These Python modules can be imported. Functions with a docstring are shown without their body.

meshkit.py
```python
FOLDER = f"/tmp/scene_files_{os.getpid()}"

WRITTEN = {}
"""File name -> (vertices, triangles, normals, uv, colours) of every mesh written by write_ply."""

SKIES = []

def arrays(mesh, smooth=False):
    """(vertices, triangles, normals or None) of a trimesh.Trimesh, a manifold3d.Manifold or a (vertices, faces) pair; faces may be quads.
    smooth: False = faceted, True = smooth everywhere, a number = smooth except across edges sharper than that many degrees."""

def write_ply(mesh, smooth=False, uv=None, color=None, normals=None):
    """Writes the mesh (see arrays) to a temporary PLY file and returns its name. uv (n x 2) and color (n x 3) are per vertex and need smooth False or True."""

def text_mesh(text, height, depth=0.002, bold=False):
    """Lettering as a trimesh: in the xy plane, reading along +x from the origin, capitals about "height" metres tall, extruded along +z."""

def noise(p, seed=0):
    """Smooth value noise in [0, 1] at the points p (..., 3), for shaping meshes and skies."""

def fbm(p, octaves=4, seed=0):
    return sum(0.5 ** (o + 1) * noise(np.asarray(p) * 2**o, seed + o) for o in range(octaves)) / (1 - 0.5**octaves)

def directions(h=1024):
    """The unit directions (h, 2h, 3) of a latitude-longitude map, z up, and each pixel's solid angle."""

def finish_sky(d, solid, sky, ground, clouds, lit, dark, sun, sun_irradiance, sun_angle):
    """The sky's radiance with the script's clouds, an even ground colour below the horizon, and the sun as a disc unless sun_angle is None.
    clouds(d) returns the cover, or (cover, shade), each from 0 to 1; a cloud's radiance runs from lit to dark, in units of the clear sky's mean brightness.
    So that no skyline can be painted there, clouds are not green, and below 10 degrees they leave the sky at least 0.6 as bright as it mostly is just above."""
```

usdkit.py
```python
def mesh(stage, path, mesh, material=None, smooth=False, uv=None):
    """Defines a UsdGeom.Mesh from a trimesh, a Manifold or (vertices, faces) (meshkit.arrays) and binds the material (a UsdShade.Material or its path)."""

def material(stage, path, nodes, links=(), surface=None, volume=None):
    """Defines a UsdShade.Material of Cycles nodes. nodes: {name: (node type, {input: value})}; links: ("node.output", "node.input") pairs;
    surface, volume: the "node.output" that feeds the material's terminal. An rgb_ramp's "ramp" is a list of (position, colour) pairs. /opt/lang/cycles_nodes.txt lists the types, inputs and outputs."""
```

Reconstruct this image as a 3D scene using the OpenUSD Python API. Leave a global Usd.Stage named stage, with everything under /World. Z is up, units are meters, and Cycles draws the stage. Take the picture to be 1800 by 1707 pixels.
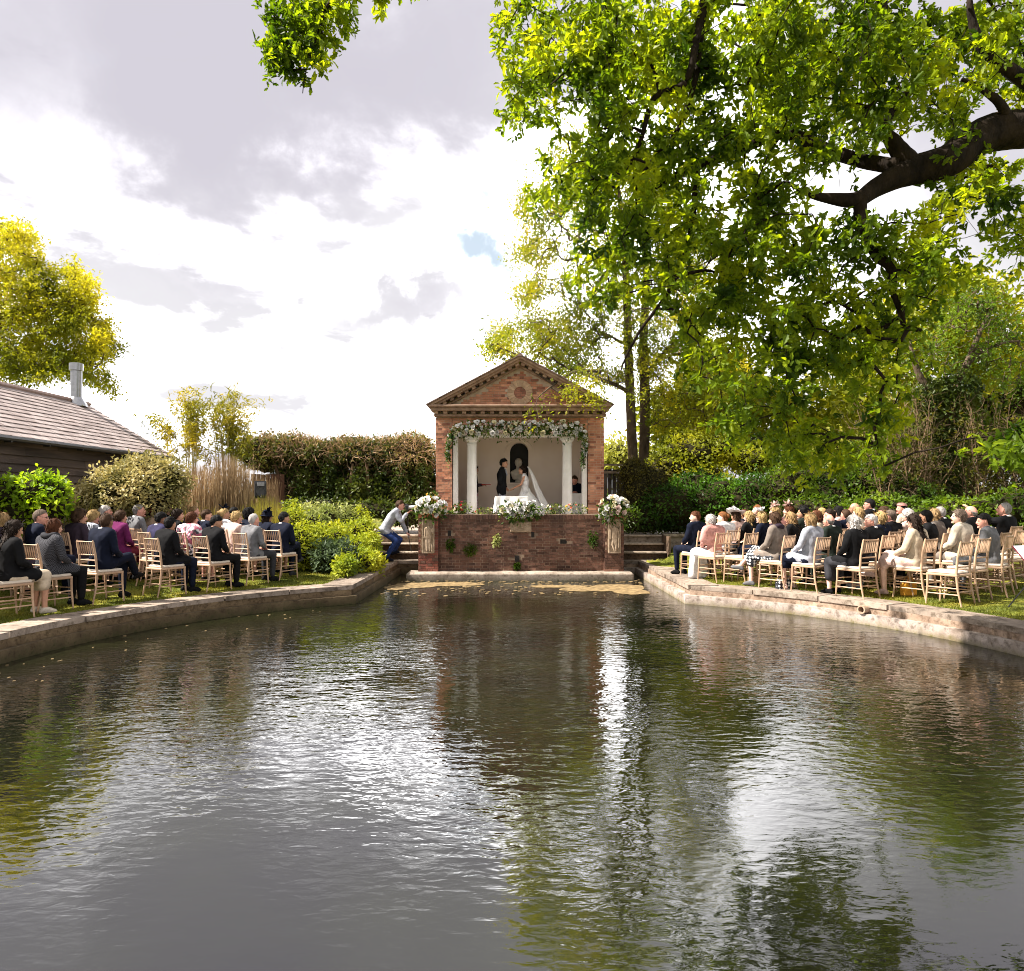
import math, random
import numpy as np
import trimesh
import manifold3d as m3
import shapely
from shapely.geometry import Polygon, Point, box as sbox
from scipy.spatial import cKDTree
import usdkit, meshkit
from pxr import Usd, UsdGeom, UsdLux, UsdShade, Gf, Sdf, Vt

random.seed(11)
rng = np.random.default_rng(11)
stage = Usd.Stage.CreateInMemory()
UsdGeom.SetStageUpAxis(stage, "Z")
UsdGeom.SetStageMetersPerUnit(stage, 1.0)
W = UsdGeom.Xform.Define(stage, "/World")
stage.SetDefaultPrim(W.GetPrim())
PI = math.pi

# ------------------------------------------------------------------ camera, sky, sun, exposure
EYE = 1.5
cam = UsdGeom.Camera.Define(stage, "/World/view")
cam.AddTranslateOp().Set((0, 0, EYE))
cam.AddRotateXOp().Set(90.0)
cam.CreateHorizontalApertureAttr(36.0)
cam.CreateVerticalApertureAttr(36.0 * 971 / 1024)
cam.CreateFocalLengthAttr(25.0)
cam.CreateVerticalApertureOffsetAttr(0.53)
cam.CreateClippingRangeAttr(Gf.Vec2f(0.1, 3000))
cam.CreateExposureAttr(1.68)

SUN = np.array([-0.70, -0.09, 0.82]); SUN /= np.linalg.norm(SUN)
sun = UsdLux.DistantLight.Define(stage, "/World/sun")
sun.CreateNormalizeAttr(True)
sun.CreateIntensityAttr(1.25)
sun.CreateAngleAttr(0.6)
sun.CreateColorAttr(Gf.Vec3f(1.0, 0.93, 0.83))
_z = SUN; _x = np.cross([0, 0, 1.0], _z); _x /= np.linalg.norm(_x); _y = np.cross(_z, _x)
sun.AddTransformOp().Set(Gf.Matrix4d(*_x, 0, *_y, 0, *_z, 0, 0, 0, 0, 1))
ELEV = math.asin(SUN[2]); ROT = math.atan2(SUN[0], SUN[1])


def pdir(px, py):
    d = np.array([(px - 900) / 1250, 1.0, -(py - 880) / 1250]); return d / np.linalg.norm(d)


sky_nodes = {
    "sky": ("sky_texture", {"sky_type": "single_scattering", "sun_disc": False, "sun_elevation": ELEV, "sun_rotation": ROT}),
    "tc": ("texture_coordinate", {}),
    "sep": ("separate_xyz", {}),
    "zz": ("math", {"math_type": "maximum", "value2": 0.0}),
    "za": ("math", {"math_type": "add", "value2": 0.16}),
    "inv": ("math", {"math_type": "divide", "value1": 1.0}),
    "pl": ("vector_math", {"math_type": "scale"}),
    "n1": ("noise_texture", {"scale": 1.15, "detail": 7.0, "roughness": 0.52, "distortion": 0.25}),
    "n2": ("noise_texture", {"scale": 0.75, "detail": 6.0, "roughness": 0.55, "distortion": 0.3}),
    "off": ("vector_math", {"math_type": "add", "vector2": (3.7, 9.1, 0.0)}),
    "off2": ("vector_math", {"math_type": "add", "vector2": (13.2, 4.6, 2.0)}),
    "wn": ("noise_texture", {"scale": 4.5, "detail": 8.0, "roughness": 0.6}),
    "wc": ("vector_math", {"math_type": "subtract", "vector2": (0.5, 0.5, 0.5)}),
    "ws": ("vector_math", {"math_type": "scale", "scale": 0.36}),
    "wd": ("vector_math", {"math_type": "add"}),
}
sky_links = [("tc.generated", "sep.vector"), ("sep.z", "zz.value1"), ("zz.value", "za.value1"), ("za.value", "inv.value2"),
             ("tc.generated", "pl.vector1"), ("inv.value", "pl.scale"), ("pl.vector", "off.vector1"), ("pl.vector", "off2.vector1"),
             ("off.vector", "n1.vector"), ("off2.vector", "n2.vector"),
             ("tc.generated", "wn.vector"), ("wn.color", "wc.vector1"), ("wc.vector", "ws.vector1"), ("tc.generated", "wd.vector1"), ("ws.vector", "wd.vector2")]
_bl = [0]


def sky_blob(px, py, sx, sz, gain):
    """a soft cloud patch of angular half sizes sx, sz about a direction; returns the node output"""
    i = _bl[0]; _bl[0] += 1
    d = pdir(px, py)
    k = f"b{i}"
    sky_nodes[k + "s"] = ("vector_math", {"math_type": "subtract", "vector2": tuple(d)})
    sky_nodes[k + "m"] = ("vector_math", {"math_type": "multiply", "vector2": (1 / sx, 1 / sx, 1 / sz)})
    sky_nodes[k + "l"] = ("vector_math", {"math_type": "length"})
    sky_nodes[k + "r"] = ("map_range", {"range_type": "smootherstep", "from_min": 0.0, "from_max": 1.0, "to_min": gain, "to_max": 0.0, "clamp": True})
    sky_links.extend([("wd.vector", k + "s.vector1"), (k + "s.vector", k + "m.vector1"), (k + "m.vector", k + "l.vector1"), (k + "l.value", k + "r.value")])
    return k + "r.result"


def sky_sum(outs, name):
    cur = outs[0]
    for j, o in enumerate(outs[1:]):
        sky_nodes[f"{name}{j}"] = ("math", {"math_type": "add"})
        sky_links.extend([(cur, f"{name}{j}.value1"), (o, f"{name}{j}.value2")]); cur = f"{name}{j}.value"
    return cur


# grey undersides of the cloud deck, as they lie in the view
dark = sky_sum(["n2d.result",
                sky_blob(150, 60, 0.62, 0.32, 0.66), sky_blob(600, 20, 0.48, 0.24, 0.52), sky_blob(330, 240, 0.24, 0.14, 0.36), sky_blob(1750, 100, 0.35, 0.30, 0.5)], "ds")
# thin paler streaks lower down
sky_nodes["off3"] = ("vector_math", {"math_type": "add", "vector2": (5.3, 1.2, 7.0)}); sky_nodes["n3"] = ("noise_texture", {"scale": 1.5, "detail": 7.0, "roughness": 0.55, "distortion": 0.3}); sky_nodes["n3d"] = ("map_range", {"range_type": "smoothstep", "from_min": 0.55, "from_max": 0.66, "to_min": 0.0, "to_max": 0.78, "clamp": True})
sky_links += [("pl.vector", "off3.vector1"), ("off3.vector", "n3.vector"), ("n3.fac", "n3d.value")]
streak = sky_sum(["n3d.result", sky_blob(520, 560, 0.40, 0.06, 0.60), sky_blob(250, 640, 0.30, 0.05, 0.50), sky_blob(760, 560, 0.24, 0.05, 0.45), sky_blob(640, 690, 0.36, 0.04, 0.45), sky_blob(200, 400, 0.20, 0.05, 0.35)], "st")
sky_nodes["n2d"] = ("map_range", {"range_type": "smoothstep", "from_min": 0.46, "from_max": 0.70, "to_min": 0.0, "to_max": 0.22, "clamp": True})
sky_links.append(("n2.fac", "n2d.value"))
sky_nodes["dcl"] = ("math", {"math_type": "minimum", "value2": 1.0})
sky_links.append((dark, "dcl.value1"))
sky_nodes["di"] = ("math", {"math_type": "subtract", "value1": 1.0}); sky_nodes["dp"] = ("math", {"math_type": "power", "value2": 3.0}); sky_nodes["df"] = ("math", {"math_type": "subtract", "value1": 1.0})
sky_links += [("dcl.value", "di.value2"), ("di.value", "dp.value1"), ("dp.value", "df.value2")]
sky_nodes["si"] = ("math", {"math_type": "subtract", "value1": 1.0, "use_clamp": True}); sky_nodes["sp"] = ("math", {"math_type": "power", "value2": 3.0}); sky_nodes["sf"] = ("math", {"math_type": "subtract", "value1": 1.0})
sky_links += [(streak, "si.value2"), ("si.value", "sp.value1"), ("sp.value", "sf.value2")]
hole = sky_sum(["n1h.result", sky_blob(855, 455, 0.12, 0.055, 0.9), sky_blob(830, 320, 0.06, 0.03, 0.6)], "hs")
sky_nodes["n1h"] = ("map_range", {"range_type": "smoothstep", "from_min": 0.34, "from_max": 0.24, "to_min": 0.0, "to_max": 0.12, "clamp": True})
sky_links.append(("n1.fac", "n1h.value"))
sky_nodes["hcl"] = ("math", {"math_type": "minimum", "value2": 0.8})
sky_links.append((hole, "hcl.value1"))
sky_nodes["hi"] = ("math", {"math_type": "subtract", "value1": 1.0}); sky_nodes["hp"] = ("math", {"math_type": "power", "value2": 3.0}); sky_nodes["hf"] = ("math", {"math_type": "subtract", "value1": 1.0})
sky_links += [("hcl.value", "hi.value2"), ("hi.value", "hp.value1"), ("hp.value", "hf.value2")]
CL_LIT, CL_DARK = (7.9, 7.8, 7.9), (4.25, 4.08, 4.55)
sky_nodes["var"] = ("map_range", {"from_min": 0.36, "from_max": 0.68, "to_min": 0.70, "to_max": 1.2, "clamp": True})
sky_nodes["cs"] = ("mix_color", {"b": (5.5, 5.4, 5.65), "use_clamp": True, "use_clamp_result": False})
sky_nodes["cl"] = ("mix_color", {"a": CL_LIT, "b": CL_DARK, "use_clamp": True, "use_clamp_result": False})
glow = sky_sum(["var.result", sky_blob(560, 400, 0.90, 0.42, 6.5)], "gl")   # the bright bank of cloud ahead
sky_nodes["clv"] = ("vector_math", {"math_type": "scale", "vector1": CL_LIT})
sky_nodes["fin"] = ("mix_color", {"use_clamp_result": False})
sky_nodes["skb"] = ("vector_math", {"math_type": "multiply", "vector2": (2.35, 2.15, 1.7)})
sky_nodes["veil"] = ("mix_color", {"fac": 0.62, "b": (3.9, 4.2, 4.6), "use_clamp_result": False})   # thin cloud over the blue
sky_nodes["bg"] = ("background_shader", {"strength": 0.050})
sky_links += [("n1.fac", "var.value"), ("df.value", "cl.fac"), (glow, "clv.scale"), ("clv.vector", "cs.a"), ("sf.value", "cs.fac"), ("cs.result", "cl.a"),
              ("cl.result", "fin.a"), ("sky.color", "skb.vector1"), ("skb.vector", "veil.a"), ("veil.result", "fin.b"), ("hf.value", "fin.fac"), ("fin.result", "bg.color")]
sky_mat = usdkit.material(stage, "/World/Looks/sky_clouds", sky_nodes, sky_links, surface="bg.background")
dome = UsdLux.DomeLight.Define(stage, "/World/sky")
UsdShade.MaterialBindingAPI.Apply(dome.GetPrim()).Bind(sky_mat)
dome.GetPrim().SetCustomDataByKey("kind", "structure")

# ------------------------------------------------------------------ helpers
_used = {}


def path_for(name, parent="/World"):
    p = str(parent.GetPath()) if hasattr(parent, "GetPath") else parent
    k = (p, name); n = _used.get(k, 0); _used[k] = n + 1
    return f"{p}/{name}" if n == 0 else f"{p}/{name}_{n:03d}"


def tag(prim, label=None, cat=None, group=None, kind=None):
    prim = prim.GetPrim() if hasattr(prim, "GetPrim") else prim
    for k, v in (("label", label), ("category", cat), ("group", group), ("kind", kind)):
        if v: prim.SetCustomDataByKey(k, v)
    return prim


def thing(name, label=None, cat=None, loc=(0, 0, 0), rotz=0.0, group=None, kind=None, scale=None):
    x = UsdGeom.Xform.Define(stage, path_for(name))
    x.AddTranslateOp().Set(Gf.Vec3d(*map(float, loc)))
    x.AddRotateZOp().Set(float(math.degrees(rotz)))
    if scale: x.AddScaleOp().Set(Gf.Vec3f(scale, scale, scale))
    return tag(x, label, cat, group, kind)


def obj(name, mesh, m, parent="/World", smooth=False, label=None, cat=None, group=None, kind=None):
    if isinstance(mesh, MB): mesh = mesh.get()
    p = usdkit.mesh(stage, path_for(name, parent), mesh, m, smooth)
    return tag(p, label, cat, group, kind)


class MB:
    """collects pieces of ONE mesh"""
    def __init__(s): s.v, s.f, s.n = [], [], 0

    def add(s, v, f):
        v = np.asarray(v, float); f = np.asarray(f, int)
        if f.shape[1] == 4: f = np.vstack([f[:, [0, 1, 2]], f[:, [0, 2, 3]]])
        s.v.append(v); s.f.append(f + s.n); s.n += len(v); return s

    def box(s, c, size, rz=0.0, taper=0.0):
        hx, hy, hz = np.asarray(size) / 2
        v = np.array([[-hx, -hy, -hz], [hx, -hy, -hz], [hx, hy, -hz], [-hx, hy, -hz], [-hx, -hy, hz], [hx, -hy, hz], [hx, hy, hz], [-hx, hy, hz]])
        if taper: v[4:, :2] *= 1 - taper
        if rz: v[:, :2] = v[:, :2] @ np.array([[math.cos(rz), math.sin(rz)], [-math.sin(rz), math.cos(rz)]])
        return s.add(v + np.asarray(c, float), BOXF)

    def cbox(s, c, size, b=0.01, rz=0.0):
        """box with chamfered edges"""
        h = np.asarray(size) / 2; pts = []
        for sx in (-1, 1):
            for sy in (-1, 1):
                for sz in (-1, 1):
                    q = np.array([sx, sy, sz]) * h
                    for k in range(3):
                        w = q.copy(); w -= b * np.array([sx, sy, sz]); w[k] = q[k]; pts.append(w)
        pts = np.array(pts)
        if rz: pts[:, :2] = pts[:, :2] @ np.array([[math.cos(rz), math.sin(rz)], [-math.sin(rz), math.cos(rz)]])
        mm = m3.Manifold.hull_points(pts + np.asarray(c, float)).to_mesh()
        return s.add(mm.vert_properties[:, :3], mm.tri_verts)

    def tube(s, pts, radii, sides=6, caps=True):
        p = np.asarray(pts, float); n = len(p)
        r = np.broadcast_to(np.asarray(radii, float), (n,))
        t = np.gradient(p, axis=0); t /= np.linalg.norm(t, axis=1, keepdims=True) + 1e-12
        ref = np.where(np.abs(t[:, 2:]) < 0.92, [[0, 0, 1.0]], [[1.0, 0, 0]])
        ref = np.repeat(ref[:1], n, 0) if np.abs(t[:, 2]).max() < 0.97 or np.abs(t[:, 2]).min() > 0.3 else ref
        a = np.cross(t, ref); a /= np.linalg.norm(a, axis=1, keepdims=True) + 1e-12
        b = np.cross(t, a); ang = np.arange(sides) * 2 * PI / sides
        v = p[:, None] + r[:, None, None] * (np.cos(ang)[None, :, None] * a[:, None] + np.sin(ang)[None, :, None] * b[:, None])
        i, j = np.meshgrid(np.arange(n - 1), np.arange(sides), indexing="ij")
        q = np.stack([i * sides + j, i * sides + (j + 1) % sides, (i + 1) * sides + (j + 1) % sides, (i + 1) * sides + j], -1).reshape(-1, 4)
        v = v.reshape(-1, 3); f = np.vstack([q[:, [0, 2, 1]], q[:, [0, 3, 2]]])
        if caps:
            k = len(v); v = np.vstack([v, p[:1], p[-1:]])
            jj = np.arange(sides)
            f = np.vstack([f, np.stack([np.full(sides, k), jj, (jj + 1) % sides], 1), np.stack([np.full(sides, k + 1), (n - 1) * sides + (jj + 1) % sides, (n - 1) * sides + jj], 1)])
        return s.add(v, f)

    def lathe(s, prof, c=(0, 0, 0), seg=24):
        """prof: (r, z) list"""
        pr = np.asarray(prof, float); n = len(pr); a = np.arange(seg) * 2 * PI / seg
        v = np.stack([pr[:, None, 0] * np.cos(a), pr[:, None, 0] * np.sin(a), np.repeat(pr[:, 1:], seg, 1)], -1).reshape(-1, 3) + np.asarray(c, float)
        i, j = np.meshgrid(np.arange(n - 1), np.arange(seg), indexing="ij")
        q = np.stack([i * seg + j, i * seg + (j + 1) % seg, (i + 1) * seg + (j + 1) % seg, (i + 1) * seg + j], -1).reshape(-1, 4)
        return s.add(v, q)

    def man(s, m):
        mm = m.to_mesh(); return s.add(mm.vert_properties[:, :3], mm.tri_verts)

    def tm(s, t): return s.add(t.vertices, t.faces)

    def prism(s, poly, z0, z1):
        for g in getattr(poly, "geoms", [poly]):
            t = trimesh.creation.extrude_polygon(g, z1 - z0, engine="earcut"); t.apply_translation([0, 0, z0]); s.tm(t)
        return s

    def get(s): return np.vstack(s.v), np.vstack(s.f)


BOXF = np.array([[0, 3, 2, 1], [4, 5, 6, 7], [0, 1, 5, 4], [1, 2, 6, 5], [2, 3, 7, 6], [3, 0, 4, 7]])


def at(px, py, Y):
    """the point at distance Y that the photograph shows at pixel (px, py) of 1800 x 1707"""
    return np.array([(px - 900) * Y / 1250, Y, EYE - (py - 880) * Y / 1250])


def sphere(c, r, n=10):
    m = m3.Manifold.sphere(1.0, n)
    r = np.broadcast_to(np.asarray(r, float), (3,))
    return m.scale(tuple(r)).translate(tuple(map(float, c)))


def hull(balls, n=10):
    return m3.Manifold.batch_hull([sphere(c, r, n) for c, r in balls])


# ------------------------------------------------------------------ materials
MAT = {}


def mat(name, col, rough=0.65, var=0.18, scale=14.0, spec=0.3, bump=0.0, bscale=60.0, col2=None, metallic=0.0, sheen=0.0, stretch=None, rnd=0.0, detail=4.0, lo=0.35, hi=0.65):
    """a procedural surface: base colour wandering by noise to col2 (or var darker/lighter); rnd adds a tone per object and per island"""
    if name in MAT: return MAT[name]
    col = np.array(col, float)
    c2 = np.array(col2, float) if col2 is not None else np.clip(col * (1 + var), 0, 0.95)
    c1 = col if col2 is not None else col * (1 - var)
    nd = {"tc": ("texture_coordinate", {}), "n": ("noise_texture", {"scale": scale, "detail": detail, "roughness": 0.6}),
          "r": ("rgb_ramp", {"ramp": [(lo, tuple(c1)), (hi, tuple(c2))]}),
          "p": ("principled_bsdf", {"roughness": rough, "specular_ior_level": spec, "metallic": metallic})}
    ln = [("n.fac", "r.fac")]
    src = "tc.object"
    if stretch is not None:
        nd["mp"] = ("mapping", {"scale": tuple(stretch)}); ln += [("tc.object", "mp.vector")]; src = "mp.vector"
    ln += [(src, "n.vector")]
    out = "r.color"
    if rnd:
        nd["oi"] = ("object_info", {}); nd["ge"] = ("geometry", {})
        nd["ad"] = ("math", {"math_type": "add"}); nd["fr"] = ("math", {"math_type": "fraction"})
        nd["mr"] = ("map_range", {"to_min": 1 - rnd, "to_max": 1 + rnd})
        nd["sc"] = ("vector_math", {"math_type": "scale"})
        ln += [("oi.random", "ad.value1"), ("ge.random_per_island", "ad.value2"), ("ad.value", "fr.value1"), ("fr.value", "mr.value"), (out, "sc.vector1"), ("mr.result", "sc.scale")]
        out = "sc.vector"
    ln += [(out, "p.base_color")]
    if bump:
        nd["bn"] = ("noise_texture", {"scale": bscale, "detail": 4.0}); nd["b"] = ("bump", {"distance": bump, "strength": 1.0})
        ln += [(src, "bn.vector"), ("bn.fac", "b.height"), ("b.normal", "p.normal")]
    MAT[name] = usdkit.material(stage, "/World/Looks/" + name, nd, ln, surface="p.BSDF")
    return MAT[name]


def leafmat(name, cols, trans=0.45, tcol=None, rough=0.5, spec=0.35, nscale=1.2):
    """leaves: a tone per leaf and per clump, light coming through"""
    if name in MAT: return MAT[name]
    n = len(cols)
    ramp = [(i / max(1, n - 1), c) for i, c in enumerate(cols)]
    tr = [(p, tuple(np.clip(np.array(c) * np.array(tcol or (1.9, 1.7, 0.7)), 0, 0.9))) for p, c in ramp]
    nd = {"ge": ("geometry", {}), "n": ("noise_texture", {"scale": nscale, "detail": 2.0}),
          "m1": ("math", {"math_type": "multiply_add", "value2": 0.55, "value3": -0.02}), "m2": ("math", {"math_type": "multiply_add", "value2": 1.6, "value3": -0.52}),
          "a": ("math", {"math_type": "add", "use_clamp": True}),
          "r": ("rgb_ramp", {"ramp": ramp}), "t": ("rgb_ramp", {"ramp": tr}),
          "p": ("principled_bsdf", {"roughness": rough, "specular_ior_level": spec * 0.6}), "tb": ("translucent_bsdf", {}), "mx": ("mix_closure", {"fac": trans})}
    ln = [("ge.position", "n.vector"), ("ge.random_per_island", "m1.value1"), ("n.fac", "m2.value1"), ("m1.value", "a.value1"), ("m2.value", "a.value2"),
          ("a.value", "r.fac"), ("a.value", "t.fac"), ("r.color", "p.base_color"), ("t.color", "tb.color"), ("p.BSDF", "mx.closure1"), ("tb.BSDF", "mx.closure2")]
    MAT[name] = usdkit.material(stage, "/World/Looks/" + name, nd, ln, surface="mx.closure")
    return MAT[name]
# ------------------------------------------------------------------ the pond basin, water, ground
PC = (0.15, 7.45); PR = 5.95; WATER = -0.32
circ = Point(PC).buffer(PR, 64)
NECK = sbox(-2.85, 7.45, 3.15, 17.75)
pond = circ.union(NECK)


def smooth01(a, b, x):
    t = np.clip((np.asarray(x, float) - a) / (b - a), 0, 1); return t * t * (3 - 2 * t)


def pond_dist(x, y):
    """distance outside the pond's edge (vectorised, approximate)"""
    x = np.asarray(x, float); y = np.asarray(y, float)
    d1 = np.hypot(x - PC[0], y - PC[1]) - PR
    dx = np.maximum(np.abs(x - 0.15) - 3.0, 0); dy = np.maximum(y - 17.75, 0)
    d2 = np.where(y > 7.45, np.hypot(dx, dy), 99)
    return np.minimum(d1, d2)


def ground_z(x, y):
    x = np.asarray(x, float); y = np.asarray(y, float)
    d = pond_dist(x, y)
    z = 0.055 * np.clip(d - 0.7, 0, 5.5) + 0.33 * smooth01(15.6, 18.8, y) * smooth01(2.6, 4.6, np.abs(x - 0.15))
    z = z - 0.012 + 0.03 * (meshkit.noise(np.stack([x * 0.9, y * 0.9, 0 * x], -1), 3) - 0.5) * smooth01(0.5, 1.5, d)
    inside = (x > -3.75) & (x < 4.0) & (y > 17.6)
    return np.where(inside, -0.25, z)


def clothless(v):  # keep float arrays tidy
    return np.asarray(v, float)


stone_stain = {}


def stained(name, col, col2, moss, rough=0.85, scale=3.0, z_moss=(-0.34, -0.16), bump=0.006):
    """old concrete or stone: blotches, plus green-black growth creeping up from the water"""
    nd = {"ge": ("geometry", {}), "n": ("noise_texture", {"scale": scale, "detail": 8.0, "roughness": 0.68}), "n2": ("noise_texture", {"scale": scale * 4.3, "detail": 6.0, "roughness": 0.7}),
          "r": ("rgb_ramp", {"ramp": [(0.33, col), (0.5, tuple(0.5 * (np.array(col) + np.array(col2)))), (0.66, col2)]}),
          "sx": ("separate_xyz", {}), "mz": ("map_range", {"from_min": z_moss[0], "from_max": z_moss[1], "to_min": 0.85, "to_max": -0.25, "clamp": False}),
          "ma": ("math", {"math_type": "multiply_add", "value2": 2.4, "value3": -1.2}), "mb": ("math", {"math_type": "add", "use_clamp": True}), "oi": ("object_info", {}), "om": ("map_range", {"to_min": 0.78, "to_max": 1.2}), "os": ("vector_math", {"math_type": "scale"}),
          "mx": ("mix_color", {"b": moss}), "dk": ("rgb_ramp", {"ramp": [(0.36, (0.30, 0.27, 0.22)), (0.52, (1, 1, 1))]}), "mu": ("mix_color", {"blend_type": "multiply", "fac": 0.8}),
          "p": ("principled_bsdf", {"roughness": rough, "specular_ior_level": 0.25}), "b": ("bump", {"distance": bump})}
    ln = [("ge.position", "n.vector"), ("ge.position", "n2.vector"), ("n.fac", "r.fac"), ("ge.position", "sx.vector"), ("sx.z", "mz.value"), ("n2.fac", "ma.value1"),
          ("ma.value", "mb.value1"), ("mz.result", "mb.value2"), ("n2.fac", "dk.fac"), ("oi.random", "om.value"), ("r.color", "os.vector1"), ("om.result", "os.scale"), ("os.vector", "mu.a"), ("dk.color", "mu.b"), ("mu.result", "mx.a"), ("mb.value", "mx.fac"), ("mx.result", "p.base_color"),
          ("n2.fac", "b.height"), ("b.normal", "p.normal")]
    MAT[name] = usdkit.material(stage, "/World/Looks/" + name, nd, ln, surface="p.BSDF")
    return MAT[name]


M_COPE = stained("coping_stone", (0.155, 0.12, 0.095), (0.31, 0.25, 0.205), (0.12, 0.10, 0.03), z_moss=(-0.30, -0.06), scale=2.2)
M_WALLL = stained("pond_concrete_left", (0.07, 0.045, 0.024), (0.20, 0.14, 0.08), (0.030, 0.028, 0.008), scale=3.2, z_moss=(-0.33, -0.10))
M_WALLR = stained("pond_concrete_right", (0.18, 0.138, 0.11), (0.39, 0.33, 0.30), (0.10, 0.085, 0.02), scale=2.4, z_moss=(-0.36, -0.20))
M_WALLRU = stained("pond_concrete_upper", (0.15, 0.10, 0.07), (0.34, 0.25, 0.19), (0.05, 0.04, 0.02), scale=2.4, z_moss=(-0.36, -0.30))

ring_c = pond.buffer(0.50, join_style="mitre") - pond.buffer(-0.035, join_style="mitre")
ring_u = pond.buffer(0.30, join_style="mitre") - pond
ring_l = pond.buffer(0.02, join_style="mitre") - pond.buffer(-0.10, join_style="mitre")
for side, half in ((-1, sbox(-9, 1.0, 0.15, 18.6)), (1, sbox(0.15, 1.0, 9, 18.6))):
    L = side < 0
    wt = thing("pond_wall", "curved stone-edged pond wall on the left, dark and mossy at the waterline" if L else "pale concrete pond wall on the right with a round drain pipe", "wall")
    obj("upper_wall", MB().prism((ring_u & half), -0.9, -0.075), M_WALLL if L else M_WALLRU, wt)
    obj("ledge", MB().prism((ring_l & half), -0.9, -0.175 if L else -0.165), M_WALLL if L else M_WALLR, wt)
    # coping laid in separate stones
    cuts = []
    a0, a1 = (math.acos(-3.0 / PR), 1.5 * PI - 0.02) if L else (-0.5 * PI + 0.02, math.acos(3.0 / PR))
    n = 14
    g = 0.0011
    aa = np.linspace(a0, a1, n + 1)
    for i in range(n):
        wedge = Polygon([PC] + [(PC[0] + 9 * math.cos(a), PC[1] + 9 * math.sin(a)) for a in np.linspace(aa[i] + g, aa[i + 1] - g, 6)])
        lim = sbox(-9, -2, 9, 12.6 if abs(aa[i] - 1.57) < 1.2 else 30)
        cuts.append((wedge - NECK.buffer(0.5)) | (wedge & NECK.buffer(0.5) & sbox(-9, 0, 9, 12.58)))
    ys = np.linspace(12.6, 18.3, 7)
    for i in range(6):
        cuts.append(sbox(-9 if L else 0.15, ys[i] + 0.005, 0.15 if L else 9, ys[i + 1] - 0.005) & NECK.buffer(0.52))
    for q in cuts:
        s = ring_c & half & q
        s = s if s.geom_type == "Polygon" else max(s.geoms, key=lambda g_: g_.area)
        if s.area < 0.03: continue
        dz = rng.uniform(-0.004, 0.004)
        obj("coping_stone", MB().prism((s - pond.buffer(rng.uniform(-0.028, 0.004), join_style="mitre")).buffer(-0.004), -0.075, dz * 1.6), M_COPE, wt)
    if not L:  # drain pipe that sticks out of the wall
        c = at(1526, 1067, 10.55); th = math.atan2(c[1] - PC[1], c[0] - PC[0]); rr = PR - 0.06
        c = np.array([PC[0] + rr * math.cos(th), PC[1] + rr * math.sin(th), -0.105]); d = np.array([math.cos(th), math.sin(th), 0])
        mb = MB(); k = 20; an = np.arange(k) * 2 * PI / k; sx = np.array([-d[1], d[0], 0]); pts = []
        for (r_, o_) in ((0.045, 0.12), (0.045, -0.07), (0.062, -0.07), (0.062, 0.12)):
            pts.append(c + d * o_ + r_ * (np.cos(an)[:, None] * sx + np.sin(an)[:, None] * np.array([0, 0, 1.0])))
        f = [[a * k + i, a * k + (i + 1) % k, (a + 1) * k + (i + 1) % k, (a + 1) * k + i] for a in range(3) for i in range(k)]
        dp = obj("drain_pipe", mb.add(np.vstack(pts), f), mat("pipe_clay", (0.34, 0.24, 0.17), bump=0.003), wt)

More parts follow.
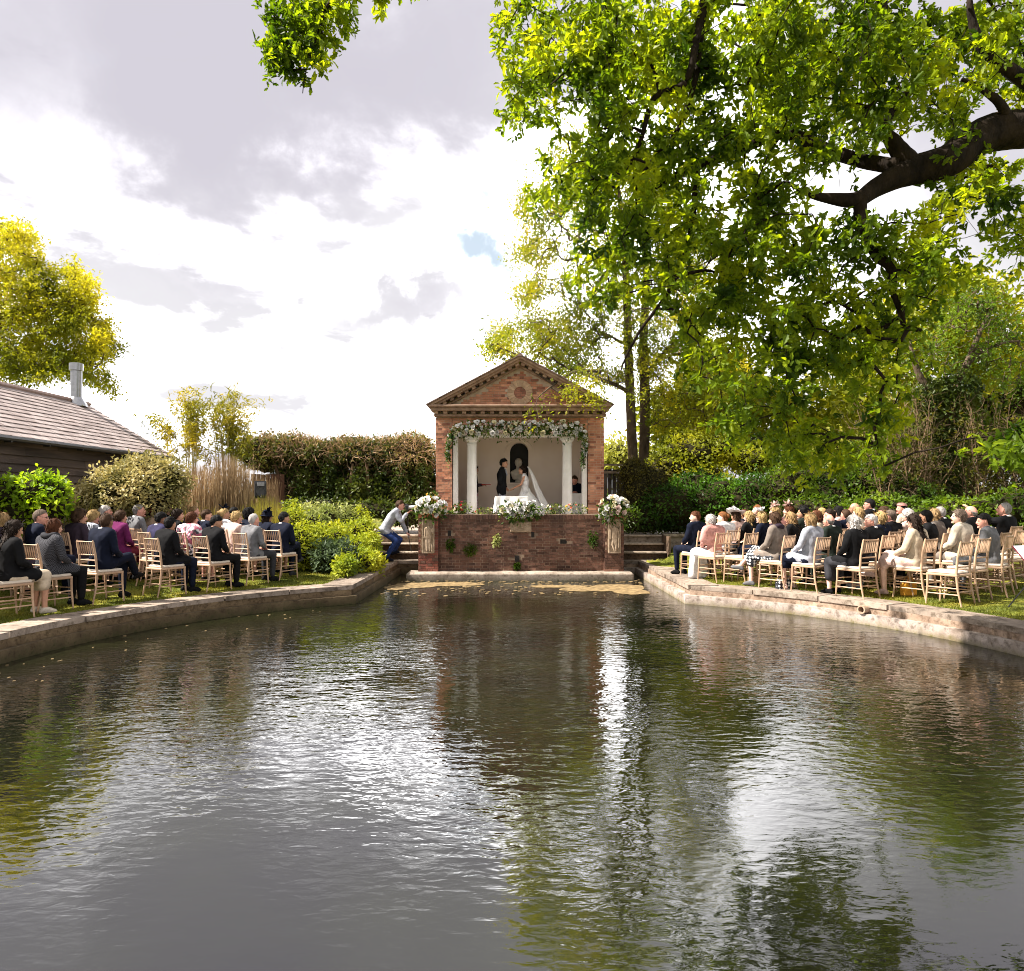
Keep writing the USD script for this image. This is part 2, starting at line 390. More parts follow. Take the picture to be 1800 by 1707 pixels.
# water: one sheet, ripples in the surface normal
wat = {"ge": ("geometry", {}), "mp": ("mapping", {"scale": (0.8, 1.7, 1.0)}), "mp2": ("mapping", {"scale": (0.8, 1.25, 1.0), "rotation": (0, 0, 0.35)}),
       "n1": ("noise_texture", {"scale": 10.0, "detail": 2.0, "roughness": 0.5, "distortion": 0.35}), "n2": ("noise_texture", {"scale": 4.5, "detail": 1.0}),
       "n3": ("noise_texture", {"scale": 0.45, "detail": 3.0}), "r3": ("map_range", {"from_min": 0.36, "from_max": 0.64, "to_min": 0.35, "to_max": 1.25, "clamp": True}), "sy": ("separate_xyz", {}), "ry": ("map_range", {"from_min": 2.5, "from_max": 8.5, "to_min": 0.30, "to_max": 1.0, "clamp": True}), "wy": ("math", {"math_type": "multiply"}),
       "w": ("math", {"math_type": "multiply_add", "value2": 1.2}), "ww": ("math", {"math_type": "multiply"}),
       "b": ("bump", {"distance": 0.0082, "strength": 1.0}),
       "cn": ("noise_texture", {"scale": 0.6, "detail": 3.0}), "cr": ("rgb_ramp", {"ramp": [(0.35, (0.003, 0.003, 0.002)), (0.65, (0.008, 0.009, 0.003))]}),
       "p": ("principled_bsdf", {"roughness": 0.03, "ior": 2.3, "specular_ior_level": 0.5})}
wln = [("ge.position", "mp.vector"), ("ge.position", "mp2.vector"), ("mp.vector", "n1.vector"), ("mp2.vector", "n2.vector"), ("ge.position", "n3.vector"), ("n3.fac", "r3.value"),
       ("n2.fac", "w.value1"), ("n1.fac", "w.value3"), ("w.value", "ww.value1"), ("r3.result", "ww.value2"), ("ge.position", "sy.vector"), ("sy.y", "ry.value"), ("ww.value", "wy.value1"), ("ry.result", "wy.value2"), ("wy.value", "b.height"), ("b.normal", "p.normal"),
       ("ge.position", "cn.vector"), ("cn.fac", "cr.fac"), ("cr.color", "p.base_color")]
M_WATER = usdkit.material(stage, "/World/Looks/pond_water", wat, wln, surface="p.BSDF")
obj("water", MB().prism(pond.buffer(0.05), WATER - 0.01, WATER), M_WATER, kind="structure", label="dark rippled water of the round pond")

# pale scum that has drifted against the fountain
mb = MB()
sc = []
for (px, py, rx, ry) in ((735, 1029, 40, 4.5), (790, 1027, 60, 3.5), (700, 1033, 26, 4), (1085, 1033, 50, 6), (1040, 1036, 60, 4), (1110, 1040, 30, 5), (985, 1031, 50, 2.2)):
    Y = 1250 * (EYE - WATER) / (py - 880); c = at(px, py, Y); k = 40
    r0 = rx * Y / 1250; r1 = ry * Y * Y / (1250 * (EYE - WATER))
    a = np.arange(k) * 2 * PI / k
    rad = 0.7 + 0.6 * meshkit.fbm(np.stack([np.cos(a) * 2.5 + px, np.sin(a) * 2.5, 0 * a], -1), 4, 5)
    sc.append(Polygon(np.stack([c[0] + r0 * rad * np.cos(a), c[1] + r1 * rad * np.sin(a)], -1)).buffer(0))
scum = shapely.union_all(sc) & pond.buffer(-0.1) - sbox(-2.42, 16.12, 2.78, 18)
fl = []
for i in range(420):
    x, y = rng.uniform(-2.7, 3.0), 13.4 + 2.9 * rng.uniform() ** 0.6
    if meshkit.fbm(np.array([x * 0.9, y * 1.3, 2.0]), 3, 9) < 0.47: continue
    r_ = rng.uniform(0.012, 0.05); fl.append(Point(x, y).buffer(r_, 2))
for i in range(60):   # petals and bits near the walls
    a_ = rng.uniform(0.95 * PI, 1.0 * PI + 1.1) if i % 2 else rng.uniform(2.15, 3.3); r_ = PR - 0.15 - abs(rng.normal(0, 0.45)); fl.append(Point(PC[0] + r_ * math.cos(a_), PC[1] + r_ * math.sin(a_)).buffer(rng.uniform(0.008, 0.022), 2))
for q in getattr(scum.union(shapely.union_all(fl) & pond.buffer(-0.1) - sbox(-2.42, 16.12, 2.78, 18)), "geoms", []):
    mb.prism(q, WATER + 0.001, WATER + 0.006)
obj("floating_scum", mb, mat("scum", (0.09, 0.06, 0.025), col2=(0.26, 0.18, 0.085), scale=9, rough=0.8, bump=0.004), kind="stuff", label="tan scum and petals drifting in front of the fountain wall", cat="pond scum")

# ground: one sheet from the coping to the horizon
th = np.unique(np.concatenate([np.linspace(-PI, PI, 500), np.linspace(0.95, 2.2, 200), [math.atan2(10.3, 3.0), math.atan2(10.3, -3.0)]]))
c_, s_ = np.cos(th), np.sin(th)
rb = np.full(len(th), PR)
nk = (np.abs(c_) * PR < 3.0) & (s_ > 0)
rb[nk] = np.minimum(3.0 / np.maximum(np.abs(c_[nk]), 1e-6), 10.3 / s_[nk])
offs = np.array([0.12, 0.3, 0.5, 0.7, 1.0, 1.4, 1.9, 2.5, 3.2, 4, 5, 6.2, 8, 11, 16, 25, 45, 90, 200, 500, 1500])
xx = PC[0] + (rb[:, None] + offs) * c_[:, None]; yy = PC[1] + (rb[:, None] + offs) * s_[:, None]
gz = ground_z(xx, yy); gz[:, 0] = -0.2; gz[:, 1] = np.minimum(gz[:, 1], -0.08)
gv = np.stack([xx, yy, gz], -1).reshape(-1, 3); nO = len(offs); nT = len(th)
i, j = np.meshgrid(np.arange(nT - 1), np.arange(nO - 1), indexing="ij")
gf = np.stack([i * nO + j, i * nO + j + 1, (i + 1) * nO + j + 1, (i + 1) * nO + j], -1).reshape(-1, 4)
gm = {"ge": ("geometry", {}), "n": ("noise_texture", {"scale": 1.1, "detail": 6.0, "roughness": 0.65}), "n2": ("noise_texture", {"scale": 26.0, "detail": 4.0}),
      "r": ("rgb_ramp", {"ramp": [(0.30, (0.055, 0.075, 0.014)), (0.48, (0.12, 0.135, 0.02)), (0.60, (0.21, 0.19, 0.03)), (0.72, (0.30, 0.22, 0.07))]}),
      "r2": ("rgb_ramp", {"ramp": [(0.3, (0.6, 0.6, 0.6)), (0.7, (1.25, 1.25, 1.2))]}), "m": ("mix_color", {"blend_type": "multiply", "fac": 1.0, "use_clamp": False}),
      "p": ("principled_bsdf", {"roughness": 0.9, "specular_ior_level": 0.1}), "b": ("bump", {"distance": 0.03})}
gl = [("ge.position", "n.vector"), ("ge.position", "n2.vector"), ("n.fac", "r.fac"), ("n2.fac", "r2.fac"), ("r.color", "m.a"), ("r2.color", "m.b"), ("m.result", "p.base_color"), ("n2.fac", "b.height"), ("b.normal", "p.normal")]
M_LAWN = usdkit.material(stage, "/World/Looks/lawn", gm, gl, surface="p.BSDF")
obj("ground", MB().add(gv, gf[:, ::-1]), M_LAWN, smooth=True, kind="structure")

# grass blades on the strips of lawn that show
pts = rng.uniform([-9.5, 8.0], [10.5, 18.5], (230000, 2))
d = pond_dist(pts[:, 0], pts[:, 1])
vis = (np.abs(pts[:, 0]) < pts[:, 1] * 0.735) & (d > 0.46) & (d < 3.4)
vis &= ~((pts[:, 0] > -3.7) & (pts[:, 0] < 4.0) & (pts[:, 1] > 17.3))
dens = np.where(d < 1.2, 1.0, 0.35)
vis &= rng.uniform(size=len(pts)) < dens
pts = pts[vis]
nb = len(pts); h = rng.uniform(0.02, 0.055, nb); az = rng.uniform(0, 2 * PI, nb); w = rng.uniform(0.004, 0.008, nb)
z = ground_z(pts[:, 0], pts[:, 1]) - 0.004
base = np.column_stack([pts, z]); sd = np.stack([np.cos(az), np.sin(az), 0 * az], 1) * w[:, None]
tip = base + np.column_stack([rng.normal(0, 0.018, (nb, 2)), h])
obj("lawn_grass", MB().add(np.stack([base - sd, base + sd, tip], 1).reshape(-1, 3), np.arange(nb * 3).reshape(-1, 3)),
    leafmat("grass_blade", [(0.07, 0.09, 0.012), (0.14, 0.15, 0.02), (0.24, 0.215, 0.035), (0.32, 0.26, 0.07)], trans=0.35, nscale=1.1), kind="stuff", label="short lawn grass between the pond edge and the chairs", cat="grass")

# ------------------------------------------------------------------ terrace, steps
M_STEP = stained("step_stone", (0.27, 0.21, 0.16), (0.48, 0.39, 0.31), (0.10, 0.09, 0.03), scale=3.0, z_moss=(-2, -1))
M_RISER = stained("riser_brick", (0.06, 0.042, 0.03), (0.15, 0.095, 0.06), (0.05, 0.05, 0.02), scale=5.0, z_moss=(-2, -1))
TERR = 0.60
obj("terrace", MB().box((0.2, 24.0, 0.1), (16.5, 10.6, 0.98)).box((0.21, 17.75, 0.085), (4.36, 1.9, 0.95)), M_STEP, kind="structure")
for (x0, x1, lab) in ((-3.7, -2.19, "worn stone steps left of the fountain where the photographer stands"), (2.62, 3.93, "worn stone steps right of the fountain, in shade")):
    st = thing("steps", lab, "steps", ((x0 + x1) / 2, 17.7, 0))
    wd = x1 - x0
    for k in range(1, 4):
        y0 = 0.3 * k + 0.05
        obj("riser", MB().box((0, y0 + 0.19, 0.2 * k - 0.125), (wd - 0.01, 0.26, 0.16)), M_RISER, st)
        obj("tread", MB().cbox((0, y0 + 0.155, 0.2 * k - 0.022), (wd, 0.37, 0.044), 0.012), M_STEP, st)
    if x0 > 0:
        obj("stringer", MB().box((wd / 2 + 0.03, 0.75, 0.22), (0.05, 1.2, 0.75)), M_RISER, st)
cp = thing("retaining_wall", "low retaining wall with pale coping under the ivy, right of the steps", "wall", (4.75, 18.66, 0))
obj("wall_face", MB().box((0.2, 0.2, 0.2), (1.9, 0.3, 0.7)), M_RISER, cp)
for k in range(3):
    obj("coping_stone", MB().cbox((-0.45 + 0.64 * k, 0.18, 0.59), (0.63, 0.42, 0.075), 0.01), M_STEP, cp)

# ------------------------------------------------------------------ brickwork
BR = []
for nm, c, c2 in (("brick_red", (0.36, 0.115, 0.06), (0.46, 0.19, 0.11)), ("brick_plum", (0.13, 0.05, 0.04), (0.24, 0.085, 0.06))):
    BR.append(mat(nm, c, col2=c2, scale=9, rnd=0.42, rough=0.85, bump=0.003, bscale=50, spec=0.2))
M_MORTAR = mat("mortar", (0.40, 0.30, 0.23), col2=(0.58, 0.47, 0.38), scale=5, rough=0.95, bump=0.002)
M_MORTARD = mat("mortar_old", (0.12, 0.08, 0.055), col2=(0.40, 0.29, 0.21), scale=4, rough=0.95, bump=0.002)


def brick_field(x0, x1, z0, z1, yf, course=0.062, stretch=0.215, keep=None, proud=0.007, depth=0.05, joint=0.011):
    """boxes of a brick face in the plane y = yf looking to -y: list of (centre, size)"""
    out = []; nrow = int(round((z1 - z0) / course)); ch = (z1 - z0) / nrow
    for r in range(nrow):
        x = x0 - (0.0 if r % 2 == 0 else stretch * 0.75); k = 0
        while x < x1 - 0.02:
            l = stretch if k % 2 == 0 else stretch * 0.5
            k += 1
            a, b = max(x, x0), min(x + l, x1); x += l
            if b - a < 0.035: continue
            c = ((a + b) / 2, z0 + (r + 0.5) * ch)
            if keep is not None and not keep(c[0], c[1], b - a, ch): continue
            p = proud + rng.uniform(-0.004, 0.005)
            out.append(((c[0] + rng.uniform(-.001, .001), yf - p + depth / 2, c[1] + rng.uniform(-.0015, .0015)), (b - a - joint + rng.uniform(-.003, .002), depth, ch - joint * 0.85)))
    return out


def lay(parent, bricks, m, most=300, dark=None):
    """every brick a part; past the limit the rest is one part"""
    order = rng.permutation(len(bricks)); rest = MB(); nrest = 0
    for q, k in enumerate(order):
        c, s = bricks[k]
        if q < most:
            obj("brick", MB().box(c, s), m if (dark is None or rng.uniform() > 0.3) else dark, parent)
        else:
            rest.box(c, s); nrest += 1
    if nrest: obj("brickwork", rest, m, parent, kind="stuff")


M_RELIEF = mat("relief_stone", (0.26, 0.185, 0.12), col2=(0.42, 0.32, 0.23), scale=12, rough=0.85, bump=0.003)
# fountain wall
FX0, FX1, FY = -2.165, 2.585, 16.60
fw = thing("fountain_wall", "dark brick fountain wall with two carved piers standing in the pond", "wall", (0, 0, 0))
obj("core", MB().box(((FX0 + FX1) / 2, FY + 0.17, 0.5), (FX1 - FX0 - 0.7, 0.34, 1.29)), M_MORTARD, fw)
holes = [(at(790, 938, FY), 0.035, 0.10), (at(936.5, 940, FY), 0.035, 0.09), (at(909, 982, FY), 0.05, 0.10), (at(990.5, 952, FY), 0.07, 0.07)]
plq = (at(897, 918, FY)[0], at(934, 918, FY)[0], at(900, 935, FY)[2], at(900, 917, FY)[2])
fixl = FX0 + 0.46; fixr = FX1 - 0.44


def keepf(x, z, l, h):
    if plq[0] - 0.02 < x < plq[1] + 0.02 and plq[2] - 0.02 < z < plq[3] + 0.02: return False
    return not any(abs(x - c[0]) < w_ + l * 0.3 and abs(z - c[2]) < h_ * 0.62 for c, w_, h_ in holes)


fb = brick_field(fixl, fixr, -0.14, 1.06, FY, keep=keepf)
M_BF = mat("brick_fountain", (0.056, 0.029, 0.021), col2=(0.135, 0.066, 0.044), scale=2.2, rnd=0.38, rough=0.8, bump=0.003, bscale=45, spec=0.25, detail=7)
M_BFD = mat("brick_fountain_stained", (0.075, 0.04, 0.03), col2=(0.20, 0.10, 0.07), scale=2.5, rnd=0.3, rough=0.75, bump=0.003, bscale=45, spec=0.3)
lay(fw, fb, M_BF, 270, M_BFD)
xs = np.arange(fixl, fixr - 0.03, 0.072)      # bricks on end along the top
for x in xs:
    obj("header_brick", MB().box((x + 0.036, FY + 0.10 + rng.uniform(-.004, .004), 1.113), (0.062, 0.24, 0.098)), M_BF, fw)
obj("capping", MB().box(((fixl + fixr) / 2, FY + 0.19, 1.166), (fixr - fixl, 0.40, 0.008)), M_MORTARD, fw)
for c, w_, h_ in holes:
    obj("weep_hole", MB().box((c[0], FY + 0.004, c[2]), (w_ * 2.2, 0.02, h_ * 1.45)), mat("dark_void", (0.012, 0.009, 0.007)), fw)
obj("plinth", MB().cbox((0.18, 16.44, -0.29), (5.17, 0.62, 0.30), 0.035), stained("plinth_stone", (0.17, 0.135, 0.105), (0.36, 0.30, 0.25), (0.035, 0.035, 0.012), z_moss=(-0.36, -0.17), scale=2.0), fw)
pq = obj("plaque", MB().cbox(((plq[0] + plq[1]) / 2, FY - 0.02, (plq[2] + plq[3]) / 2), (plq[1] - plq[0], 0.09, plq[3] - plq[2]), 0.012), M_RELIEF, fw)
g_ = MB()
pcx, pcz = (plq[0] + plq[1]) / 2, (plq[2] + plq[3]) / 2
for sx in (-1, 1):
    for t in range(3):
        a = np.linspace(0, 1.7 * PI, 14); r_ = np.linspace(0.045, 0.012, 14)
        g_.tube(np.stack([pcx + sx * (0.045 + 0.055 * t) + r_ * np.cos(a) * 0.8 * sx, 0 * a + FY - 0.066, pcz + (-1) ** t * 0.012 + r_ * np.sin(a)], 1), 0.008, 4)
for sz in (-1, 1): g_.box((pcx, FY - 0.067, pcz + sz * 0.088), (plq[1] - plq[0] - 0.06, 0.014, 0.016))
for sx in (-1, 1): g_.box((pcx + sx * 0.2, FY - 0.067, pcz), (0.016, 0.014, 0.16))
obj("carving", g_, M_RELIEF, pq)

for sx, xa, xb in ((-1, FX0, fixl), (1, fixr, FX1)):
    pr = thing("fountain_pier", "brick pier at the fountain's left end carved with a robed figure and a child" if sx < 0 else "brick pier at the fountain's right end carved with a draped standing figure", "pier", ((xa + xb) / 2, FY - 0.15, 0))
    wd = xb - xa
    zt = 1.19 if sx < 0 else 1.15
    obj("core", MB().box((0, 0.26, 0.505), (wd - 0.016, 0.50, 1.29 if sx < 0 else 1.26)), M_MORTARD, pr)
    fb = brick_field(-wd / 2, wd / 2, -0.14, zt - 0.1, 0.0, keep=lambda x, z, l, h: not (abs(x) < 0.15 and 0.28 < z < 1.07))
    lay(pr, fb, BR[1] if sx < 0 else M_BF, 300, M_BFD)
    fs = []
    for (c, s) in brick_field(0.0, 0.15, -0.14, zt - 0.1, 0.0):   # the flanks
        for s2 in (-1, 1): fs.append(((s2 * (wd / 2 - 0.018), c[0] + 0.005, c[2]), (0.05, s[0], s[2])))
    lay(pr, fs, M_BF, 300)
    for k in range(2):
        obj("cap_tile", MB().cbox((-wd / 4 + k * wd / 2, 0.2, zt - 0.05), (wd / 2 - 0.004, 0.46, 0.095), 0.008), BR[0], pr)
    # carved panel: slab, rim, arch and figure
    z0, z1 = 0.285, 1.065
    pn = obj("relief_panel", MB().cbox((0, -0.005, (z0 + z1) / 2), (0.285, 0.06, z1 - z0), 0.01), M_RELIEF, pr)
    g_ = MB()
    for s2 in (-1, 1): g_.box((s2 * 0.128, -0.045, (z0 + z1) / 2), (0.026, 0.03, z1 - z0 - 0.004))
    g_.box((0, -0.044, z1 - 0.016), (0.23, 0.028, 0.028)); g_.box((0, -0.044, z0 + 0.018), (0.23, 0.028, 0.034))
    if sx < 0:
        a = np.linspace(0, PI, 15); g_.tube(np.stack([0.105 * np.cos(a), 0 * a - 0.038, z1 - 0.135 + 0.10 * np.sin(a)], 1), 0.011, 5)
    obj("rim", g_, M_RELIEF, pn)
    b = lambda x, z, r_: ((x, -0.04, z), (r_, 0.032, r_))
    H = z0 + 0.03
    m = hull([b(0.0, H + 0.655, 0.036), b(0.0, H + 0.625, 0.026)], 12) + hull([b(0.0, H + 0.59, 0.02), b(0, H + 0.54, 0.05)], 12)
    m += hull([b(-0.045, H + 0.545, 0.03), b(0.045, H + 0.545, 0.03), b(-0.03, H + 0.36, 0.035), b(0.03, H + 0.36, 0.035)], 12)
    m += hull([b(-0.04, H + 0.32, 0.038), b(0.04, H + 0.32, 0.038), b(-0.03, H + 0.4, 0.035), b(0.03, H + 0.4, 0.035)], 12)
    if sx < 0:
        m += hull([b(-0.03, H + 0.3, 0.036), b(-0.03, H + 0.03, 0.022)], 12) + hull([b(0.03, H + 0.3, 0.036), b(0.035, H + 0.03, 0.022)], 12)
        m += hull([b(-0.065, H + 0.54, 0.022), b(-0.085, H + 0.33, 0.016)], 12) + hull([b(0.065, H + 0.54, 0.022), b(0.095, H + 0.43, 0.016)], 12)
        m += hull([b(0.095, H + 0.55, 0.024), b(0.095, H + 0.42, 0.018)], 12) + hull([b(0.085, H + 0.16, 0.02), b(0.09, H + 0.02, 0.026)], 12)
    else:
        m += hull([b(-0.025, H + 0.3, 0.036), b(-0.05, H + 0.17, 0.026)], 12) + hull([b(-0.05, H + 0.17, 0.026), b(0.0, H + 0.02, 0.018)], 12) + hull([b(0.03, H + 0.3, 0.036), b(0.025, H + 0.02, 0.022)], 12)
        m += hull([b(-0.065, H + 0.54, 0.022), b(-0.1, H + 0.62, 0.016)], 12) + hull([b(-0.1, H + 0.62, 0.016), b(-0.1, H + 0.3, 0.014)], 12) + hull([b(0.065, H + 0.54, 0.022), b(0.1, H + 0.4, 0.016)], 12) + hull([b(0.1, H + 0.4, 0.018), b(0.09, H + 0.1, 0.014)], 12)
        m += hull([b(-0.05, H + 0.33, 0.02), b(0.04, H + 0.1, 0.02), b(0.05, H + 0.3, 0.02)], 12)
    obj("figure", MB().man(m), M_RELIEF, pn, smooth=50)
obj("side_panel", MB().box((FX0 + 0.08, FY + 1.02, 0.3), (0.14, 1.3, 1.0)).box((FX1 - 0.08, FY + 1.02, 0.3), (0.14, 1.3, 1.0)), M_RISER, fw)

# ------------------------------------------------------------------ the brick temple
TX, TY, FL = 0.204, 18.20, 0.86
TD = 2.2
OW, IW = 2.155, 1.735
M_WHITE = mat("white_paint", (0.74, 0.72, 0.69), col2=(0.82, 0.80, 0.78), scale=5, rough=0.55)
M_PLASTER = mat("plaster", (0.74, 0.625, 0.55), col2=(0.80, 0.70, 0.63), scale=1.6, rough=0.8, detail=6)
M_CORN = mat("cornice_tile", (0.22, 0.135, 0.095), col2=(0.38, 0.25, 0.18), scale=7, rough=0.8, rnd=0.25, bump=0.004)
M_ROOF = mat("temple_roof_tile", (0.13, 0.09, 0.075), col2=(0.26, 0.18, 0.15), scale=5, rough=0.85, rnd=0.3, bump=0.004)
tp = thing("garden_temple", "small red brick garden temple with white columns and pediment", "temple", (TX, TY, 0))
M_BT = mat("brick_temple", (0.44, 0.17, 0.10), col2=(0.64, 0.33, 0.215), scale=3.0, rnd=0.30, rough=0.85, bump=0.003, bscale=50, spec=0.2, detail=6)
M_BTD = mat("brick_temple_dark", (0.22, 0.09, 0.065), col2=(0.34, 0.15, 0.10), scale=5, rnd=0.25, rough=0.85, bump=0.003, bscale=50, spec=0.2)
core = MB()
for s in (-1, 1): core.box((s * (OW + IW) / 2, TD / 2, (TERR + 3.62) / 2), (OW - IW - 0.012, TD, 3.62 - TERR))
core.box((0, 0.19, 3.42), (2 * IW, 0.36, 0.40)).box((0, 0.18, 3.80), (2 * OW - 0.02, 0.35, 0.35))
EZ, AZ, EX = 3.93, 5.14, 2.28
sl = (AZ - EZ) / EX
obj("core_wall", core, M_MORTAR, tp)
pd = np.array([[-OW + 0.1, 3.93], [OW - 0.1, 3.93], [0, AZ - 0.23]])
v = np.vstack([np.column_stack([pd[:, 0], np.full(3, 0.012), pd[:, 1]]), np.column_stack([pd[:, 0], np.full(3, 0.3), pd[:, 1]])])
obj("pediment_wall", MB().add(v, [[0, 1, 2], [3, 5, 4], [0, 3, 4], [0, 4, 1], [1, 4, 5], [1, 5, 2], [2, 5, 3], [2, 3, 0]]), M_MORTAR, tp)
bricks = []
for s in (-1, 1):
    xa, xb = sorted((s * IW, s * OW)); bricks += brick_field(xa, xb, TERR, 3.62, 0.0, course=0.066)
bricks += brick_field(-IW, IW, 3.22, 3.62, 0.0, course=0.066)
OZ = EYE + (880 - 690.6) * TY / 1250; OR = 0.155
bricks += brick_field(-OW, OW, 3.96, 4.94, 0.004, course=0.066, keep=lambda x, z, l, h: abs(x) + l / 2 < (AZ - 0.26 - z - h / 2) / sl and math.hypot(x, z - OZ) > 0.30)
lay(tp, bricks, M_BT, 300, M_BTD)
# the round opening: ring of wedge stones round a bricked recess
M_RING = mat("ring_stone", (0.38, 0.24, 0.155), col2=(0.50, 0.345, 0.235), scale=8, rnd=0.15, rough=0.85)
for k in range(20):
    a0, a1 = (k + 0.03) * 2 * PI / 20, (k + 0.97) * 2 * PI / 20
    q = [(r_, a) for r_, a in ((OR, a0), (0.325, a0), (0.325, a1), (OR, a1))]
    v = np.array([[r_ * math.cos(a), y_, OZ + r_ * math.sin(a)] for y_ in (-0.022, 0.08) for r_, a in q])
    obj("ring_stone", MB().add(v, [[0, 3, 2, 1], [4, 5, 6, 7], [0, 1, 5, 4], [1, 2, 6, 5], [2, 3, 7, 6], [3, 0, 4, 7]]), M_RING, tp)
ob = brick_field(-OR, OR, OZ - OR, OZ + OR, 0.0, course=0.062, keep=lambda x, z, l, h: math.hypot(x, z - OZ) < OR)
obj("oculus_recess", MB().box((0, 0.006, OZ), (0.33, 0.006, 0.33)), mat("oculus_mortar", (0.16, 0.10, 0.07), col2=(0.28, 0.18, 0.12), scale=20), tp)
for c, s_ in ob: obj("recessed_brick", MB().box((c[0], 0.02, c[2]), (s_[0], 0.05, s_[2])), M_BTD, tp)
# cornices
cb = MB()
cb.cbox((0, -0.05, 3.665), (2 * OW + 0.06, 0.26, 0.06), 0.008); cb.cbox((0, -0.10, 3.81), (2 * OW + 0.2, 0.42, 0.09), 0.012); cb.cbox((0, -0.13, 3.885), (2 * OW + 0.3, 0.50, 0.055), 0.012)
obj("cornice", cb, M_CORN, tp)
for k in range(19):
    x = -OW + 0.03 + k * (2 * OW - 0.06) / 18
    obj("modillion", MB().cbox((x, -0.13, 3.73), (0.10, 0.22, 0.065), 0.006), M_CORN, tp)
for s in (-1, 1):
    n = np.array([s * sl, 0, 1.0]); n /= np.linalg.norm(n); t = np.array([s * 1.0, 0, -sl]); t /= np.linalg.norm(t)
    Lr = math.hypot(EX, AZ - EZ)

    def rake(off0, off1, y0, y1, l0=0.0, l1=Lr):
        """a board along the slope, between two offsets below the roof line"""
        A = np.array([0, 0, AZ])
        v = []
        for y_ in (y0, y1):
            for (l, o) in ((l0, off0), (l1, off0), (l1, off1), (l0, off1)):
                p = A + t * l - n * o + np.array([0, y_, 0])
                if l == l0 and l0 == 0.0: p = np.array([0, y_, AZ - o / n[2]])
                v.append(p)
        f = np.array([[0, 1, 2, 3], [4, 7, 6, 5], [0, 4, 5, 1], [1, 5, 6, 2], [2, 6, 7, 3], [3, 7, 4, 0]])
        return np.array(v), (f if s > 0 else f[:, ::-1])
    rk = MB().add(*rake(0.0, 0.055, -0.36, 0.3)).add(*rake(0.055, 0.11, -0.30, 0.3, 0, Lr - 0.05)).add(*rake(0.175, 0.215, -0.10, 0.3, 0, Lr - 0.14))
    obj("raking_cornice", rk, M_CORN, tp)
    for k in range(12):
        l = 0.16 + k * (Lr - 0.3) / 11
        obj("modillion", MB().add(*rake(0.11, 0.172, -0.24, 0.05, l - 0.05, l + 0.05)), M_CORN, tp)
    # roof: rows of tiles
    for row in range(7):
        l0, l1 = row * (Lr + 0.05) / 7, (row + 1) * (Lr + 0.05) / 7 + 0.03
        v, f = rake(-0.028 + 0.0, -0.006, -0.40, TD + 0.2, l0 if row else 0.0, l1)
        obj("tile_row", MB().add(v, f), M_ROOF, tp)
obj("ridge_tile", MB().tube([(0, -0.41, AZ + 0.02), (0, TD + 0.2, AZ + 0.02)], 0.05, 8), M_ROOF, tp)
# white interior
inn = MB()
for s in (-1, 1): inn.box((s * (IW - 0.012), TD / 2 + 0.05, 2.0), (0.02, TD - 0.3, 2.5))
obj("side_wall", inn, M_PLASTER, tp)
NX, NZ0, NZS = 0.26, 2.0, 2.87
wallp = sbox(-IW, FL, IW, 3.3) - (sbox(-NX, NZ0, NX, NZS) | Point(0, NZS).buffer(NX, 24))
t_ = trimesh.creation.extrude_polygon(wallp, 0.3, engine="earcut"); bv = t_.vertices[:, [0, 2, 1]] * [1, 1, 1] + [0, TD - 0.4, 0]
obj("back_wall", MB().add(bv, t_.faces[:, ::-1]), M_PLASTER, tp)
nb_ = sbox(-NX - 0.01, NZ0 - 0.01, NX + 0.01, NZS) | Point(0, NZS).buffer(NX + 0.01, 24)
t_ = trimesh.creation.extrude_polygon(nb_, 0.02, engine="earcut")
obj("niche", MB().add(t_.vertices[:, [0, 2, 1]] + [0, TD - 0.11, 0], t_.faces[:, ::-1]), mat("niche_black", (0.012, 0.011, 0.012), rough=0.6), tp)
a = np.linspace(0, PI, 25)
obj("niche_moulding", MB().tube(np.stack([0.40 * np.cos(a), 0 * a + TD - 0.405, NZS - 0.02 + 0.40 * np.sin(a)], 1), 0.018, 5).box((0, TD - 0.44, NZ0 - 0.02), (0.66, 0.10, 0.045)), M_PLASTER, tp)
obj("ceiling", MB().box((0, TD / 2 + 0.15, 3.31), (2 * IW, TD - 0.45, 0.03)), M_PLASTER, tp)
obj("floor", MB().box((0, TD / 2, 0.72), (2 * IW - 0.005, TD - 0.1, 0.28)), mat("pale_floor", (0.50, 0.44, 0.38), col2=(0.60, 0.54, 0.48), scale=3), tp)
obj("lintel_beam", MB().box((0, 0.24, 3.185), (2 * IW - 0.03, 0.34, 0.068)), M_WHITE, tp)
for s in (-1, 1):
    obj("pilaster", MB().cbox((s * (IW - 0.075), 0.16, (FL + 3.145) / 2), (0.12, 0.26, 3.145 - FL), 0.008), M_WHITE, tp)
    cxx = (829.6 if s < 0 else 997.0); cx = (cxx - 900) * (TY + 0.22) / 1250 - TX
    col = obj("column", MB().lathe([(0.001, 3.0), (0.118, 3.0), (0.120, 2.6), (0.128, 2.0), (0.135, 1.4), (0.137, 0.98), (0.001, 0.98)][::-1], (cx, 0.22, 0), 28), M_WHITE, tp, smooth=40)
    obj("capital", MB().lathe([(0.118, 2.93), (0.132, 2.935), (0.132, 2.965), (0.12, 2.97), (0.12, 3.0), (0.165, 3.06), (0.17, 3.075), (0.001, 3.08)], (cx, 0.22, 0), 28).cbox((cx, 0.22, 3.113), (0.36, 0.33, 0.062), 0.006), M_WHITE, col, smooth=30)
    obj("base", MB().lathe([(0.001, FL), (0.185, FL), (0.19, FL + 0.05), (0.15, FL + 0.09), (0.155, FL + 0.115), (0.137, FL + 0.13)], (cx, 0.22, 0), 28), M_WHITE, col, smooth=40)
# ------------------------------------------------------------------ foliage tools
def unit(v):
    v = np.asarray(v, float); return v / (np.linalg.norm(v, axis=-1, keepdims=True) + 1e-12)


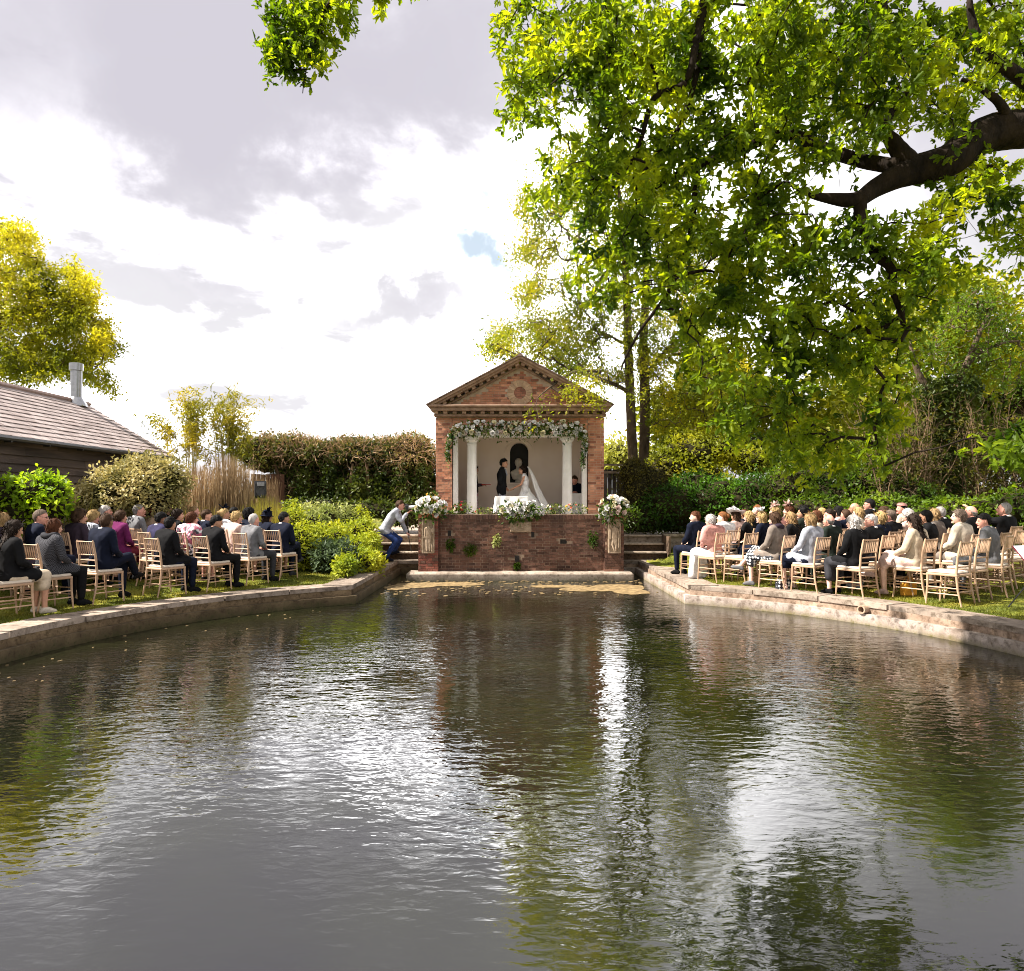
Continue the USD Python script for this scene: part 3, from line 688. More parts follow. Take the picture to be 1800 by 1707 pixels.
def rdirs(n): return unit(rng.normal(size=(n, 3)))


def fan(outline, droop=0.0, fold=0.0):
    o = np.asarray(outline, float); n = len(o)
    v = np.column_stack([o, fold * np.abs(o[:, 1]) - droop * o[:, 0] ** 2])
    return v, np.array([[0, i, i + 1] for i in range(1, n - 1)])


OAK = fan([(0, 0), (0.20, -0.07), (0.33, -0.20), (0.45, -0.11), (0.62, -0.27), (0.76, -0.14), (0.92, -0.15), (1.0, 0.0), (0.92, 0.15), (0.76, 0.14), (0.62, 0.27), (0.45, 0.11), (0.33, 0.20), (0.20, 0.07)], 0.22, 0.35)
OVAL = fan([(0, 0), (0.3, -0.22), (0.65, -0.2), (1, 0), (0.65, 0.2), (0.3, 0.22)], 0.2, 0.4)
RHOMB = fan([(0, 0), (0.45, -0.26), (1, 0), (0.45, 0.26)], 0.15, 0.4)
LONG = fan([(0, 0), (0.35, -0.07), (1, 0), (0.35, 0.07)], 0.35, 0.4)
IVY = fan([(0, 0), (0.05, -0.36), (0.42, -0.22), (1, 0), (0.42, 0.22), (0.05, 0.36)], 0.2, 0.2)


def leaves(tmpl, pos, d, size, nrm=None):
    """one leaf of the template at every pos, pointing along d"""
    tv, tf = tmpl; n = len(pos); x = unit(d)
    up = rdirs(n) if nrm is None else nrm
    y = unit(np.cross(up, x)); z = np.cross(x, y)
    s = np.broadcast_to(np.asarray(size, float), (n,))
    v = pos[:, None] + s[:, None, None] * (tv[None, :, :1] * x[:, None] + tv[None, :, 1:2] * y[:, None] + tv[None, :, 2:] * z[:, None])
    f = tf[None] + (np.arange(n) * len(tv))[:, None, None]
    return v.reshape(-1, 3), f.reshape(-1, 3)


def sprigs(pos, d, per, spread, size, up_bias=0.5, jit=0.02):
    """rosettes of leaves round twig ends: leaf positions, directions, sizes, normals"""
    n = len(pos); P = np.repeat(pos, per, 0) + rng.normal(0, jit, (n * per, 3)); D = np.repeat(unit(d), per, 0)
    ld = unit(D * rng.uniform(0.2, 1.0, (n * per, 1)) + spread * rdirs(n * per))
    nr = unit(np.array([0, 0, up_bias]) + 0.6 * rdirs(n * per) + D * 0.3)
    return P, ld, size * rng.uniform(0.5, 1.25, n * per), nr


def tree_nodes(limbs, targets, droop=0.25, step=0.3, wander=0.06, reach=None):
    """limbs: list of (points, radii); targets: points that twigs grow out to. Returns the twig paths (points) and their radii"""
    NP, paths, start, cnt_parent = [], [], [], []
    for pts, r in limbs:
        p = np.asarray(pts, float)
        NP.append(np.column_stack([p, np.full(len(p), -1)]))
    nodes = np.vstack(NP)[:, :3]; owner = np.full(len(nodes), -1); parent_path = []
    d0 = cKDTree(nodes).query(targets)[0]; order = np.argsort(d0)
    cap = len(nodes) + 40 * len(targets); buf = np.empty((cap, 3)); buf[:len(nodes)] = nodes; own = np.full(cap, -1); k = len(nodes)
    for ti in order:
        t = targets[ti]; dd = np.linalg.norm(buf[:k] - t, axis=1)
        dd = dd + 0.35 * np.maximum(t[2] - buf[:k, 2], 0) * (droop > 0.2)
        j = int(np.argmin(dd)); s = buf[j]; L = np.linalg.norm(t - s)
        n = int(np.clip(math.ceil(L / step), 2, 30)); u = np.linspace(0, 1, n + 1)[:, None]
        mid = (s + t) / 2 + np.array([0, 0, droop * L]) + rng.normal(0, 0.12 * L, 3)
        p = (1 - u) ** 2 * s + 2 * u * (1 - u) * mid + u ** 2 * t
        p[1:-1] += rng.normal(0, wander * step, (n - 1, 3))
        buf[k:k + n] = p[1:]; own[k:k + n] = len(paths); k += n
        parent_path.append(own[j]); paths.append(p)
    count = np.ones(len(paths))
    for i in range(len(paths) - 1, -1, -1):
        if parent_path[i] >= 0: count[parent_path[i]] += count[i]
    return paths, count


def foliage_targets(ells, ymin_max, density=1.0):
    """points inside ellipses given in the photograph's pixels, at distances between near and far"""
    out = []
    for e in ells:
        px, py, rx, ry, n = e[:5]; near, far = e[5:7] if len(e) > 6 else ymin_max
        n = int(n * density); u = rng.normal(size=(n, 2)); u /= np.linalg.norm(u, axis=1, keepdims=True); r = rng.uniform(0, 1, (n, 1)) ** 0.55
        q = u * r; Y = rng.uniform(near, far, n)
        out.append(np.stack([(px + rx * q[:, 0] - 900) * Y / 1250, Y, EYE - (py + ry * q[:, 1] - 880) * Y / 1250], 1))
    return np.vstack(out)


def limb(pl, rpx):
    """a limb through (px, py, Y) points, radii in pixels; smoothed"""
    p = np.array([at(*q) for q in pl]); r = np.array([a * q[2] / 1250 for a, q in zip(rpx, pl)])
    t = np.linspace(0, 1, len(p)); tt = np.linspace(0, 1, len(p) * 5)
    from scipy.interpolate import PchipInterpolator as PI_
    return PI_(t, p)(tt), PI_(t, r)(tt)


def bark_tube(mb, p, r, sides=14, rough=0.12, seed=0):
    """a limb whose bark bulges"""
    k = MB().tube(p, r, sides); v, f = k.get(); n = len(p)
    c = np.vstack([np.repeat(p, sides, 0), p[:1], p[-1:]]); rr = np.concatenate([np.repeat(r, sides), [0, 0]])
    d = unit(v - c); b = meshkit.fbm(v * 5.0 / max(0.2, float(np.max(r)) * 3), 4, seed) - 0.5
    v = v + d * (b * rough * 2 * rr)[:, None]
    mb.add(v, f)


def M_bark(name, c1, c2, scale=6.0):
    return mat(name, c1, col2=c2, scale=scale, rough=0.95, bump=0.03, bscale=22.0, stretch=(1, 1, 0.5), spec=0.15)


def twig_mesh(paths, count, r_tip, power=0.45, rmax=0.2, sides=4):
    mb = MB()
    for p, c in zip(paths, count):
        r1 = r_tip * 0.7; r0 = min(rmax, r_tip * c ** power)
        mb.tube(p, np.linspace(r0, r1 if c < 3 else r0 * 0.6, len(p)), sides, caps=False)
    return mb


# ------------------------------------------------------------------ the great oak leaning over the pond from the right
M_OAKL = leafmat("oak_leaf", [(0.028, 0.062, 0.005), (0.12, 0.185, 0.010), (0.27, 0.325, 0.014), (0.42, 0.43, 0.02), (0.60, 0.54, 0.03)], trans=0.60, tcol=(1.95, 1.8, 0.45), nscale=1.9, rough=0.45)
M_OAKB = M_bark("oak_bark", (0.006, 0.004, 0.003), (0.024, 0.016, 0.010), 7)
Yo = 7.2
limbs = [
    limb([(2560, 420, 7.6), (2350, 280, 7.6), (2000, 215, 7.4), (1800, 226, 7.2), (1735, 236, 7.2), (1662, 284, 7.1), (1600, 302, 7.1), (1540, 330, 7.1), (1498, 352, 7.0), (1440, 346, 7.0), (1398, 330, 7.0)], [85, 70, 42, 33, 32, 28, 24, 17, 13, 7, 2]),
    limb([(1515, 345, 7.0), (1512, 372, 7.0), (1524, 412, 7.0), (1541, 448, 6.9), (1566, 470, 6.9), (1570, 505, 6.8), (1583, 545, 6.8), (1589, 582, 6.8)], [12, 11, 10, 10, 9, 7, 6, 4]),
    limb([(1605, 296, 7.1), (1572, 254, 7.1), (1556, 226, 7.1), (1566, 200, 7.2), (1603, 158, 7.3), (1640, 112, 7.4), (1664, 72, 7.5)], [20, 14, 9, 7, 6, 5, 3]),
    limb([(1580, 292, 7.1), (1522, 284, 7.3), (1450, 262, 7.6), (1370, 235, 7.8), (1300, 264, 7.9), (1225, 292, 8.0), (1150, 330, 8.1)], [14, 12, 11, 10, 9, 8, 4]),
    limb([(1610, -260, 8.0), (1555, -60, 7.8), (1548, 20, 7.7), (1530, 62, 7.6), (1500, 150, 7.5)], [14, 11, 9, 7, 3]),
    limb([(2000, 215, 7.4), (1900, 190, 7.2), (1800, 140, 7.0), (1745, 100, 6.9), (1716, 62, 6.9), (1704, 0, 6.9)], [22, 17, 13, 10, 8, 5]),
    limb([(1770, 205, 7.1), (1748, 172, 7.0), (1716, 150, 7.0), (1690, 140, 7.0)], [9, 7, 5, 3]),
    limb([(2350, 280, 7.6), (2150, 60, 7.6), (1900, -90, 7.4), (1700, -190, 7.2), (1500, -230, 7.0), (1280, -160, 7.0), (1232, 30, 7.0), (1205, 145, 7.0), (1150, 172, 7.0), (1122, 260, 7.1), (1085, 330, 7.2)], [50, 34, 26, 20, 15, 11, 7, 6, 5, 4, 2]),
    limb([(1280, -160, 7.0), (1235, 40, 7.2), (1224, 130, 7.2), (1190, 230, 7.3), (1150, 270, 7.3)], [9, 6, 5, 4, 2]),
    limb([(1225, 292, 8.0), (1218, 380, 7.8), (1204, 445, 7.6), (1180, 505, 7.5), (1120, 590, 7.4), (1092, 650, 7.4)], [7, 5, 4, 3.5, 2.5, 1]),
    limb([(1500, -230, 7.0), (1150, -260, 6.9), (850, -170, 6.8), (660, -70, 6.7), (582, 2, 6.7), (567, 28, 6.7), (566, 60, 6.7)], [15, 11, 8, 5, 3.5, 2.5, 1.5]),
    limb([(567, 28, 6.7), (548, 95, 6.7), (538, 125, 6.7), (532, 164, 6.7)], [1.6, 1.1, 1.0, 0.7]),
]
oak = [(990, 70, 125, 95, 95), (1130, 110, 130, 130, 120), (945, 165, 62, 60, 30), (1120, 300, 120, 110, 90), (1000, 330, 75, 70, 26), (1060, 455, 62, 95, 40), (1150, 450, 85, 90, 50),
       (1300, 110, 160, 130, 140), (1300, 320, 120, 120, 90), (1260, 470, 85, 100, 62), (1222, 600, 30, 85, 30), (1325, 550, 75, 90, 50), (1296, 690, 34, 85, 32), (1400, 480, 75, 110, 55),
       (1384, 640, 42, 110, 42), (1470, 90, 160, 120, 130), (1450, 235, 120, 70, 55), (1440, 590, 50, 90, 34), (1425, 792, 80, 48, 46), (1530, 600, 62, 95, 40), (1558, 740, 28, 90, 24), (1600, 545, 70, 80, 36),
       (1625, 110, 120, 95, 80), (1745, 45, 80, 50, 34), (1778, 140, 40, 40, 14), (1750, 345, 55, 65, 30), (1690, 345, 40, 40, 14), (1782, 430, 36, 60, 14), (1600, 420, 75, 55, 30), (1480, 430, 50, 50, 20), (1650, 490, 50, 50, 18),
       (1792, 800, 22, 52, 12, 5.6, 6.4), (1660, 215, 50, 45, 16),
       (1250, -140, 420, 110, 120), (1650, -160, 260, 110, 70), (2050, 60, 220, 150, 60), (1950, 330, 110, 110, 30),
       (520, 40, 45, 40, 26, 6.5, 7.0), (500, 95, 28, 32, 16, 6.5, 7.0), (560, 75, 30, 40, 14, 6.5, 7.0), (600, 10, 28, 24, 12, 6.5, 7.0), (680, -4, 26, 8, 6, 6.5, 7.0), (722, -6, 16, 8, 3, 6.5, 7.0), (505, 125, 14, 8, 4, 6.5, 7.0)]
tg = np.vstack([foliage_targets(oak, (6.3, 8.6), 0.66), foliage_targets([e for e in oak if len(e) < 6 and e[1] < 480], (8.8, 13.5), 0.12), foliage_targets([e for e in oak if len(e) < 6 and e[1] < 260 and e[0] > 1100], (9.0, 13.0), 0.30)])
paths, count = tree_nodes(limbs, tg, droop=0.16, step=0.22)
oak_t = thing("oak_tree", "large spreading oak with dark limbs reaching over the pond from the right", "tree", (0, 0, 0))
mb = MB()
tr = np.array([[9.75, 7.7, -0.2], [9.72, 7.7, 0.6], [9.7, 7.68, 2.0], [9.85, 7.62, 3.5], [10.1, 7.6, 4.3], [10.5, 7.5, 5.6], [11.3, 7.4, 7.2]])
bark_tube(mb, tr, np.array([0.95, 0.66, 0.56, 0.55, 0.56, 0.4, 0.25]), 18, 0.16)
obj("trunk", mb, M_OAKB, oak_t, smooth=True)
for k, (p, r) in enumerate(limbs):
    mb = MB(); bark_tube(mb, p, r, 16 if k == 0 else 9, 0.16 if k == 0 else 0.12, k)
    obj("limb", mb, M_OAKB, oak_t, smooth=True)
obj("twigs", twig_mesh(paths, count, 0.0042, 0.42, 0.03), M_OAKB, oak_t, kind="stuff")
sp, sd = [], []
for p in paths:
    n = len(p); u = p[-1] - p[-2]
    m = rng.integers(5, 9)
    for q in range(m):
        a = n - 1 - (0 if q == 0 else rng.uniform(0, min(n - 1, 2.6))); i0 = int(a); i1 = min(i0 + 1, n - 1)
        sp.append(p[i0] * (1 - a + i0) + p[i1] * (a - i0) + (0 if q == 0 else rng.normal(0, 0.085, 3))); sd.append(unit(u) + np.array([0, 0, -0.25]) + 0.7 * rng.normal(size=3))
sp, sd = np.array(sp), np.array(sd)
P, D, S, Nn = sprigs(sp, sd, 7, 1.0, 0.088, 0.7, 0.02)
pxl = S / P[:, 1]; big = np.zeros(len(P), bool)
inview = (np.abs(P[:, 0] / P[:, 1]) < 0.71) & (P[:, 2] < EYE + 0.69 * P[:, 1])
facing = np.abs((Nn * unit(P - [0, 0, EYE])).sum(1)) + 0.3
big[np.argsort(-(pxl * facing * inview))[:300]] = True
obj("foliage", MB().add(*leaves(OAK, P[~big], D[~big], S[~big], Nn[~big])), M_OAKL, oak_t, kind="stuff")
for k in np.where(big)[0]:
    obj("leaf", MB().add(*leaves(OAK, P[k:k + 1], D[k:k + 1], S[k:k + 1], Nn[k:k + 1])), M_OAKL, oak_t)

# ------------------------------------------------------------------ the twin-stemmed tree right of the temple
M_TWL = leafmat("spring_leaf", [(0.08, 0.12, 0.012), (0.19, 0.22, 0.018), (0.34, 0.33, 0.022), (0.48, 0.41, 0.03), (0.56, 0.44, 0.04)], trans=0.5, tcol=(1.8, 1.65, 0.6), nscale=0.7)
M_TWB = M_bark("grey_bark", (0.045, 0.032, 0.022), (0.13, 0.095, 0.065), 4)
limbs = [limb([(1120, 905, 21.5), (1113, 810, 21.5), (1108, 700, 21.5), (1104, 600, 21.5), (1100, 470, 21.5), (1092, 380, 21.5), (1080, 250, 21.5)], [12, 9, 8.5, 7.5, 6, 4, 1.5]),
         limb([(1128, 905, 21.7), (1132, 810, 21.7), (1134, 700, 21.7), (1131, 600, 21.7), (1136, 500, 21.7), (1128, 340, 21.7), (1120, 230, 21.7)], [12, 9.5, 9, 8, 6.5, 4, 1.5]),
         limb([(1106, 690, 21.5), (1070, 672, 20.5), (1020, 655, 19), (980, 672, 18), (945, 700, 17.7)], [4, 3.5, 3, 2, 1]),
         limb([(1134, 660, 21.7), (1190, 600, 21.7), (1250, 560, 21.7)], [4, 3, 1.5])]
tw = [(1000, 480, 95, 140, 62), (1070, 600, 120, 75, 60), (1150, 450, 90, 140, 60), (960, 615, 80, 55, 34), (1210, 620, 80, 95, 46), (1010, 310, 80, 75, 30), (1150, 715, 50, 45, 12), (885, 605, 30, 26, 8),
      (925, 520, 25, 20, 6), (915, 365, 25, 18, 5), (925, 440, 30, 22, 6), (935, 390, 30, 70, 10), (1240, 480, 60, 90, 24), (1100, 320, 80, 70, 24), (1230, 720, 60, 50, 22), (1290, 680, 60, 60, 18),
      (1030, 665, 40, 16, 2.6, 17.3, 18.8), (1045, 705, 22, 16, 1.8, 17.2, 17.6), (990, 692, 34, 10, 1.1, 17.2, 17.6), (950, 733, 20, 6, 0.6, 17.2, 17.5), (920, 648, 10, 5, 0.3, 17.2, 17.6), (870, 612, 20, 8, 5, 18.5, 20)]
tg = foliage_targets(tw, (20.0, 24.0), 3.3)
paths, count = tree_nodes(limbs, tg, droop=0.02, step=0.5, wander=0.1)
t2 = thing("twin_stemmed_tree", "slender twin-trunked tree with airy yellow-green leaves right of the temple", "tree", (0, 0, 0))
for k, (p, r) in enumerate(limbs):
    mb = MB(); bark_tube(mb, p, r, 9, 0.12, k); obj("trunk" if k < 2 else "branch", mb, M_TWB, t2, smooth=True)
obj("twigs", twig_mesh(paths, count, 0.008, 0.42, 0.06), M_TWB, t2, kind="stuff")


def leafy(paths, per_path, spread, jit=0.18, tail=0.75):
    sp, sd = [], []
    for p in paths:
        n = len(p); L = rng.uniform(1 - tail, 1, per_path) ** 0.7; a = L * (n - 1.001); i0 = a.astype(int); fr = (a - i0)[:, None]
        q = p[i0] * (1 - fr) + p[i0 + 1] * fr
        sp.append(q + rng.normal(0, jit, q.shape) * (0.3 + L[:, None])); sd.append(np.repeat(unit(p[-1] - p[-2])[None], per_path, 0) + spread * rng.normal(size=q.shape))
    return np.vstack(sp), np.vstack(sd)


sp, sd = leafy(paths, 15, 0.6)
P, D, S, Nn = sprigs(sp, sd, 4, 1.0, 0.095, 1.0, 0.05)
obj("crown", MB().add(*leaves(OVAL, P, D, S, Nn)), M_TWL, t2, kind="stuff")

# ------------------------------------------------------------------ the golden tree behind the barn
M_GOLD = leafmat("golden_leaf", [(0.13, 0.16, 0.014), (0.30, 0.31, 0.022), (0.50, 0.46, 0.03), (0.62, 0.52, 0.035), (0.66, 0.55, 0.06)], trans=0.45, tcol=(1.6, 1.45, 0.5), nscale=0.35)
limbs = [limb([(-190, 900, 32), (-190, 760, 32), (-170, 640, 32), (-120, 560, 32), (-60, 480, 32), (0, 420, 32)], [22, 18, 15, 11, 8, 3]),
         limb([(-170, 640, 32), (-80, 630, 31), (20, 650, 30.5), (100, 640, 30), (170, 640, 30)], [9, 7, 5, 3.5, 1.5]),
         limb([(-120, 560, 32), (-20, 560, 31), (60, 540, 30.5), (130, 530, 30)], [8, 6, 4, 2])]
gt = [(25, 430, 50, 48, 46), (85, 520, 80, 70, 90), (20, 550, 75, 85, 70), (140, 560, 42, 50, 40), (110, 615, 80, 45, 64), (180, 605, 30, 36, 20), (40, 635, 85, 38, 54), (-80, 500, 90, 120, 60), (-60, 620, 70, 70, 30), (198, 680, 12, 18, 5), (150, 655, 40, 20, 14), (150, 495, 22, 12, 6)]
tg = foliage_targets(gt, (29.0, 34.0), 1.5)
paths, count = tree_nodes(limbs, tg, droop=0.0, step=0.8, wander=0.1)
t3 = thing("golden_tree", "big yellow-leaved tree rising behind the dark barn roof", "tree", (0, 0, 0))
for k, (p, r) in enumerate(limbs):
    mb = MB(); bark_tube(mb, p, r, 9, 0.12, k); obj("trunk" if k < 1 else "branch", mb, M_TWB, t3, smooth=True)
obj("twigs", twig_mesh(paths, count, 0.014, 0.42, 0.09), M_TWB, t3, kind="stuff")
sp, sd = leafy(paths, 19, 0.8, 0.17, 0.6)
P, D, S, Nn = sprigs(sp, sd, 4, 1.0, 0.15, 0.8, 0.08)
obj("crown", MB().add(*leaves(OVAL, P, D, S, Nn)), M_GOLD, t3, kind="stuff")

# ------------------------------------------------------------------ shrubs and hedges
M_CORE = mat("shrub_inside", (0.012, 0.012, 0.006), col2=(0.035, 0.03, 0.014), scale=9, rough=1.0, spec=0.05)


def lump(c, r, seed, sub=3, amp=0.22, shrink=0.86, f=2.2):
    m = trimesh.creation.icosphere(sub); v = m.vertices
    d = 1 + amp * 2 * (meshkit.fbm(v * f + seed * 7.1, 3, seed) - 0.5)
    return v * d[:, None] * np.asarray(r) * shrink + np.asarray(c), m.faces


def shrub_points(ells, n, amp=0.22, depth=0.25, low=-0.9, seed=0, f=2.2):
    """points spread over and just inside the shells of ellipsoids, with outward directions"""
    w = np.array([r[0] * r[1] + r[0] * r[2] + r[1] * r[2] for _, r in ells]); w = w / w.sum(); P, D = [], []
    for k, ((c, r), q) in enumerate(zip(ells, w)):
        m = int(n * q); u = rdirs(int(m * 1.6)); u = u[u[:, 2] > low][:m]
        d = 1 + amp * 2 * (meshkit.fbm(u * f + (seed + k) * 7.1, 3, seed + k) - 0.5)
        rad = d * (1 - depth * rng.uniform(0, 1, len(u)) ** 1.6)
        P.append(np.asarray(c) + u * rad[:, None] * np.asarray(r)); D.append(unit(u / np.asarray(r)))
    return np.vstack(P), np.vstack(D)


def shrub(name, label, cat, ells, n, size, m, tmpl=OVAL, amp=0.22, depth=0.25, out=0.7, low=-0.9, seed=0, group=None, core=0.84, per=3, up=0.6, stem=True, f=2.2, parent=None):
    t = parent or thing(name, label, cat, (0, 0, 0), group=group)
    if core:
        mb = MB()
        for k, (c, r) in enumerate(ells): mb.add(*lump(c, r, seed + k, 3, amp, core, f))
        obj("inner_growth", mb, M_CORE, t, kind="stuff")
    P0, D0 = shrub_points(ells, n // per, amp, depth, low, seed, f)
    P, D, S, Nn = sprigs(P0, D0 * out + np.array([0, 0, 0.15]), per, 0.9, size, up, size * 0.6)
    obj("foliage", MB().add(*leaves(tmpl, P, D, S, Nn)), m, t, kind="stuff")
    return t


def el(px, py, Y, rx, ry, rd):
    """an ellipsoid seen at pixel (px, py), half sizes rx, ry in pixels, rd metres deep"""
    return at(px, py, Y), (rx * Y / 1250, rd, ry * Y / 1250)


M_HEDGE = leafmat("hedge_ivy", [(0.022, 0.04, 0.007), (0.06, 0.085, 0.014), (0.13, 0.15, 0.028), (0.24, 0.25, 0.06)], trans=0.25, nscale=1.3, rough=0.4)
M_DRY = mat("dry_twig", (0.24, 0.145, 0.075), col2=(0.46, 0.31, 0.18), scale=3, rnd=0.35, rough=0.9)
M_TWIGD = mat("dark_twig", (0.07, 0.042, 0.024), col2=(0.20, 0.13, 0.075), scale=3, rnd=0.35, rough=0.9)


def twiggy(n, P0, D0, length, rad, curl=0.6, pts=5, bias=(0, 0, 0)):
    """n thin crooked twigs starting at P0"""
    mb = MB(); k = len(P0); V, F = [], []
    idx = rng.integers(0, k, n); p = P0[idx].copy(); d = unit(D0[idx] + 0.8 * rdirs(n) + np.asarray(bias))
    L = length * rng.uniform(0.4, 1.2, n)[:, None]; ps = [p]
    for _ in range(pts - 1):
        d = unit(d + curl * 0.5 * rng.normal(size=(n, 3))); p = p + d * L / (pts - 1); ps.append(p)
    ps = np.stack(ps, 1); r = rad * rng.uniform(0.6, 1.3, n)
    a = unit(np.cross(d, rdirs(n))); b = unit(np.cross(d, a))
    ring = np.stack([a, -0.5 * a + 0.87 * b, -0.5 * a - 0.87 * b], 1)
    tp_ = np.linspace(1, 0.35, pts)
    v = ps[:, :, None] + ring[:, None] * (r[:, None] * tp_)[:, :, None, None]
    f = []
    for i in range(pts - 1):
        for j in range(3):
            f += [[i * 3 + j, i * 3 + (j + 1) % 3, (i + 1) * 3 + (j + 1) % 3], [i * 3 + j, (i + 1) * 3 + (j + 1) % 3, (i + 1) * 3 + j]]
    f = np.array(f)[None] + (np.arange(n) * pts * 3)[:, None, None]
    return v.reshape(-1, 3), f.reshape(-1, 3)


# old arched hedge left of the temple
hl = thing("old_hedge", "old overgrown hedge with tan dry top and ivy below, left of the temple", "hedge", (0, 0, 0))
he = [el(466, 800, 20.3, 44, 37, 0.9), el(545, 803, 20.5, 60, 30, 0.9), el(640, 801, 20.5, 60, 29, 0.9), el(725, 806, 20.4, 42, 42, 0.9), el(515, 790, 20.5, 50, 26, 0.8), el(610, 795, 20.6, 50, 24, 0.8), el(700, 795, 20.6, 40, 26, 0.8)]
hb = [el(520, 858, 20.4, 50, 46, 0.6), el(590, 856, 20.6, 48, 48, 0.6), el(660, 858, 20.6, 50, 46, 0.6), el(730, 856, 20.5, 40, 48, 0.7)]
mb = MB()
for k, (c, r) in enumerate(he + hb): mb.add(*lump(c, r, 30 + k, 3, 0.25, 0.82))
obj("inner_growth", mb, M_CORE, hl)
P0, D0 = shrub_points(he, 5200, 0.40, 0.22, -0.6, 30); keep = rng.uniform(size=len(P0)) < np.clip(0.25 + 1.6 * (meshkit.fbm(P0 * 1.1, 3, 4) - 0.42) * 3, 0.05, 1)
P, D, S, Nn = sprigs(P0[keep], D0[keep], 3, 0.9, 0.085, 0.5, 0.06)
kp2 = meshkit.fbm(P0 * 1.4, 3, 14) > 0.30; Pq, Dq, Sq, Nq = sprigs(P0[kp2], D0[kp2], 2, 0.9, 0.075, 0.5, 0.06)
obj("dry_foliage", MB().add(*leaves(OVAL, Pq, Dq, Sq, Nq)), leafmat("olive_dry_leaf", [(0.08, 0.08, 0.02), (0.19, 0.165, 0.05), (0.33, 0.26, 0.10), (0.46, 0.35, 0.18)], trans=0.3, nscale=1.5), hl, kind="stuff")
P1, D1 = shrub_points(hb, 10500, 0.3, 0.3, -0.95, 37); kp = meshkit.fbm(P1 * 1.5, 3, 8) > 0.40
iv = [el(px, py, 19.75, rx, ry, 0.2) for px, py, rx, ry in ((530, 858, 16, 36), (575, 850, 12, 44), (634, 856, 18, 42), (668, 862, 12, 40), (706, 856, 16, 44), (742, 850, 14, 50), (600, 870, 14, 30))]
P3, D3 = shrub_points(iv, 1500, 0.35, 0.7, -1, 55)
P2, D2, S2, N2 = sprigs(np.vstack([P1[kp], P3]), np.vstack([D1[kp], D3]), 3, 0.9, 0.095, 0.5, 0.06)
obj("foliage", MB().add(*leaves(IVY, np.vstack([P, P2]), np.vstack([D, D2]), np.concatenate([S, S2]), np.vstack([Nn, N2]))), M_HEDGE, hl, kind="stuff")
top = D0[:, 2] > -0.35
obj("dry_twigs", MB().add(*twiggy(2300, P0[top], D0[top], 0.42, 0.0085, 0.9, bias=(0, -0.2, 0.1))), M_DRY, hl, kind="stuff")
obj("brown_twigs", MB().add(*twiggy(3400, np.vstack([P0, P1]), np.vstack([D0, D1]), 0.6, 0.008, 0.9, bias=(0, -0.2, -0.3))), M_TWIGD, hl, kind="stuff")
for px, lean, r in ((508, -26, 4), (612, 8, 4), (650, -6, 4.5), (722, -12, 3.5)):
    p, rr = limb([(px, 905, 19.9), (px + lean * 0.3, 870, 19.85), (px + lean * 0.6, 845, 19.8), (px + lean, 815, 19.8)], [r, r * 0.85, r * 0.75, r * 0.5])
    mb = MB(); bark_tube(mb, p, rr, 8, 0.15, px); obj("stem", mb, M_TWIGD, hl, smooth=True)
# low undergrowth at its foot
shrub("undergrowth", "low dark ivy and ferns along the foot of the old hedge", "ground cover", [el(560, 893, 19.4, 70, 16, 0.4), el(650, 897, 19.4, 60, 16, 0.4), el(715, 905, 19.3, 30, 24, 0.4)], 3600, 0.10, M_HEDGE, IVY, seed=60)

# tan reeds, bamboo
M_REED = mat("dry_reed", (0.22, 0.14, 0.07), col2=(0.44, 0.31, 0.17), scale=2.0, rnd=0.35, rough=0.85)


def blades(base, height, lean, width, bend=0.25, seg=3):
    """upright narrow blades: ribbons with seg pieces"""
    n = len(base); az = rng.uniform(0, 2 * PI, n); ld = np.stack([np.cos(az), np.sin(az), 0 * az], 1) * (lean * rng.normal(1, 0.5, n))[:, None]
    fa = rng.uniform(0, 2 * PI, n); sd_ = np.stack([np.cos(fa), np.sin(fa), 0 * fa], 1)
    u = np.linspace(0, 1, seg + 1); V = []
    for t in u:
        c = base + np.array([0, 0, 1]) * (height * t)[:, None] + ld * (height * (t * 0.4 + bend * 3 * t * t))[:, None]
        w_ = width * (1 - 0.9 * t); V += [c - sd_ * w_, c + sd_ * w_]
    v = np.stack(V, 1); f = []
    for i in range(seg): f += [[2 * i, 2 * i + 1, 2 * i + 3], [2 * i, 2 * i + 3, 2 * i + 2]]
    return v.reshape(-1, 3), (np.array(f)[None] + (np.arange(n) * 2 * (seg + 1))[:, None, None]).reshape(-1, 3)


def reed_clump(label, px0, px1, py_top, Y0, Y1, n, jag=12, base_z=0.25):
    t = thing("reed_clump", label, "reeds")
    px = rng.uniform(px0, px1, n); Y = rng.uniform(Y0, Y1, n); X = (px - 900) * Y / 1250
    ztop = EYE + (880 - (py_top + jag * (meshkit.noise(np.stack([px * 0.05, 0 * px, 0 * px], 1), 2) * 2 - 0.6) + rng.normal(0, jag * 0.45, n))) * Y / 1250
    b = np.stack([X, Y, np.full(n, base_z)], 1)
    obj("stems", MB().add(*blades(b, ztop - base_z, 0.10, 0.012, 0.10)), M_REED, t, kind="stuff")
    return t


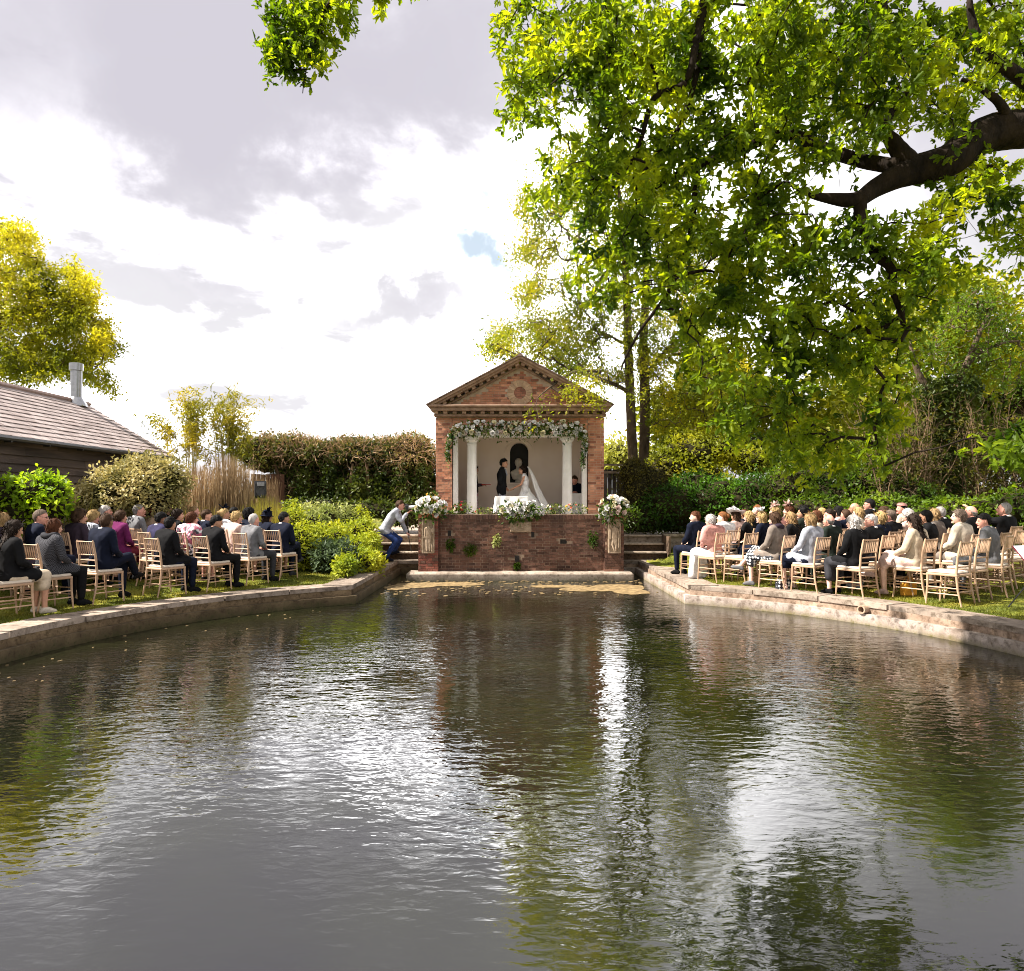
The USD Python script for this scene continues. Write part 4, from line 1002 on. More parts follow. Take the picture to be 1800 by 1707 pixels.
reed_clump("tall tan dead reeds behind the left guests, below the bamboo", 322, 384, 822, 16.2, 17.2, 800)
reed_clump("taller tan dead reeds just left of the loudspeaker", 378, 440, 806, 16.4, 17.4, 900)
reed_clump("short tan dead reeds between the loudspeaker and the old hedge", 452, 486, 838, 18.4, 19.0, 260)
M_BAML = leafmat("bamboo_leaf", [(0.16, 0.17, 0.02), (0.32, 0.29, 0.03), (0.46, 0.36, 0.05), (0.54, 0.38, 0.08)], trans=0.45, tcol=(1.6, 1.5, 0.6), nscale=0.9)
for (cx, top_, lab, nn, rx) in ((338, 682, "feathery bamboo clump, the left one of two above the reeds", 15, 26), (402, 678, "fuller feathery bamboo clump, the right one of two above the reeds", 20, 36)):
    t = thing("bamboo_clump", lab, "bamboo"); cu = MB(); ps = []
    for k in range(nn):
        px = cx + rng.normal(0, rx * 0.30); tp_ = top_ + abs(rng.normal(0, 34)) + abs(px - cx) * 0.9; Y = rng.uniform(17.4, 18.6); dx = (px - cx) * 0.8 + rng.normal(0, 6)
        p, r = limb([(px, 885, Y), (px + dx * 0.2, 800, Y), (px + dx * 0.6, tp_ + 40, Y), (px + dx * 1.2, tp_, Y)], [0.9, 0.8, 0.5, 0.2])
        cu.tube(p, r, 5); ps.append(p[6:])
    if cx < 380:
        for q in range(3):
            p, r = limb([(cx - 5, 800, 18), (cx - 30, 770, 18), (cx - 52 + 8 * q, 742 + 10 * q, 18), (cx - 74 + 8 * q, 738 + 14 * q, 18)], [0.7, 0.6, 0.4, 0.2]); cu.tube(p, r, 5); ps.append(p[8:])
    obj("culms", cu, mat("bamboo_culm", (0.25, 0.22, 0.07), col2=(0.42, 0.34, 0.14), scale=3, rough=0.5), t)
    sp, sd = leafy(ps, 42, 1.0, 0.13, 0.95); P, D, S, Nn = sprigs(sp, sd + np.array([0, 0, -0.3]), 4, 0.9, 0.15, 0.8, 0.03)
    obj("foliage", MB().add(*leaves(LONG, P, D, S, Nn)).add(*leaves(RHOMB, P[::2], D[::2], S[::2] * 0.55, Nn[::2])), M_BAML, t, kind="stuff")

# shrubs in front of the barn
M_VAR = leafmat("variegated_leaf", [(0.14, 0.14, 0.04), (0.42, 0.37, 0.17), (0.64, 0.55, 0.32), (0.76, 0.67, 0.48)], trans=0.25, tcol=(1.3, 1.2, 0.8), nscale=2.2)
shrub("variegated_shrub", "loose cream-and-green variegated shrub in front of the barn corner", "shrub",
      [el(200, 872, 13.6, 60, 44, 0.7), el(270, 868, 13.8, 52, 52, 0.8), el(258, 822, 14.0, 38, 24, 0.5), el(232, 842, 13.8, 58, 34, 0.6), el(300, 845, 14.0, 26, 40, 0.5), el(160, 880, 13.4, 30, 30, 0.4)], 10500, 0.085, M_VAR, OVAL, 0.45, 0.5, seed=80, core=0.55, f=3.2)
M_LIME = leafmat("lime_leaf", [(0.10, 0.18, 0.012), (0.28, 0.40, 0.02), (0.50, 0.60, 0.03), (0.66, 0.70, 0.10)], trans=0.45, tcol=(1.5, 1.5, 0.6), nscale=1.6)
shrub("lime_shrub", "bright lime-green leafy shrub at the far left against the barn boards", "shrub",
      [el(22, 868, 11.4, 34, 26, 0.4), el(70, 868, 11.4, 30, 32, 0.4), el(95, 880, 11.4, 18, 40, 0.35), el(40, 900, 11.4, 52, 24, 0.4), el(-20, 880, 11.4, 30, 36, 0.4)], 3600, 0.11, M_LIME, OVAL, 0.3, 0.3, seed=90)
M_YGR = leafmat("yellow_blade", [(0.16, 0.16, 0.03), (0.32, 0.27, 0.06), (0.50, 0.38, 0.12)], trans=0.4, tcol=(1.3, 1.2, 0.6))
for (px0, px1, pyt, Y, n, lab) in ((118, 152, 868, 12.6, 130, "spray of yellow grass by the barn wall beside the variegated shrub"), (425, 505, 874, 15.0, 900, "golden wispy grasses behind the last left guests, below the loudspeaker"), (270, 425, 892, 15.2, 520, "thin golden grasses in front of the reeds")):
    t = thing("yellow_grass", lab, "grass")
    px = rng.uniform(px0, px1, n); YY = Y + rng.uniform(-0.6, 0.6, n); b = np.stack([(px - 900) * YY / 1250, YY, np.full(n, 0.15)], 1)
    cen = 1 - 0.6 * ((px - (px0 + px1) / 2) / ((px1 - px0) / 2)) ** 2
    obj("blades", MB().add(*blades(b, (EYE + (880 - pyt) * YY / 1250 - 0.15) * (0.55 + 0.45 * cen) * rng.uniform(0.75, 1.05, n), 0.12, 0.011, 0.12)), M_YGR, t, kind="stuff")

# bed of yellow-green perennials beside the left steps
M_EUPH = leafmat("euphorbia_leaf", [(0.16, 0.23, 0.02), (0.34, 0.38, 0.03), (0.54, 0.52, 0.04), (0.68, 0.63, 0.12)], trans=0.35, tcol=(1.3, 1.25, 0.6), nscale=1.3)
M_GREYL = leafmat("grey_green_leaf", [(0.035, 0.06, 0.025), (0.10, 0.14, 0.07), (0.25, 0.29, 0.17)], trans=0.25, tcol=(1.3, 1.3, 0.8), nscale=2.0)
M_PALE = leafmat("pale_leaf", [(0.22, 0.26, 0.08), (0.42, 0.43, 0.18), (0.62, 0.58, 0.32)], trans=0.35, tcol=(1.2, 1.2, 0.7), nscale=1.5)
bed = [  # px, py of the mound's centre, Y, half sizes
    (520, 925, 16.0, 26, 30, 0), (548, 920, 16.6, 28, 30, 1), (575, 915, 17.2, 30, 30, 1), (605, 915, 17.6, 28, 28, 1), (632, 912, 18.0, 24, 22, 0), (532, 950, 15.0, 26, 30, 0), (560, 952, 15.4, 28, 30, 0), (590, 948, 16.0, 28, 28, 0),
    (618, 940, 16.8, 26, 26, 0), (640, 938, 17.2, 22, 28, 0), (602, 974, 14.7, 24, 15, 2), (574, 972, 14.8, 18, 15, 2), (628, 968, 15.6, 26, 24, 0), (648, 965, 16.2, 18, 30, 0), (635, 985, 15.0, 26, 18, 0), (655, 990, 15.4, 14, 16, 0), (608, 988, 14.1, 13, 9, 0), (545, 905, 17.4, 24, 20, 1), (512, 900, 17.0, 20, 20, 0)]
BEDL = ["yellow-green plant at the back left of the bed, behind the last seated man", "pale plant at the back of the bed left of the taller plume", "pale plant right beside the foot of the taller plume", "pale plant round the foot of the right plume", "yellow-green plant at the back of the bed left of the photographer",
        "yellow-green plant right of the last seated man's shoulder", "yellow-green plant in the middle of the bed, left half", "yellow-green plant in the middle of the bed, above the grey-green one", "yellow-green plant in the middle of the bed towards the steps", "yellow-green plant against the top step",
        "larger grey-green plant at the front of the bed", "smaller grey-green plant at the front left of the bed", "yellow-green plant right of the larger grey-green plant", "yellow-green plant against the lower steps", "broad yellow-green plant spilling onto the coping", "narrow yellow-green plant on the coping corner by the photographer's feet",
        "tiny yellow-green plant standing alone on the lawn before the bed", "pale plant in the back row of the bed behind the others", "yellow-green plant at the far left end of the bed's back row"]
for k, (px, py, Y, rx, ry, kd) in enumerate(bed):
    c, r = el(px, py, Y, rx, ry, 0.38)
    zb = ground_z(c[0], c[1]); zt = c[2] + r[2]
    if c[2] - r[2] > zb: r = (r[0], r[1], (zt - zb) / 2); c = np.array([c[0], c[1], (zt + zb) / 2])
    shrub("bed_plant", BEDL[k], "plant", [(c, r)],
          1250 if kd != 2 else 1000, 0.085 if kd != 2 else 0.12, [M_EUPH, M_PALE, M_GREYL][kd], [OVAL, LONG, OVAL][kd] if kd != 1 else OVAL, 0.3, 0.35, seed=110 + k, group=["yellow-green plants in the bed", "pale plants in the bed", "grey-green plants in the bed"][kd], core=0.7)
for px, py0, py1, Y, lab in ((566, 930, 886, 17.4, "pale fern-like plume standing above the bed, the taller left one"), (609, 925, 893, 17.8, "pale fern-like plume standing above the bed, near the right end")):
    t = thing("plume_plant", lab, "plant"); p, r = limb([(px, 1000, Y), (px, py0, Y), (px + 1, (py0 + py1) / 2, Y), (px - 2, py1, Y)], [0.8, 0.7, 0.5, 0.3])
    obj("stem", MB().tube(p, r, 5), M_PALE, t)
    P, D = [], []
    for j in range(14):
        u = j / 13; q = at(px - 2 * u, py0 + (py1 - py0) * u, Y); w_ = (1 - u * 0.75)
        for s in (-1, 1):
            for e in range(4): P.append(q + np.array([s * 0.05 * e * w_, rng.normal(0, .02), 0.012 * e])); D.append((s, rng.normal(0, .3), 0.45))
    P, D = np.array(P), np.array(D, float)
    obj("fronds", MB().add(*leaves(OVAL, P, D, np.full(len(P), 0.10))), M_PALE, t, kind="stuff")

# right-hand hedges and shrubs
M_RDK = leafmat("laurel_leaf", [(0.014, 0.036, 0.005), (0.045, 0.11, 0.010), (0.11, 0.20, 0.016), (0.23, 0.32, 0.04)], trans=0.3, tcol=(1.6, 1.7, 0.5), nscale=1.0, rough=0.35)
M_RYG = leafmat("yellow_green_leaf", [(0.10, 0.13, 0.010), (0.24, 0.26, 0.016), (0.42, 0.38, 0.02), (0.56, 0.44, 0.03)], trans=0.45, tcol=(1.6, 1.5, 0.5), nscale=0.9)
M_RBR = leafmat("beech_leaf", [(0.04, 0.036, 0.010), (0.10, 0.09, 0.02), (0.19, 0.17, 0.035), (0.28, 0.25, 0.06)], trans=0.3, nscale=1.6)
M_RMID = leafmat("mid_green_leaf", [(0.03, 0.06, 0.007), (0.09, 0.15, 0.012), (0.21, 0.28, 0.024), (0.38, 0.42, 0.05)], trans=0.4, tcol=(1.7, 1.65, 0.5), nscale=1.0, rough=0.4)
shrub("clipped_hedge", "clipped brownish-green hedge end beside the dark fence right of the temple", "hedge", [el(1118, 870, 19.6, 30, 62, 0.6), el(1150, 862, 19.6, 34, 52, 0.6), el(1112, 830, 19.6, 24, 24, 0.5)], 7000, 0.07, M_RBR, OVAL, 0.12, 0.2, seed=140)
shrub("yellow_shrub", "golden yellow-green shrub above the dark laurel at the foot of the twin trunks", "shrub", [el(1210, 800, 20.2, 62, 40, 0.9), el(1262, 790, 20.4, 40, 36, 0.8), el(1175, 822, 19.9, 40, 30, 0.6), el(1240, 840, 19.7, 50, 26, 0.6), el(1195, 775, 20.6, 34, 24, 0.6), el(1320, 810, 20.0, 34, 30, 0.6)], 9500, 0.10, M_RYG, OVAL, 0.3, 0.35, seed=150, core=0.7)
shrub("laurel_bush", "glossy dark green laurel bush behind the first right-hand guests", "shrub", [el(1190, 888, 19.0, 56, 40, 0.7), el(1260, 884, 18.8, 60, 44, 0.8), el(1330, 880, 18.4, 60, 46, 0.8), el(1225, 860, 19.2, 50, 30, 0.6), el(1150, 905, 19.1, 40, 26, 0.5)], 12000, 0.10, M_RDK, OVAL, 0.25, 0.3, seed=160)
shrub("evergreen_shrub", "dark evergreen shrub under the hanging oak spray, behind the right guests", "shrub", [el(1400, 860, 17.6, 60, 52, 0.8), el(1470, 870, 17.2, 60, 44, 0.8), el(1330, 800, 20.5, 50, 36, 0.6), el(1440, 900, 16.4, 80, 26, 0.5)], 10500, 0.10, M_RMID, OVAL, 0.3, 0.35, seed=170)
shrub("bramble_bank", "tangled green brambles behind the middle of the right-hand guests", "shrub", [el(1540, 850, 16.6, 56, 52, 0.8), el(1600, 880, 16.0, 60, 36, 0.7), el(1560, 900, 15.4, 90, 26, 0.5), el(1530, 800, 17.2, 40, 30, 0.6)], 9000, 0.095, M_RMID, IVY, 0.35, 0.4, seed=180, core=0.72)
shrub("ivy_bank", "ivy-covered bank at the far right behind the seated guests", "ground cover", [el(1720, 905, 14.6, 110, 30, 0.5), el(1650, 905, 15.0, 70, 24, 0.5), el(1800, 900, 14.2, 70, 40, 0.6), el(1900, 900, 14.0, 60, 40, 0.6)], 6500, 0.095, M_RMID, IVY, 0.25, 0.3, seed=190)
shrub("ground_ivy", "low ivy spilling over the retaining wall right of the steps", "ivy", [el(1130, 924, 19.2, 46, 12, 0.35), el(1200, 924, 19.2, 50, 12, 0.35), el(1260, 922, 18.9, 30, 16, 0.35), el(1100, 922, 19.3, 20, 10, 0.3)], 3800, 0.075, M_HEDGE, IVY, 0.3, 0.35, seed=200)
shrub("white_flowered_plant", "green plant with small pale flowers behind the right flower arrangement", "plant", [el(1108, 912, 17.6, 16, 22, 0.2)], 500, 0.08, M_RMID, OVAL, 0.3, 0.4, seed=204)

# ivy-clad trunk and thin brush on the right
t5 = thing("ivy_clad_tree", "leaning ivy-clad tree with bare upper branches at the right edge of the garden", "tree")
limbs = [limb([(1662, 930, 16.4), (1664, 840, 16.4), (1668, 760, 16.4), (1676, 700, 16.4), (1700, 640, 16.4), (1722, 585, 16.4), (1745, 540, 16.4)], [22, 16, 12, 9, 6, 4, 2]),
         limb([(1668, 750, 16.4), (1640, 700, 16.4), (1612, 650, 16.4), (1600, 600, 16.4)], [10, 8, 5, 3]),
         limb([(1700, 640, 16.4), (1740, 610, 16.5), (1790, 600, 16.6)], [5, 3.5, 1.5])]
for k, (p, r) in enumerate(limbs):
    mb = MB(); bark_tube(mb, p, r, 9, 0.2, k); obj("trunk" if k == 0 else "branch", mb, M_TWB, t5, smooth=True)
tg = foliage_targets([(1740, 560, 70, 70, 70), (1620, 620, 60, 70, 50), (1780, 640, 60, 60, 46), (1700, 600, 70, 70, 50), (1690, 520, 50, 40, 26)], (15.6, 17.4))
paths, count = tree_nodes(limbs, tg, droop=-0.05, step=0.35, wander=0.25)
obj("twigs", twig_mesh(paths, count, 0.006, 0.42, 0.05), M_TWB, t5, kind="stuff")
sp, sd = leafy(paths, 7, 0.7, 0.12); P, D, S, Nn = sprigs(sp, sd, 3, 0.9, 0.085, 0.8, 0.04)
obj("crown", MB().add(*leaves(OVAL, P, D, S, Nn)), M_RMID, t5, kind="stuff")
ie = [el(1664, 880, 16.4, 30, 50, 0.42), el(1668, 800, 16.4, 26, 60, 0.38), el(1660, 730, 16.4, 32, 44, 0.4), el(1690, 690, 16.4, 30, 36, 0.36), el(1636, 700, 16.4, 26, 34, 0.3)]
P0, D0 = shrub_points(ie, 2600, 0.3, 0.3, -1, 210); P, D, S, Nn = sprigs(P0, D0 + np.array([0, 0, -0.4]), 3, 0.8, 0.10, 0.3, 0.05)
obj("ivy", MB().add(*leaves(IVY, P, D, S, Nn)), M_HEDGE, t5, kind="stuff")
t6 = thing("thicket", "brown twiggy thicket with sparse leaves behind the right guests", "shrub")
for k, (pxa, pya, n) in enumerate(((1590, 760, 16), (1730, 730, 20), (1790, 700, 18), (1560, 790, 10), (1700, 780, 14))):
    pass
br = MB(); lp = []
for k in range(150):
    px = rng.choice([rng.uniform(1555, 1650), rng.uniform(1690, 1860)]); Y = rng.uniform(15.6, 17.2); h_ = rng.uniform(690, 830); dx = rng.normal(0, 28)
    p, r = limb([(px, 905, Y), (px + dx * 0.3 + rng.normal(0, 5), 860, Y), (px + dx * 0.7 + rng.normal(0, 6), (860 + h_) / 2, Y), (px + dx * 1.3, h_, Y)], [1.1, 0.9, 0.6, 0.3]); br.tube(p, r, 4); lp.append(p)
obj("stems", br, M_TWIGD, t6, kind="stuff")
P0 = np.vstack(lp); obj("twigs", MB().add(*twiggy(2600, P0, np.tile([0, 0, 1.0], (len(P0), 1)), 0.6, 0.006, 0.9)), M_TWIGD, t6, kind="stuff")
sp, sd = leafy(lp, 26, 1.0, 0.22, 0.95); P, D, S, Nn = sprigs(sp, sd, 3, 1.0, 0.085, 0.6, 0.05)
obj("foliage", MB().add(*leaves(OVAL, P, D, S, Nn)), leafmat("thicket_leaf", [(0.03, 0.035, 0.008), (0.08, 0.085, 0.014), (0.17, 0.15, 0.025), (0.28, 0.20, 0.05)], trans=0.45, nscale=1.2), t6, kind="stuff")

# further off
M_FAR = leafmat("far_leaf", [(0.22, 0.24, 0.05), (0.36, 0.36, 0.08), (0.50, 0.45, 0.13)], trans=0.4, tcol=(1.3, 1.25, 0.7), nscale=0.2)
for lab, ells_, n in (("pale distant tree seen between the temple and the twin trunks", [el(1085, 800, 42, 34, 30, 2.0), el(1140, 812, 42, 40, 26, 2.0), el(1060, 815, 42, 30, 26, 2)], 3000), ("pale distant treetop just left of the temple", [el(732, 800, 46, 28, 32, 2.0), el(690, 815, 46, 36, 30, 2.0)], 2200),
                      ("sunlit yellow distant tree behind the right-hand thicket", [el(1530, 770, 30, 90, 60, 2.5), el(1430, 790, 31, 80, 50, 2.5), el(1620, 740, 30, 70, 60, 2.5)], 6500), ("distant dark tree at the far right behind the thicket", [el(1760, 720, 27, 90, 120, 2.0), el(1860, 680, 27, 80, 140, 2.0), el(1660, 790, 27, 70, 80, 2.0)], 9000),
                      ("airy mid-green tree behind the oak spray and ivy-clad trunk", [el(1560, 640, 24, 80, 100, 2.0), el(1650, 560, 24, 80, 90, 2.0), el(1480, 700, 24, 70, 70, 2.0), el(1730, 600, 24, 60, 110, 2.0)], 7500), ("airy mid-yellow tree between the twin trunks and the hanging oak", [el(1260, 690, 25, 80, 80, 2.0), el(1340, 740, 25, 70, 60, 2.0), el(1190, 740, 25, 60, 50, 2.0)], 6500)):
    shrub("distant_tree", lab, "tree", ells_, n, 0.30, (M_FAR if "mid" not in lab else M_RYG) if "dark" not in lab else M_RMID, OVAL, 0.3, 0.6, seed=len(lab), core=0.0 if "sunlit" in lab or "airy" in lab else 0.6)
tl = thing("far_hedgerow", "low far hedgerow along the horizon", "hedge", kind=None)
ells_ = [((x, 130 + 10 * math.sin(x), 1.0), (9, 4, 2.6 + 1.2 * math.sin(x * 1.7))) for x in np.arange(-130, 131, 11)]
shrub("x", None, None, ells_, 9000, 1.0, M_FAR, OVAL, 0.3, 0.5, seed=300, parent=tl)
# ------------------------------------------------------------------ the dark barn on the left
M_PLANK = mat("tarred_plank", (0.040, 0.030, 0.027), col2=(0.115, 0.085, 0.075), scale=5, rnd=0.35, rough=0.85, stretch=(1, 0.12, 1), bump=0.004, bscale=30)
M_SLATE = mat("roof_slate", (0.22, 0.175, 0.165), col2=(0.35, 0.295, 0.285), scale=3, rnd=0.16, rough=0.75, bump=0.003)
M_STEEL = mat("steel_flue", (0.30, 0.30, 0.31), var=0.10, rough=0.25, metallic=0.9, spec=0.5)
M_BLACK = mat("black_plastic", (0.014, 0.014, 0.016), rough=0.45, spec=0.4)
BX, BY1 = -8.72, 17.75
bn = thing("barn", "dark timber-boarded barn with slate roof and steel flue at the left edge", "barn", (0, 0, 0))
obj("inner_wall", MB().box((BX - 2.0, 12.9, 1.2), (3.9, 9.6, 2.8)), mat("barn_inside", (0.02, 0.016, 0.014)), bn)
z = 0.05; r = 0
while z < 2.52:
    ys = [8.0] + list(np.arange(10.0 + (r % 3) * 0.9, BY1 - 0.5, 2.7)) + [BY1]
    for a, b in zip(ys[:-1], ys[1:]):
        h_ = 0.175; o = rng.uniform(-0.004, 0.004)
        v = np.array([[BX - 0.02, a, z], [BX + 0.045 + o, a, z], [BX + 0.012 + o, a, z + h_], [BX - 0.02, a, z + h_], [BX - 0.02, b - 0.006, z], [BX + 0.045 + o, b - 0.006, z + rng.uniform(-.004, .004)], [BX + 0.012 + o, b - 0.006, z + h_], [BX - 0.02, b - 0.006, z + h_]])
        obj("plank", MB().add(v, [[0, 1, 2, 3], [4, 7, 6, 5], [0, 4, 5, 1], [1, 5, 6, 2], [2, 6, 7, 3], [3, 7, 4, 0]]), M_PLANK, bn)
    z += 0.150; r += 1
EV = np.array([-8.52, 0, 2.60]); RV = np.array([-10.68, 0, 3.90]); sv = RV - EV; SL = np.linalg.norm(sv); sv = sv / SL; sn = np.array([-sv[2], 0, sv[0]]); sn = sn if sn[2] > 0 else -sn
obj("roof_deck", MB().add(np.array([EV + [0, 7.5, -.03], EV + [0, 17.92, -.03], RV + [0, 17.92, -.03], RV + [0, 7.5, -.03], [2 * RV[0] - EV[0], 17.92, 2.57], [2 * RV[0] - EV[0], 7.5, 2.57], EV + [0, 7.5, -.09], EV + [0, 17.92, -.09]]), [[0, 1, 2, 3], [3, 2, 4, 5], [0, 6, 7, 1]]), mat("roof_deck", (0.10, 0.08, 0.07)), bn)
obj("gable_wall", MB().add(np.array([[BX - 0.02, BY1 + .02, 0], [BX - 0.02, BY1 + .02, 2.6], [RV[0], BY1 + .02, 3.84], [2 * RV[0] - EV[0], BY1 + .02, 2.6], [2 * RV[0] - EV[0], BY1 + .02, 0]]), [[0, 1, 2], [0, 2, 3], [0, 3, 4]]), M_PLANK, bn)
sl_ = []
rows = 13; ex = SL / rows
for r in range(rows):
    for y in np.arange(7.6 + (r % 2) * 0.14, 17.9, 0.28):
        sl_.append((r, y, min(0.275, 17.93 - y)))
sl_.sort(key=lambda q: q[1] < 12.0)
rest = MB(); cnt = 0
for r, y, w_ in sl_:
    if w_ < 0.05: continue
    a = EV + sv * (r * ex - 0.03) + sn * (0.022 + rng.uniform(-.002, .004)); b = EV + sv * ((r + 1) * ex + 0.03) + sn * 0.004
    j = rng.uniform(-.004, .004)
    v = np.array([a + [0, y, 0], a + [0, y + w_ - .006, j], b + [0, y + w_ - .006, 0], b + [0, y, 0]]); v = np.vstack([v, v - sn * 0.009])
    f = [[0, 1, 2, 3], [4, 7, 6, 5], [0, 4, 5, 1], [1, 5, 6, 2], [2, 6, 7, 3], [3, 7, 4, 0]]
    if y > 11.0 and cnt < 300: obj("slate", MB().add(v, f), M_SLATE, bn); cnt += 1
    else: rest.add(v, f)
obj("slates", rest, M_SLATE, bn, kind="stuff")
obj("ridge_cap", MB().tube([RV + [0, 7.5, 0.03], RV + [0, 17.95, 0.03]], 0.06, 8), mat("ridge_tile", (0.22, 0.15, 0.13), var=0.2), bn)
obj("gutter", MB().tube([EV + [0.05, 7.5, -.05], EV + [0.05, 17.9, -.05]], 0.05, 8), M_BLACK, bn)
for q in range(9): obj("gutter_bracket", MB().box(EV + [0.02, 9 + q, -0.06], (0.12, 0.03, 0.11)), M_BLACK, bn)
fl = at(153, 700, 17.35)
fl = np.array([RV[0] - 0.05 + 0.1, 17.35, 3.80])
obj("flue", MB().lathe([(0.001, 0), (0.24, 0), (0.23, 0.06), (0.14, 0.2), (0.125, 0.22), (0.125, 0.86), (0.155, 0.87), (0.155, 1.04), (0.13, 1.05), (0.001, 1.05)], fl, 24), M_STEEL, bn, smooth=30)

# fence right of the temple, boards by the loudspeaker
fr = thing("dark_fence", "dark board fence with a rail between the temple and the clipped hedge", "fence", (0, 0, 0))
M_DKB = mat("dark_board", (0.018, 0.014, 0.012), col2=(0.05, 0.038, 0.03), scale=6, rough=0.8, stretch=(1, 1, 0.15))
for k in range(9):
    obj("board", MB().box((2.75 + 0.145 * k, 21.1, 1.45), (0.138, 0.025, 1.95)), M_DKB, fr)
obj("top_rail", MB().box((3.35, 21.08, 2.56), (1.4, 0.12, 0.05)), mat("grey_rail", (0.16, 0.12, 0.09)), fr)
obj("rail", MB().box((3.35, 21.04, 2.34), (1.4, 0.05, 0.07)), mat("grey_rail", (0.16, 0.12, 0.09)), fr)
f2 = thing("brown_fence", "red-brown board fence behind the loudspeaker", "fence", (0, 0, 0))
M_RBB = mat("red_board", (0.06, 0.028, 0.017), col2=(0.13, 0.062, 0.04), scale=6, rnd=0.2, rough=0.85, stretch=(1, 1, 0.15))
for k in range(7):
    x = at(446, 860, 19.6)[0] + 0.13 * k
    obj("board", MB().box((x, 19.6, 1.25), (0.12, 0.022, 1.95 + rng.uniform(-.02, .02))), M_RBB, f2)
obj("rail", MB().box((at(446, 860, 19.6)[0] + 0.40, 19.63, 1.9), (0.95, 0.04, 0.08)), M_RBB, f2)

# loudspeaker on its stand
Ys = 15.6; c = at(456.5, 861, Ys)
spk = thing("loudspeaker", "black loudspeaker box on a stand in front of the reeds", "loudspeaker", (c[0], c[1], c[2]), math.radians(-62))
prof = [(-0.11, -0.19), (0.10, -0.19), (0.135, -0.12), (0.135, 0.12), (0.10, 0.19), (-0.11, 0.19)]
pts = [(x, y * sz, z) for x, z in ((-0.12, -0.19), (0.11, -0.19), (0.14, -0.13), (0.14, 0.13), (0.11, 0.19), (-0.12, 0.19)) for y, sz in ((-0.12, 1 if x > 0 else 0.8), (0.12, 1 if x > 0 else 0.8))]
obj("cabinet", MB().man(m3.Manifold.hull_points(np.array(pts))), M_BLACK, spk)
obj("grille", MB().add(MB().lathe([(0.001, 0.0), (0.085, 0.004), (0.095, 0.012), (0.10, 0.0)], seg=22).get()[0][:, [2, 0, 1]] + [0.141, 0, -0.04], MB().lathe([(0.001, 0.0), (0.085, 0.004), (0.095, 0.012), (0.10, 0.0)], seg=22).get()[1]), mat("speaker_cone", (0.04, 0.04, 0.042), rough=0.6), spk)
obj("horn", MB().cbox((0.141, 0, 0.115), (0.012, 0.15, 0.07), 0.004), mat("speaker_horn", (0.22, 0.22, 0.23), rough=0.4), spk)
obj("badge", MB().box((0.147, 0, -0.155), (0.006, 0.03, 0.015)), M_STEEL, spk)
ss = thing("speaker_stand", "thin black tripod stand under the loudspeaker", "stand", (c[0], c[1], float(ground_z(c[0], c[1]))))
zz_ = c[2] - 0.2 - float(ground_z(c[0], c[1]))
obj("pole", MB().tube([(0, 0, 0.15), (0, 0, zz_)], 0.018, 8), M_BLACK, ss)
for k in range(3):
    a = k * 2.09 + 0.4; obj("leg", MB().tube([(0, 0, 0.55), (0.42 * math.cos(a), 0.42 * math.sin(a), 0.01)], 0.012, 6), M_BLACK, ss)

# far pylon over the barn's end
pc = at(250, 745, 260); py_ = thing("pylon", "faint grey lattice pylon far away above the barn eave", "pylon", (pc[0], pc[1], 0))
M_PYL = mat("pylon_steel", (0.45, 0.46, 0.50), var=0.05)
mb = MB(); zt_ = EYE + (880 - 738) * 260 / 1250
for sx in (-1, 1):
    for sy in (-1, 1): mb.tube([(sx * 2.6, sy * 2.6, 0), (sx * 1.3, sy * 1.3, zt_ - 6), (0, 0, zt_)], 0.14, 4)
for k in range(9):
    z_ = 2 + k * (zt_ - 8) / 9; w_ = 2.6 - 1.3 * z_ / (zt_ - 6); z2 = z_ + (zt_ - 8) / 9; w2 = 2.6 - 1.3 * min(1, z2 / (zt_ - 6))
    for s in (-1, 1): mb.tube([(s * w_, -w_, z_), (-s * w2, -w2, z2)], 0.08, 3)
obj("mast", mb, M_PYL, py_)
for z_, w_ in ((zt_ - 2.4, 2.0), (zt_ - 5.2, 3.2), (zt_ - 8.0, 2.6)):
    obj("cross_arm", MB().tube([(-w_, 0, z_), (0, 0, z_ + 0.6), (w_, 0, z_)], 0.13, 4).tube([(-w_, 0, z_), (w_, 0, z_)], 0.10, 4).tube([(-w_, 0, z_), (-w_, 0, z_ - 1.6)], 0.10, 4).tube([(w_, 0, z_), (w_, 0, z_ - 1.6)], 0.10, 4), M_PYL, py_)

# ------------------------------------------------------------------ chairs
M_CHW = mat("limed_wood", (0.34, 0.21, 0.13), col2=(0.48, 0.325, 0.215), scale=4, rough=0.5, rnd=0.10, spec=0.4)
M_CUSH = mat("ivory_cushion", (0.55, 0.47, 0.39), col2=(0.62, 0.54, 0.46), scale=6, rough=0.8)


